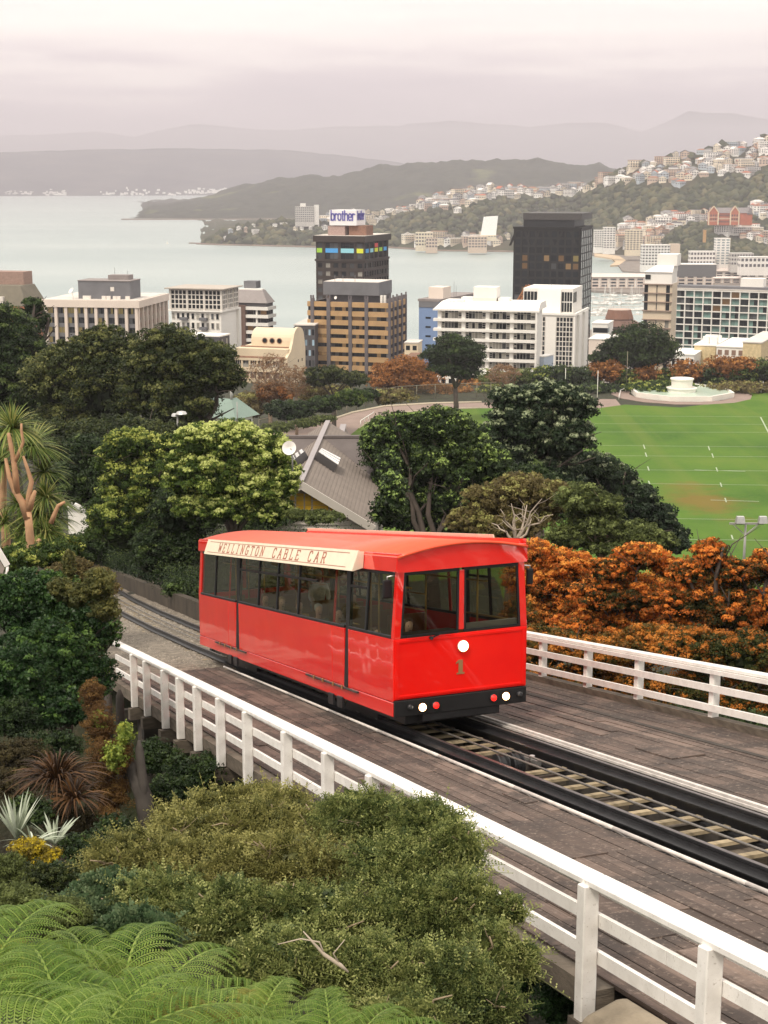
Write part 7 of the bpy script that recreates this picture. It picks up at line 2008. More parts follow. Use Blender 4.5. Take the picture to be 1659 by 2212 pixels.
tree('evergreen_tree', 'dark green tree below the bright crown, touching the rear of the cable car', [(380, 1110, 55, 70), (440, 1120, 50, 50), (560, 1120, 90, 30), (395, 1190, 45, 60), (330, 1200, 50, 60)], 24000, 2.2, f_dark2, 68, bark_d, puff=.26, ng=.15)
tree('shrub', 'light green shrubs along the wall under the yellow windows', [(690, 1118, 55, 14), (640, 1112, 30, 12)], 5000, 2.0, f_yg, 60, bark_d, None, 'shrub', trunk=False)
# hedge and bushes along the retaining wall
tree('shrub', 'grey green leafy bush at the rear corner of the cable car', [(385, 1275, 30, 26), (415, 1290, 22, 22)], 7000, 2.0, f_pohg, 60, bark_d, None, 'bush', trunk=False, puff=.3)
tree('shrub', 'dark leafy thicket in the shade beyond the track', [(230, 1180, 70, 45), (170, 1200, 60, 40), (280, 1200, 50, 40)], 16000, 2.2, f_dark2, 88, bark_d, None, 'thicket', trunk=False)
tree('shrub', 'pale straggling weeds on the bank where the track disappears', [(195, 1248, 50, 24), (140, 1240, 45, 24), (238, 1275, 26, 18), (175, 1225, 30, 20)], 9000, 1.6, f_olive, 39, bark_d, None, 'shrub', trunk=False)

# --- centre dark trees
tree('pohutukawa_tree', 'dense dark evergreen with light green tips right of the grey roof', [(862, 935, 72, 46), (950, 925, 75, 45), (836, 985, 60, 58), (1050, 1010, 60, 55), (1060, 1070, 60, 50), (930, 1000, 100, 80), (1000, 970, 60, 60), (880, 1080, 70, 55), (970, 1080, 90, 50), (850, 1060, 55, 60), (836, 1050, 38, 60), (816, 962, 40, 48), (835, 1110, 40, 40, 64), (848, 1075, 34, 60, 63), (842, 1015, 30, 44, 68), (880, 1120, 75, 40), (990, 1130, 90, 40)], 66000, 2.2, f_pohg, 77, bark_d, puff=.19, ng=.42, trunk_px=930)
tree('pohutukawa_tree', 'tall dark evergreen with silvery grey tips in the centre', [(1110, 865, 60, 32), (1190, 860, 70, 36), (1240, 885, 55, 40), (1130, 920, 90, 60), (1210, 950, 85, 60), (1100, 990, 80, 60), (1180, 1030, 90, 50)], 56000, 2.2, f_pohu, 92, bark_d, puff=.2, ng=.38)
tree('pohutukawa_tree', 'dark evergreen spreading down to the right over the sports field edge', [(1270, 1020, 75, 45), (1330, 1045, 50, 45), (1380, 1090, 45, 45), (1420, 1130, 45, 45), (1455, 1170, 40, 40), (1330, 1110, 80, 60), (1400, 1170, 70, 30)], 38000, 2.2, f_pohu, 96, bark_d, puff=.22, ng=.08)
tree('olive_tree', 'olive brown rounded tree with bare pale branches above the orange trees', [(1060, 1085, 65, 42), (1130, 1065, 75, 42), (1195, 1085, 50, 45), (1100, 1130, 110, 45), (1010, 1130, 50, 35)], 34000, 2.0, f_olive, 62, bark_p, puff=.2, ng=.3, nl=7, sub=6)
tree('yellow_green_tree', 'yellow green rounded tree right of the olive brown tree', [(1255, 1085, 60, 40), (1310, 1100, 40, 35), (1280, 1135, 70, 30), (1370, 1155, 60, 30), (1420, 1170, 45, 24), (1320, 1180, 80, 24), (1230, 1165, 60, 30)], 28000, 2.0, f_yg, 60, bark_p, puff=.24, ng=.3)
barebranch('bare_tree', 'twisted bare white branches in front of the olive brown tree', (1115, 1175), [(1080, 1100), (1105, 1085), (1140, 1090), (1170, 1075), (1150, 1120), (1065, 1130), (1190, 1110)], 57, .09, M('white_bark', (.40, .33, .26), .8, .1), None, 0, 4)
# --- autumn orange trees right
og = 'orange autumn trees along the right side of the bridge'
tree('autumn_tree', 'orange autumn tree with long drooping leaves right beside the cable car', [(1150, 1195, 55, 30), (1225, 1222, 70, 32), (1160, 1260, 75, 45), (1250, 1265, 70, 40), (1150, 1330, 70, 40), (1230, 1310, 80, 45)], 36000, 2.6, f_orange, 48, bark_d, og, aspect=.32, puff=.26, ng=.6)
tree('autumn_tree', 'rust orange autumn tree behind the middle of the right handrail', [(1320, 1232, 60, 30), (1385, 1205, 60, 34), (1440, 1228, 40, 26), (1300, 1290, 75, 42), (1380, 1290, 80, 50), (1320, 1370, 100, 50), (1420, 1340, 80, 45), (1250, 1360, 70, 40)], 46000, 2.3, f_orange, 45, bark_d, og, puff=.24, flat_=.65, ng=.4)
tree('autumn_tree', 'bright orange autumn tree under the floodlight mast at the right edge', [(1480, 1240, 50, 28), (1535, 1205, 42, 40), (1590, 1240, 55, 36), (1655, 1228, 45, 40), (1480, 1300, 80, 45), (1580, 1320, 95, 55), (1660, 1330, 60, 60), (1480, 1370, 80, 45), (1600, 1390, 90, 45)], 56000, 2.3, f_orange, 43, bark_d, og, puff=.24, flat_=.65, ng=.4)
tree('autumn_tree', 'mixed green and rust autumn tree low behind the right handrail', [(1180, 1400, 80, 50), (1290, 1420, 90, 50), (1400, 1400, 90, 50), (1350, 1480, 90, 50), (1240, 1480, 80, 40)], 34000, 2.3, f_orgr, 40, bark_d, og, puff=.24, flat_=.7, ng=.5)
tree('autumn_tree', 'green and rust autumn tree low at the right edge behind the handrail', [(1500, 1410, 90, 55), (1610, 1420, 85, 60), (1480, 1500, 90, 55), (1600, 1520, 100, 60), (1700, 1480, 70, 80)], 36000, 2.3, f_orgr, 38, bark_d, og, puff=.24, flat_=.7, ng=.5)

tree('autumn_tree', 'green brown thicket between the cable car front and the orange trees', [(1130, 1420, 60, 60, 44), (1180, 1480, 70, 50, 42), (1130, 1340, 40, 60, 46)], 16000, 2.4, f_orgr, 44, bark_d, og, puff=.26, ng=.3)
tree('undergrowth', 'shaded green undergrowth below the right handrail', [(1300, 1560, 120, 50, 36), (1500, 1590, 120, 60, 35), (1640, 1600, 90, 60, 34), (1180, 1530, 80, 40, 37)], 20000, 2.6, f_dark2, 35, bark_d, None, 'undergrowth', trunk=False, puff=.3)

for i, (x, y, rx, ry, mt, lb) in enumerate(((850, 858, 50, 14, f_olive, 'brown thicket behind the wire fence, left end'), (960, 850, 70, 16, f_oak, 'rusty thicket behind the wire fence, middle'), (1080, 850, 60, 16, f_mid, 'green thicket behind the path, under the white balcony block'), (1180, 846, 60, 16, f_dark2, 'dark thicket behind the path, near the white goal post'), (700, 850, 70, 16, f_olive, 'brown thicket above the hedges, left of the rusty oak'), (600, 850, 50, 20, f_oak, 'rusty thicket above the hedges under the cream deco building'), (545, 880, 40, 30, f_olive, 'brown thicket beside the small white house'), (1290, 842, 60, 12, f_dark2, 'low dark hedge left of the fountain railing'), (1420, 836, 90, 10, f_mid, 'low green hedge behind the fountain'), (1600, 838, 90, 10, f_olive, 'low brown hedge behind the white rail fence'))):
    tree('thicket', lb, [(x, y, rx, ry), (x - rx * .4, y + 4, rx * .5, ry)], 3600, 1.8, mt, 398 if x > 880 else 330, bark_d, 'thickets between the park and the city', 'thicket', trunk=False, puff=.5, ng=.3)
tree('evergreen_tree', 'dark mass of foliage under the tall silver tipped tree', [(1120, 1050, 80, 50), (1040, 1110, 60, 50), (1200, 1090, 80, 50), (1000, 1090, 50, 50)], 22000, 2.2, f_dark2, 80, bark_d, puff=.26, ng=.1)

def hedge_along(label, s0, s1, dt, h, r, n, mt):
    E_ = []; c0 = T(s0, WT(s0) + dt, DECK)
    k = s0
    while k < s1:
        c = T(k, WT(k) + dt + .3 * math.sin(k), DECK + h); rr_ = r * (.85 + .3 * abs(math.sin(k * 1.7))); E_.append((tuple(c), (rr_ * 1.5, rr_ * 1.4, rr_))); k += r * 1.1
    t = thing('hedge', label, 'hedge', c0); build_crown('crown', E_, n, .05, mt, t, tuple(c0), puff=.4, ng=.2)
hedge_along('low dark hedge spilling over the retaining wall beyond the cable car', 24, 72, 1.25, .75, .75, 26000, f_dark2)
hedge_along('taller shaded bushes behind the hedge beyond the track', 22, 74, 3.6, 1.6, 1.7, 30000, f_dark2)

tree('autumn_tree', 'green and orange autumn tree set back behind the bright orange one', [(1500, 1245, 90, 34), (1600, 1250, 70, 36), (1440, 1262, 60, 30)], 16000, 2.3, f_orgr, 56, bark_d, og, puff=.26, ng=.4)
tree('autumn_tree', 'orange autumn tree cut off by the right edge of the view', [(1740, 1250, 70, 60), (1800, 1330, 90, 90), (1740, 1430, 80, 80)], 14000, 2.6, f_orange, 42, bark_d, og, puff=.26, ng=.4)
# ------------------------------------------------------------------ near vegetation, left and foreground
tree('leafy_bush', 'tall dark leafy bush hiding the far end of the left handrail', [(50, 1290, 80, 60, 31), (120, 1280, 60, 50, 31), (60, 1330, 90, 70, 31), (140, 1350, 90, 75, 31), (205, 1370, 60, 70, 31), (100, 1430, 120, 90, 30), (190, 1470, 70, 70, 30), (40, 1480, 80, 90, 29), (120, 1530, 110, 60, 29)], 72000, 2.7, f_bush, 30, bark_d, None, 'bush', trunk=True, puff=.16, ng=.25)
tree('climbing_vine', 'yellow green vine scrambling over the top of the tall leafy bush', [(215, 1270, 38, 40, 29), (165, 1290, 35, 35, 29), (225, 1320, 35, 30, 29), (130, 1275, 30, 28, 29), (150, 1225, 14, 40, 30)], 13000, 2.1, f_bushy, 29, bark_d, None, 'vine', trunk=False, puff=.25)
tree('creeper', 'brown dried creeper with yellow leaves hanging over the old timber posts', [(200, 1510, 28, 45, 25), (215, 1575, 36, 60, 24.5), (228, 1650, 42, 60, 24), (240, 1720, 48, 50, 24), (215, 1780, 55, 40, 23.5), (262, 1640, 26, 50, 24)], 34000, 1.7, foliage('brown_creeper_foliage', [(0, (.05, .025, .01)), (.5, (.13, .07, .025)), (.8, (.22, .13, .035)), (1, (.45, .34, .05))], .8, .2, 1), 24, bark_d, None, 'creeper', trunk=False, aspect=.3)
tree('creeper', 'small lime green creeper leaves at the bank edge under the handrail', [(270, 1590, 20, 34, 24), (248, 1640, 30, 40, 23.8), (215, 1560, 18, 26, 24.4)], 1500, 2.6, foliage('lime_creeper_foliage', [(0, (.08, .14, .02)), (.5, (.22, .28, .05)), (1, (.45, .42, .06))], .5, .3, 1), 24, bark_d, None, 'creeper', trunk=False)
tree('undergrowth', 'dark shaded undergrowth deep in the gully below the bridge', [(330, 1640, 70, 40, 27), (420, 1680, 80, 50, 26), (500, 1660, 70, 50, 27), (560, 1720, 70, 40, 25), (380, 1720, 70, 40, 25), (440, 1600, 60, 30, 30)], 22000, 2.6, f_dark2, 26, bark_d, None, 'undergrowth', trunk=False, puff=.3, ng=0)
tree('shrub', 'brown fading shrub below the tall leafy bush at the left edge', [(40, 1640, 80, 40, 25), (30, 1700, 60, 40, 24), (150, 1700, 60, 50, 24), (150, 1780, 80, 40, 22)], 20000, 2.0, foliage('brown_green_foliage', [(0, (.02, .018, .01)), (.5, (.05, .04, .018)), (1, (.12, .10, .035))], .8, .2, .6), 24, bark_d, None, 'shrub', trunk=False)
# old leaning posts of the bank
for x0, y0, x1, y1, r_, lb, YY in ((300, 1600, 318, 1780, .075, 'pointed old timber post leaning at the bank edge', 24), (285, 1640, 335, 1800, .13, 'broken old timber stump beside the hanging creeper', 24), (232, 1478, 236, 1600, .09, 'dark timber post at the top of the bank', 34), (258, 1490, 262, 1620, .09, 'dark timber post behind the creeper under the handrail', 33)):
    a, b = at(x0, y0, YY), at(x1, y1, YY - .4); m = MB(b); m.tube([b - Vector((0, 0, 1)), b.lerp(a, .5), a - Vector((0, 0, .15)), a], [r_ * 1.3, r_ * 1.1, r_, r_ * .35], 8); o = m.build('old_post', dark_timber); tag(o, lb, 'timber post')

# --- sword-leaved plants: cabbage trees and flax
def blades(origin, n, L, w, spread, droop, seed, updir=(0, 0, 1), base=None, zmin=-.3):
    g = np.random.default_rng(seed); d = unit(g.normal(size=(n, 3))); d[:, 2] = np.maximum(d[:, 2], zmin); d = unit(d + np.array(updir) * spread)
    S = 5; V = np.empty((n, S + 1, 2, 3)); Ln = L * g.uniform(.7, 1.1, n); side_ = unit(np.cross(d, np.array([0, 0, 1.0]) + g.normal(size=(n, 3)) * .2))
    for i in range(S + 1):
        f = i / S; p = np.array(origin) + d * (Ln * f)[:, None]; p[:, 2] -= droop * Ln * f ** 2 * (1 - np.abs(d[:, 2]) * .4); ww = w * (1 - f ** 2) * (.5 + 1.6 * f if f < .35 else 1.06)
        V[:, i, 0] = p - side_ * ww; V[:, i, 1] = p + side_ * ww
    idx = np.arange(n * (S + 1) * 2).reshape(n, S + 1, 2)
    F = np.stack([idx[:, :-1, 0], idx[:, :-1, 1], idx[:, 1:, 1], idx[:, 1:, 0]], -1).reshape(-1, 4)
    v = np.repeat(g.random(n), S); return V.reshape(-1, 3), F, v
f_cab = foliage('cabbage_tree_leaves', [(0, (.04, .075, .015)), (.4, (.12, .18, .04)), (.7, (.23, .28, .075)), (1, (.40, .38, .13))], .45, .25, .6)
ct = thing('cabbage_tree', 'cabbage tree with bare orange tan forked trunk and spiky leaf heads at left edge', 'tree', at(65, 1235, 43)); cb_ = Vector(ct.location)
m = MB(cb_)
def PT(*a): return [at(x, y, 43 + (a[0] if isinstance(a[0], (int, float)) else 0)) for x, y in a[(1 if isinstance(a[0], (int, float)) else 0):]]
m.tube(PT((72, 1250), (70, 1205), (64, 1150), (60, 1105)), [.18, .14, .12, .11], 9)
m.tube(PT((60, 1120), (48, 1085), (32, 1060), (20, 1030), (12, 990)), [.13, .11, .09, .07, .045], 8)
m.tube(PT((36, 1065), (33, 1020), (27, 980), (20, 945), (18, 935)), [.10, .085, .07, .06, .04], 8)
m.tube(PT((30, 1000), (42, 975), (50, 955), (46, 930), (46, 915)), [.06, .055, .045, .04, .03], 7)
m.tube(PT((60, 1110), (62, 1070), (68, 1040), (60, 1015), (50, 985)), [.10, .08, .07, .055, .035], 7)
m.tube(PT((62, 1100), (68, 1080), (76, 1060)), [.12, .09, .05], 7); m.tube(PT((67, 1200), (76, 1180), (86, 1165)), [.12, .09, .06], 7)
m.tube(PT((110, 1130), (118, 1110), (126, 1092), (140, 1084)), [.08, .07, .06, .04], 6)
m.build('trunk', bark_o, ct, fix=False)
for x, y, Y, L, n in ((26, 925, 44, 1.05, 300), (70, 965, 46, 1.0, 280), (95, 1020, 46, .8, 200), (100, 1075, 45, .8, 220), (85, 1110, 45, .85, 240), (40, 1090, 45.5, .7, 160), (120, 1120, 46, .7, 160), (5, 1000, 46, .8, 160), (10, 1130, 45, .7, 150), (55, 1150, 45, .8, 200), (100, 1150, 44.5, .8, 200), (130, 1090, 46, .6, 120)):
    c = at(x, y, Y); V, F, v = blades(c - cb_, n, L * 1.3, .024, .35, .55, x + y); TRI[0] += len(F) * 2; fast_mesh('leaf_head', V, F, f_cab, v, ct)
ct2 = thing('cabbage_tree', 'second cabbage tree trunk at the extreme left behind the first', 'tree', at(14, 1215, 47)); m = MB(ct2.location); m.tube([at(x, y, 47) for x, y in ((14, 1230), (12, 1150), (6, 1090), (8, 1020), (16, 950))], [.17, .14, .12, .1, .08], 7); m.build('trunk', bark_o, ct2, fix=False)
c = at(12, 940, 47); V, F, v = blades(c - Vector(ct2.location), 260, 1.2, .024, .5, .5, 5); fast_mesh('leaf_head', V, F, f_cab, v, ct2)
f_flax = foliage('silver_flax_leaves', [(0, (.22, .26, .17)), (.5, (.40, .45, .34)), (1, (.62, .66, .54))], .45, .25, 1)
f_redflax = foliage('bronze_flax_leaves', [(0, (.018, .012, .008)), (.5, (.055, .028, .013)), (1, (.14, .07, .028))], .5, .2, 1)
def flax(label, x, y, Y, L, n, mt, w=.035, dr=.35, sp=.9):
    c = at(x, y, Y); t = thing('flax_plant', label, 'flax', c)
    V, F, v = blades((0, 0, 0), n, L, w, sp, dr, int(x + y), zmin=.05); TRI[0] += len(F) * 2; fast_mesh('leaf', V, F, mt, v, t)
flax('silvery green flax with broad bent leaves at the left edge, upper clump', 35, 1812, 18.5, .72, 30, f_flax, .026, .22, 1.5)
flax('silvery green flax with broad bent leaves, right hand clump below bronze flax', 118, 1826, 18, .58, 26, f_flax, .024, .35, 1.0)
flax('silvery green flax hanging over the yellow flowered shrub', 70, 1825, 17.5, .5, 20, f_flax, .022, .5, .5)
flax('bronze red flax with arching narrow leaves under the dark leafy bush', 125, 1700, 22, 1.25, 300, f_redflax, .018, .9, .9)
flax('low bronze flax at the foot of the creeper bank', 160, 1730, 21.5, .8, 110, f_redflax, .02, .8, .6)
tree('flowering_shrub', 'small shrub with clusters of yellow flowers below the silver flax', [(60, 1830, 45, 16), (95, 1850, 50, 16), (115, 1880, 25, 20), (40, 1860, 30, 14)], 6500, 1.9, foliage('yellow_flowers', [(0, (.10, .07, .02)), (.35, (.20, .16, .03)), (.6, (.50, .38, .02)), (1, (.72, .55, .03))], .7, .3, 1.5), 16.5, bark_d, None, 'shrub', trunk=False, puff=.35)
tree('shrub', 'dark tangled twigs under the yellow flowered shrub', [(70, 1900, 70, 35), (150, 1900, 50, 30), (30, 1930, 50, 30)], 9000, 2.2, f_dark, 15.5, bark_d, None, 'shrub', trunk=False)
tree('shrub', 'soft olive shrub at the left edge between yellow flowers and ferns', [(10, 1880, 50, 40, 14), (30, 1960, 80, 50, 12), (120, 1990, 90, 50, 11.5)], 22000, 2.2, f_yg, 12.5, bark_d, None, 'shrub', trunk=False)

# --- feathery shrub in the foreground
def sprays(P0, Dd, L, nleaf, ll, lw, seed, droopk=.35):
    g = np.random.default_rng(seed); n = len(P0); side_ = unit(np.cross(Dd, g.normal(size=(n, 3)))); up_ = np.cross(side_, Dd)
    f = np.linspace(.08, 1, nleaf); V = []; v0 = g.random(n)
    pos = P0[:, None, :] + Dd[:, None, :] * (L[:, None] * f[None])[:, :, None]
    pos[:, :, 2] -= (droopk * L[:, None] * f[None] ** 2)
    taper = np.sin(np.clip(f, 0, 1) * np.pi * .85 + .35)
    out = []
    for sg in (-1, 1):
        ld = unit((side_ * sg * 1.0 + Dd * .55)[:, None, :].repeat(nleaf, 1).reshape(-1, 3) + g.normal(size=(n * nleaf, 3)) * .22)
        p = pos.reshape(-1, 3); l_ = (ll * taper[None] * np.ones((n, 1))).reshape(-1, 1); wv = unit(np.cross(ld, up_[:, None, :].repeat(nleaf, 1).reshape(-1, 3))) * lw
        q = np.empty((n * nleaf, 4, 3)); q[:, 0] = p; q[:, 1] = p + ld * l_ * .5 + wv; q[:, 2] = p + ld * l_; q[:, 3] = p + ld * l_ * .5 - wv; out.append(q)
    # the stem itself
    q = np.empty((n, 4, 3)); e_ = pos[:, -1]; q[:, 0] = P0 - side_ * .004; q[:, 1] = P0 + side_ * .004; q[:, 2] = e_ + side_ * .002; q[:, 3] = e_ - side_ * .002
    V = np.concatenate([o.reshape(-1, 3) for o in out] + [q.reshape(-1, 3)]); F = np.arange(len(V)).reshape(-1, 4)
    v = np.concatenate([np.repeat(v0, nleaf) * .6 + g.random(n * nleaf) * .35] * 2 + [np.full(n, .45)]); return V, F, v
def feather_shrub(label, ells, n, Lm, mat, nleaf=10, ll=.05, lw=.011, seed=1, puff=.30, tipfrac=.0):
    E_ = [EL(e[0], e[1], e[2], e[3], e[4], .8) for e in ells]; c0 = np.array(E_[0][0]); gz = ground(c0[0], c0[1]); loc = (c0[0], c0[1], min(gz, c0[2] - E_[0][1][2]))
    Cn, Nn, v, sz = crown_data(E_, int(n * .55), .1, puff=puff, inner=0, zb=-.3, jit=.35, flat_=.9)
    g = np.random.default_rng(seed); N = len(Cn); Dd = unit(Nn + np.array([0, -.15, .45]) + g.normal(size=(N, 3)) * .3)
    L = Lm * g.uniform(.6, 1.7, N); V, F, v2 = sprays(Cn - np.array(loc) - Dd * (L * .5)[:, None], Dd, L, nleaf, ll, lw, seed); TRI[0] += len(F) * 2
    t = thing('feathery_shrub', label, 'shrub', loc); fast_mesh('foliage', V, F, mat, v2, t)
    # dark inner leaves and branches
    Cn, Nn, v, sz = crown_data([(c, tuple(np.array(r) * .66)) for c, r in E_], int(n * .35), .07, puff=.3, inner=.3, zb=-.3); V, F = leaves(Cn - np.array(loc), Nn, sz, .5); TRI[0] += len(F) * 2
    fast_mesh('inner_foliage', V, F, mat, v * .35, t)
    m = MB(loc); gg = random.Random(seed)
    for c, r in E_:
        for k in range(5):
            a = Vector(loc) + Vector((gg.uniform(-.5, .5), gg.uniform(-.5, .5), 0)); b = Vector(c) + Vector((gg.uniform(-.9, .9) * r[0], gg.uniform(-1.0, .2) * r[1], gg.uniform(-.1, 1.0) * r[2]))
            limbs(m, Vector(c) - Vector((0, 0, r[2] * .7)), [b], .028, gg.randint(0, 999), .25, 3)
    m.build('branch', M('pale_twig', (.26, .20, .13), .9, .3), t, fix=False)['kind'] = 'stuff'; return t
f_feath = foliage('feathery_green_foliage', [(0, (.026, .045, .016)), (.3, (.085, .115, .036)), (.55, (.22, .25, .08)), (.78, (.38, .40, .14)), (1, (.52, .52, .22))], .5, .3, 1.2)
f_feat2 = foliage('feathery_olive_foliage', [(0, (.035, .045, .015)), (.3, (.13, .135, .042)), (.55, (.27, .26, .085)), (1, (.50, .46, .17))], .5, .3, 1.2)
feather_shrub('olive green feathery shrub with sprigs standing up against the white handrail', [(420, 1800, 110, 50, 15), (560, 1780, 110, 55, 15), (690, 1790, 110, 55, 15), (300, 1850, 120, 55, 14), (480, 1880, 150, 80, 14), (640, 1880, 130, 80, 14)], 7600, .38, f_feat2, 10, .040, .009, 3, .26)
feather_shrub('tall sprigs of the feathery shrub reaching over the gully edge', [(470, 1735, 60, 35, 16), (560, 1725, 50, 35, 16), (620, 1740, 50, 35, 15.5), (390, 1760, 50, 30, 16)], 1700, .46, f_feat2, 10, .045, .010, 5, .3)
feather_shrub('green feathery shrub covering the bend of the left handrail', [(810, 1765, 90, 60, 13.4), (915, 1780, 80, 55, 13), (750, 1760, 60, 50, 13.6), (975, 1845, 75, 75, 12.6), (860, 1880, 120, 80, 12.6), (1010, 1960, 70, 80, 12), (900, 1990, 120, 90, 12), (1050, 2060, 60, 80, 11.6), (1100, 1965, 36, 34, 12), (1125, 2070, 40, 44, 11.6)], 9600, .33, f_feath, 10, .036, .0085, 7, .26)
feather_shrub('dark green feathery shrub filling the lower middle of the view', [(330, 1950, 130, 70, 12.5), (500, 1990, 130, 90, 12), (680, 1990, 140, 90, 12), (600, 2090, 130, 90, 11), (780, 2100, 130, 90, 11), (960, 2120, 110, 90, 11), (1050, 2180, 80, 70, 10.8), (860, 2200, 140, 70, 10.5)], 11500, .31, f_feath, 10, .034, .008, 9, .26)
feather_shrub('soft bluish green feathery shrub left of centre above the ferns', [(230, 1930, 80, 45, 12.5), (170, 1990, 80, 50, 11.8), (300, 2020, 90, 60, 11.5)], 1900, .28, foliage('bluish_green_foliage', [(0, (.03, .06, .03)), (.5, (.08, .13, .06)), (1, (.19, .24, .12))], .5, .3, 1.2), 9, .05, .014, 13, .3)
pb_ = at(690, 2050, 9.9); m = MB(pb_); m.tube([at(x, y, 9.9) for x, y in ((655, 2012), (680, 2040), (700, 2062), (735, 2085), (752, 2100))], [.004, .009, .014, .016, .008], 7)
m.tube([at(x, y, 9.9) for x, y in ((700, 2062), (690, 2035), (650, 2028), (600, 2040))], [.008, .006, .005, .003], 5); m.tube([at(x, y, 9.9) for x, y in ((735, 2085), (720, 2060), (745, 2030))], [.007, .005, .003], 5)
o = m.build('bare_branch', M('white_bark', (.40, .33, .26))); tag(o, 'bleached broken branch lying across the dark feathery shrub', 'branch')

# --- tree ferns
f_fern = foliage('fern_frond_green', [(0, (.018, .050, .008)), (.35, (.055, .120, .016)), (.65, (.15, .245, .038)), (1, (.31, .40, .09))], .4, .4, 1.5)
f_fern2 = foliage('fern_frond_yellowing', [(0, (.05, .07, .012)), (.4, (.15, .165, .025)), (.75, (.30, .29, .045)), (1, (.46, .42, .09))], .45, .4, 1.5)
def frond_mesh(seed, mat, L=1.9, npn=18, npl=20):
    g = np.random.default_rng(seed); f = np.linspace(0, 1, 40)
    # rachis in the local x-z plane, rising then arching over
    ang = np.radians(52) - np.radians(105) * f ** 1.15
    xz = np.stack([np.cumsum(np.cos(ang)), np.cumsum(np.sin(ang))], 1) * L / 40
    rx = lambda q: np.stack([np.interp(q, f, xz[:, 0]), np.zeros_like(q), np.interp(q, f, xz[:, 1])], -1)
    qs = np.linspace(.14, .985, npn); base = rx(qs); tang = unit(rx(qs + .01) - rx(qs - .01)); VV = []; vv = []
    for sg in (-1, 1):
        lenp = .40 * L / 1.9 * np.maximum(.05, np.sin(np.clip(qs * 1.02, 0, 1) ** .75 * np.pi * .93 + .12)) ** .8 * g.uniform(.93, 1.07, npn)
        h = np.linspace(.03, 1, npl)
        sidev = np.array([0, sg, 0.0]); d0 = unit(tang * .42 + sidev * 1.0 + np.array([0, 0, .12]))
        upv = np.cross(tang, np.array([0, 1.0, 0])); upv = np.where(upv[:, 2:3] < 0, -upv, upv)
        P = base[:, None] + d0[:, None] * (lenp[:, None] * h[None])[:, :, None] + tang[:, None] * (lenp[:, None] * .16 * h[None] ** 2)[:, :, None]
        P = P - upv[:, None] * (lenp[:, None] * g.uniform(.35, .62, npn)[:, None] * h[None] ** 2.2)[:, :, None] + upv[:, None] * (lenp[:, None] * .12 * np.sin(h[None] * 3.0))[:, :, None]
        T_ = np.gradient(P, axis=1); T_ = T_ / np.linalg.norm(T_, axis=2, keepdims=True)
        B_ = np.cross(T_, upv[:, None, :]); B_ = B_ / np.linalg.norm(B_, axis=2, keepdims=True)
        pl = (.056 * L / 1.9) * np.sin(np.clip(h, 0, 1) * np.pi * .80 + .55) ** .9
        wsp = (lenp / npl)[:, None, None] * .40
        for s2 in (-1, 1):
            dd = B_ * s2 + T_ * .35; dd = dd / np.linalg.norm(dd, axis=2, keepdims=True); l_ = pl[None, :, None] * (lenp / lenp.max())[:, None, None] ** .5
            q = np.empty(P.shape[:2] + (4, 3)); q[:, :, 0] = P - T_ * wsp * .8; q[:, :, 1] = P + dd * l_ * .55 - T_ * wsp; q[:, :, 2] = P + dd * l_; q[:, :, 3] = P + dd * l_ * .5 + T_ * wsp
            VV.append(q.reshape(-1, 3)); vv.append((.35 + .4 * np.linspace(.2, 1, npl)[None] * np.ones((npn, 1)) + g.random((npn, npl)) * .18).ravel())
        # midrib
        q = np.empty(P.shape[:1] + (npl - 1, 4, 3)); e = B_ * .004; q[:, :, 0] = P[:, :-1] - e[:, :-1]; q[:, :, 1] = P[:, :-1] + e[:, :-1]; q[:, :, 2] = P[:, 1:] + e[:, 1:]; q[:, :, 3] = P[:, 1:] - e[:, 1:]
        VV.append(q.reshape(-1, 3)); vv.append(np.full(npn * (npl - 1), .9))
    r = rx(f); e = np.array([0, .011, 0]); q = np.empty((39, 4, 3)); q[:, 0] = r[:-1] - e; q[:, 1] = r[:-1] + e; q[:, 2] = r[1:] + e * .8; q[:, 3] = r[1:] - e * .8; VV.append(q.reshape(-1, 3)); vv.append(np.full(39, .95))
    V = np.concatenate(VV); F = np.arange(len(V)).reshape(-1, 4); o = fast_mesh('frond', V, F, mat, np.concatenate(vv)); me = o.data; bpy.data.objects.remove(o); return me
FR_ = [frond_mesh(s, f_fern) for s in (1, 2, 3)]; FY_ = [frond_mesh(s, f_fern2) for s in (4, 5)]
fg = random.Random(9)
def fern(label, x, y, Y, sc_, az_list, yellow=False, tilt=0):
    c = at(x, y, Y); t = thing('tree_fern', label, 'fern', c)
    m = MB(c); m.tube([Vector((c.x, c.y, ground(c.x, c.y) - .3)), c - Vector((0, 0, .02))], [.16, .11], 8); m.build('trunk', bark_d, t)
    for a in az_list:
        me = fg.choice(FY_ if yellow and fg.random() < .75 else FR_); o = bpy.data.objects.new('frond', me); s_ = sc_ * fg.uniform(.88, 1.1)
        o.scale = (s_, s_, s_ * fg.uniform(.85, 1.1)); o.rotation_euler = (fg.uniform(-.12, .12), R(tilt) + fg.uniform(-.1, .14), R(a + fg.uniform(-7, 7))); link(o, t)
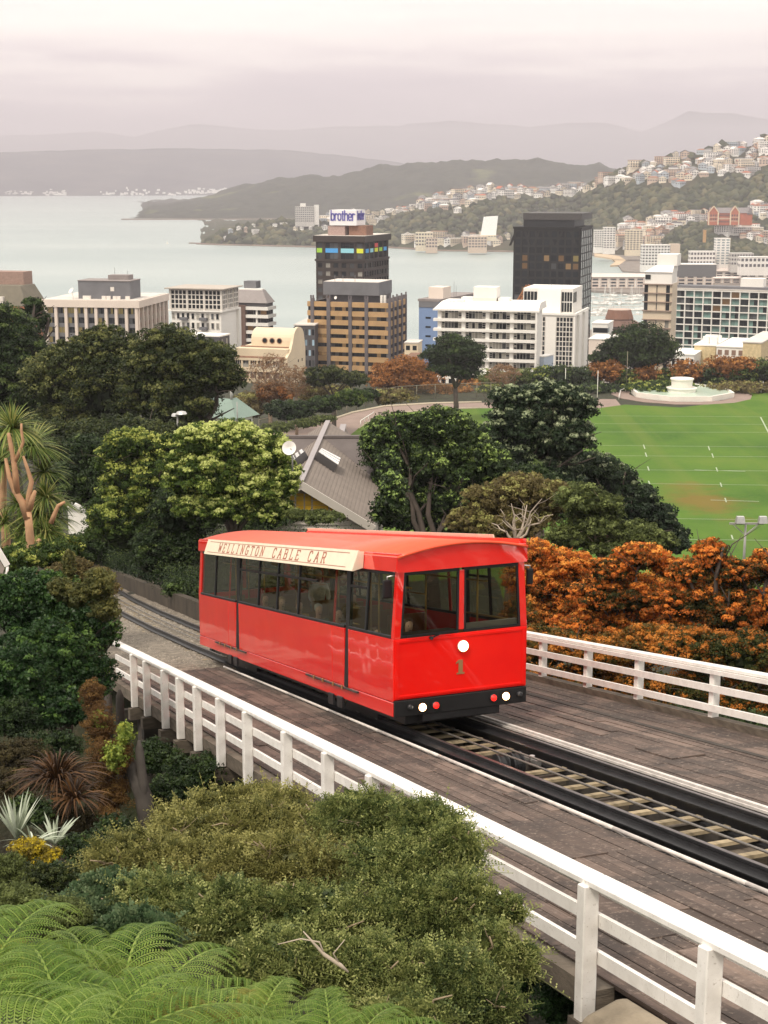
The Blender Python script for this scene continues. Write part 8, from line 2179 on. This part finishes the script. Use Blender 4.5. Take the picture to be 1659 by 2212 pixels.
# azimuth 0 = to the right, 90 = away
fern('bright green tree fern filling the bottom left corner with long arching fronds', 150, 2360, 9.0, .92, [8, 36, 64, 92, 120, 150, 205, 320])
fern('bright green tree fern standing behind the biggest one, its long frond reaching up', 255, 2315, 9.8, .95, [0, 30, 58, 84, 112, 145])
fern('bright green tree fern at the far left edge', -60, 2200, 9.6, .80, [5, 38, 70, 100, 330])
fern('bright green tree fern at the bottom left, nearest to the viewer', 40, 2460, 8.0, .75, [10, 42, 75, 108, 140])
fern('yellowing tree fern at the bottom centre between the two green ones', 530, 2315, 9.4, .62, [10, 40, 70, 98, 128, 160], True)
fern('green tree fern at the bottom edge right of the yellowing one', 730, 2350, 9.0, .60, [5, 35, 65, 95, 125, 158])
fern('olive tree fern half hidden behind the big bright fern', 110, 2190, 11.0, .60, [20, 55, 90, 125, 160], True)
tree('undergrowth', 'dark ground cover between the flax and the leafy bush', [(100, 1620, 90, 40, 27), (60, 1760, 60, 40, 21), (190, 1840, 80, 40, 19), (250, 1800, 50, 40, 20), (130, 1900, 90, 30, 16), (30, 1560, 60, 50, 28), (-10, 1500, 40, 60, 29)], 22000, 2.4, f_dark2, 24, bark_d, None, 'undergrowth', trunk=False, puff=.3)
tree('undergrowth', 'dark shaded greenery under the near end of the bridge', [(1120, 2120, 60, 60, 14.5), (1200, 2180, 60, 60, 14), (1060, 2000, 40, 50, 15)], 9000, 2.4, f_bush, 14, bark_d, None, 'undergrowth', trunk=False, puff=.3, ng=0)
tree('shrub', 'mixed green shrubs at the foot of the cabbage trees', [(40, 1215, 60, 35, 40), (110, 1205, 50, 35, 42), (150, 1190, 40, 30, 44), (90, 1160, 60, 30, 50)], 16000, 2.3, f_mid, 42, bark_d, None, 'shrub', trunk=False, puff=.3, ng=.3)
tree('shrub', 'tall grassy weeds left of the track behind the leafy bush', [(225, 1300, 30, 22, 38), (190, 1275, 40, 25, 42), (240, 1340, 22, 26, 36)], 8000, 1.8, f_bushy, 39, bark_d, None, 'shrub', trunk=False, puff=.3, aspect=.25)
print('leaf triangles', TRI[0])
# ------------------------------------------------------------------ the damp air between here and the far hills
m = MB(); m.box(-24000, 24000, -300, 24000, -30, 760)
hz = bpy.data.materials.new('damp_air'); hz.use_nodes = True
t_ = hz.node_tree; t_.nodes.clear()
o_ = nd(t_, 'ShaderNodeOutputMaterial'); pv = nd(t_, 'ShaderNodeVolumePrincipled')
pv.inputs['Color'].default_value = (.87, .83, .90, 1); pv.inputs['Density'].default_value = 1.15e-4; pv.inputs['Anisotropy'].default_value = 0.0
t_.links.new(pv.outputs[0], o_.inputs['Volume'])
o = m.build('haze', hz); tag(o, kind='stuff')
# ------------------------------------------------------------------ labels that still coincide are told apart by their place
_by = {}
for o in scene.objects:
    if o.parent is None and 'label' in o and o.get('group', '').startswith(('houses', 'buildings')): _by.setdefault(o['label'], []).append(o)
for lab, L_ in _by.items():
    if len(L_) < 2: continue
    L_.sort(key=lambda o: proj(o.location)[0]); n_ = len(L_)
    names = {2: ['left hand', 'right hand'], 3: ['leftmost', 'middle', 'rightmost']}.get(n_, ['leftmost', 'second from left', 'third from left', 'fourth from left', 'fifth from left', 'sixth from left', 'seventh from left'][:n_ - 1] + ['rightmost'])
    for o, q in zip(L_, names): o['label'] = ' '.join((q + ' ' + lab).split()[:16])
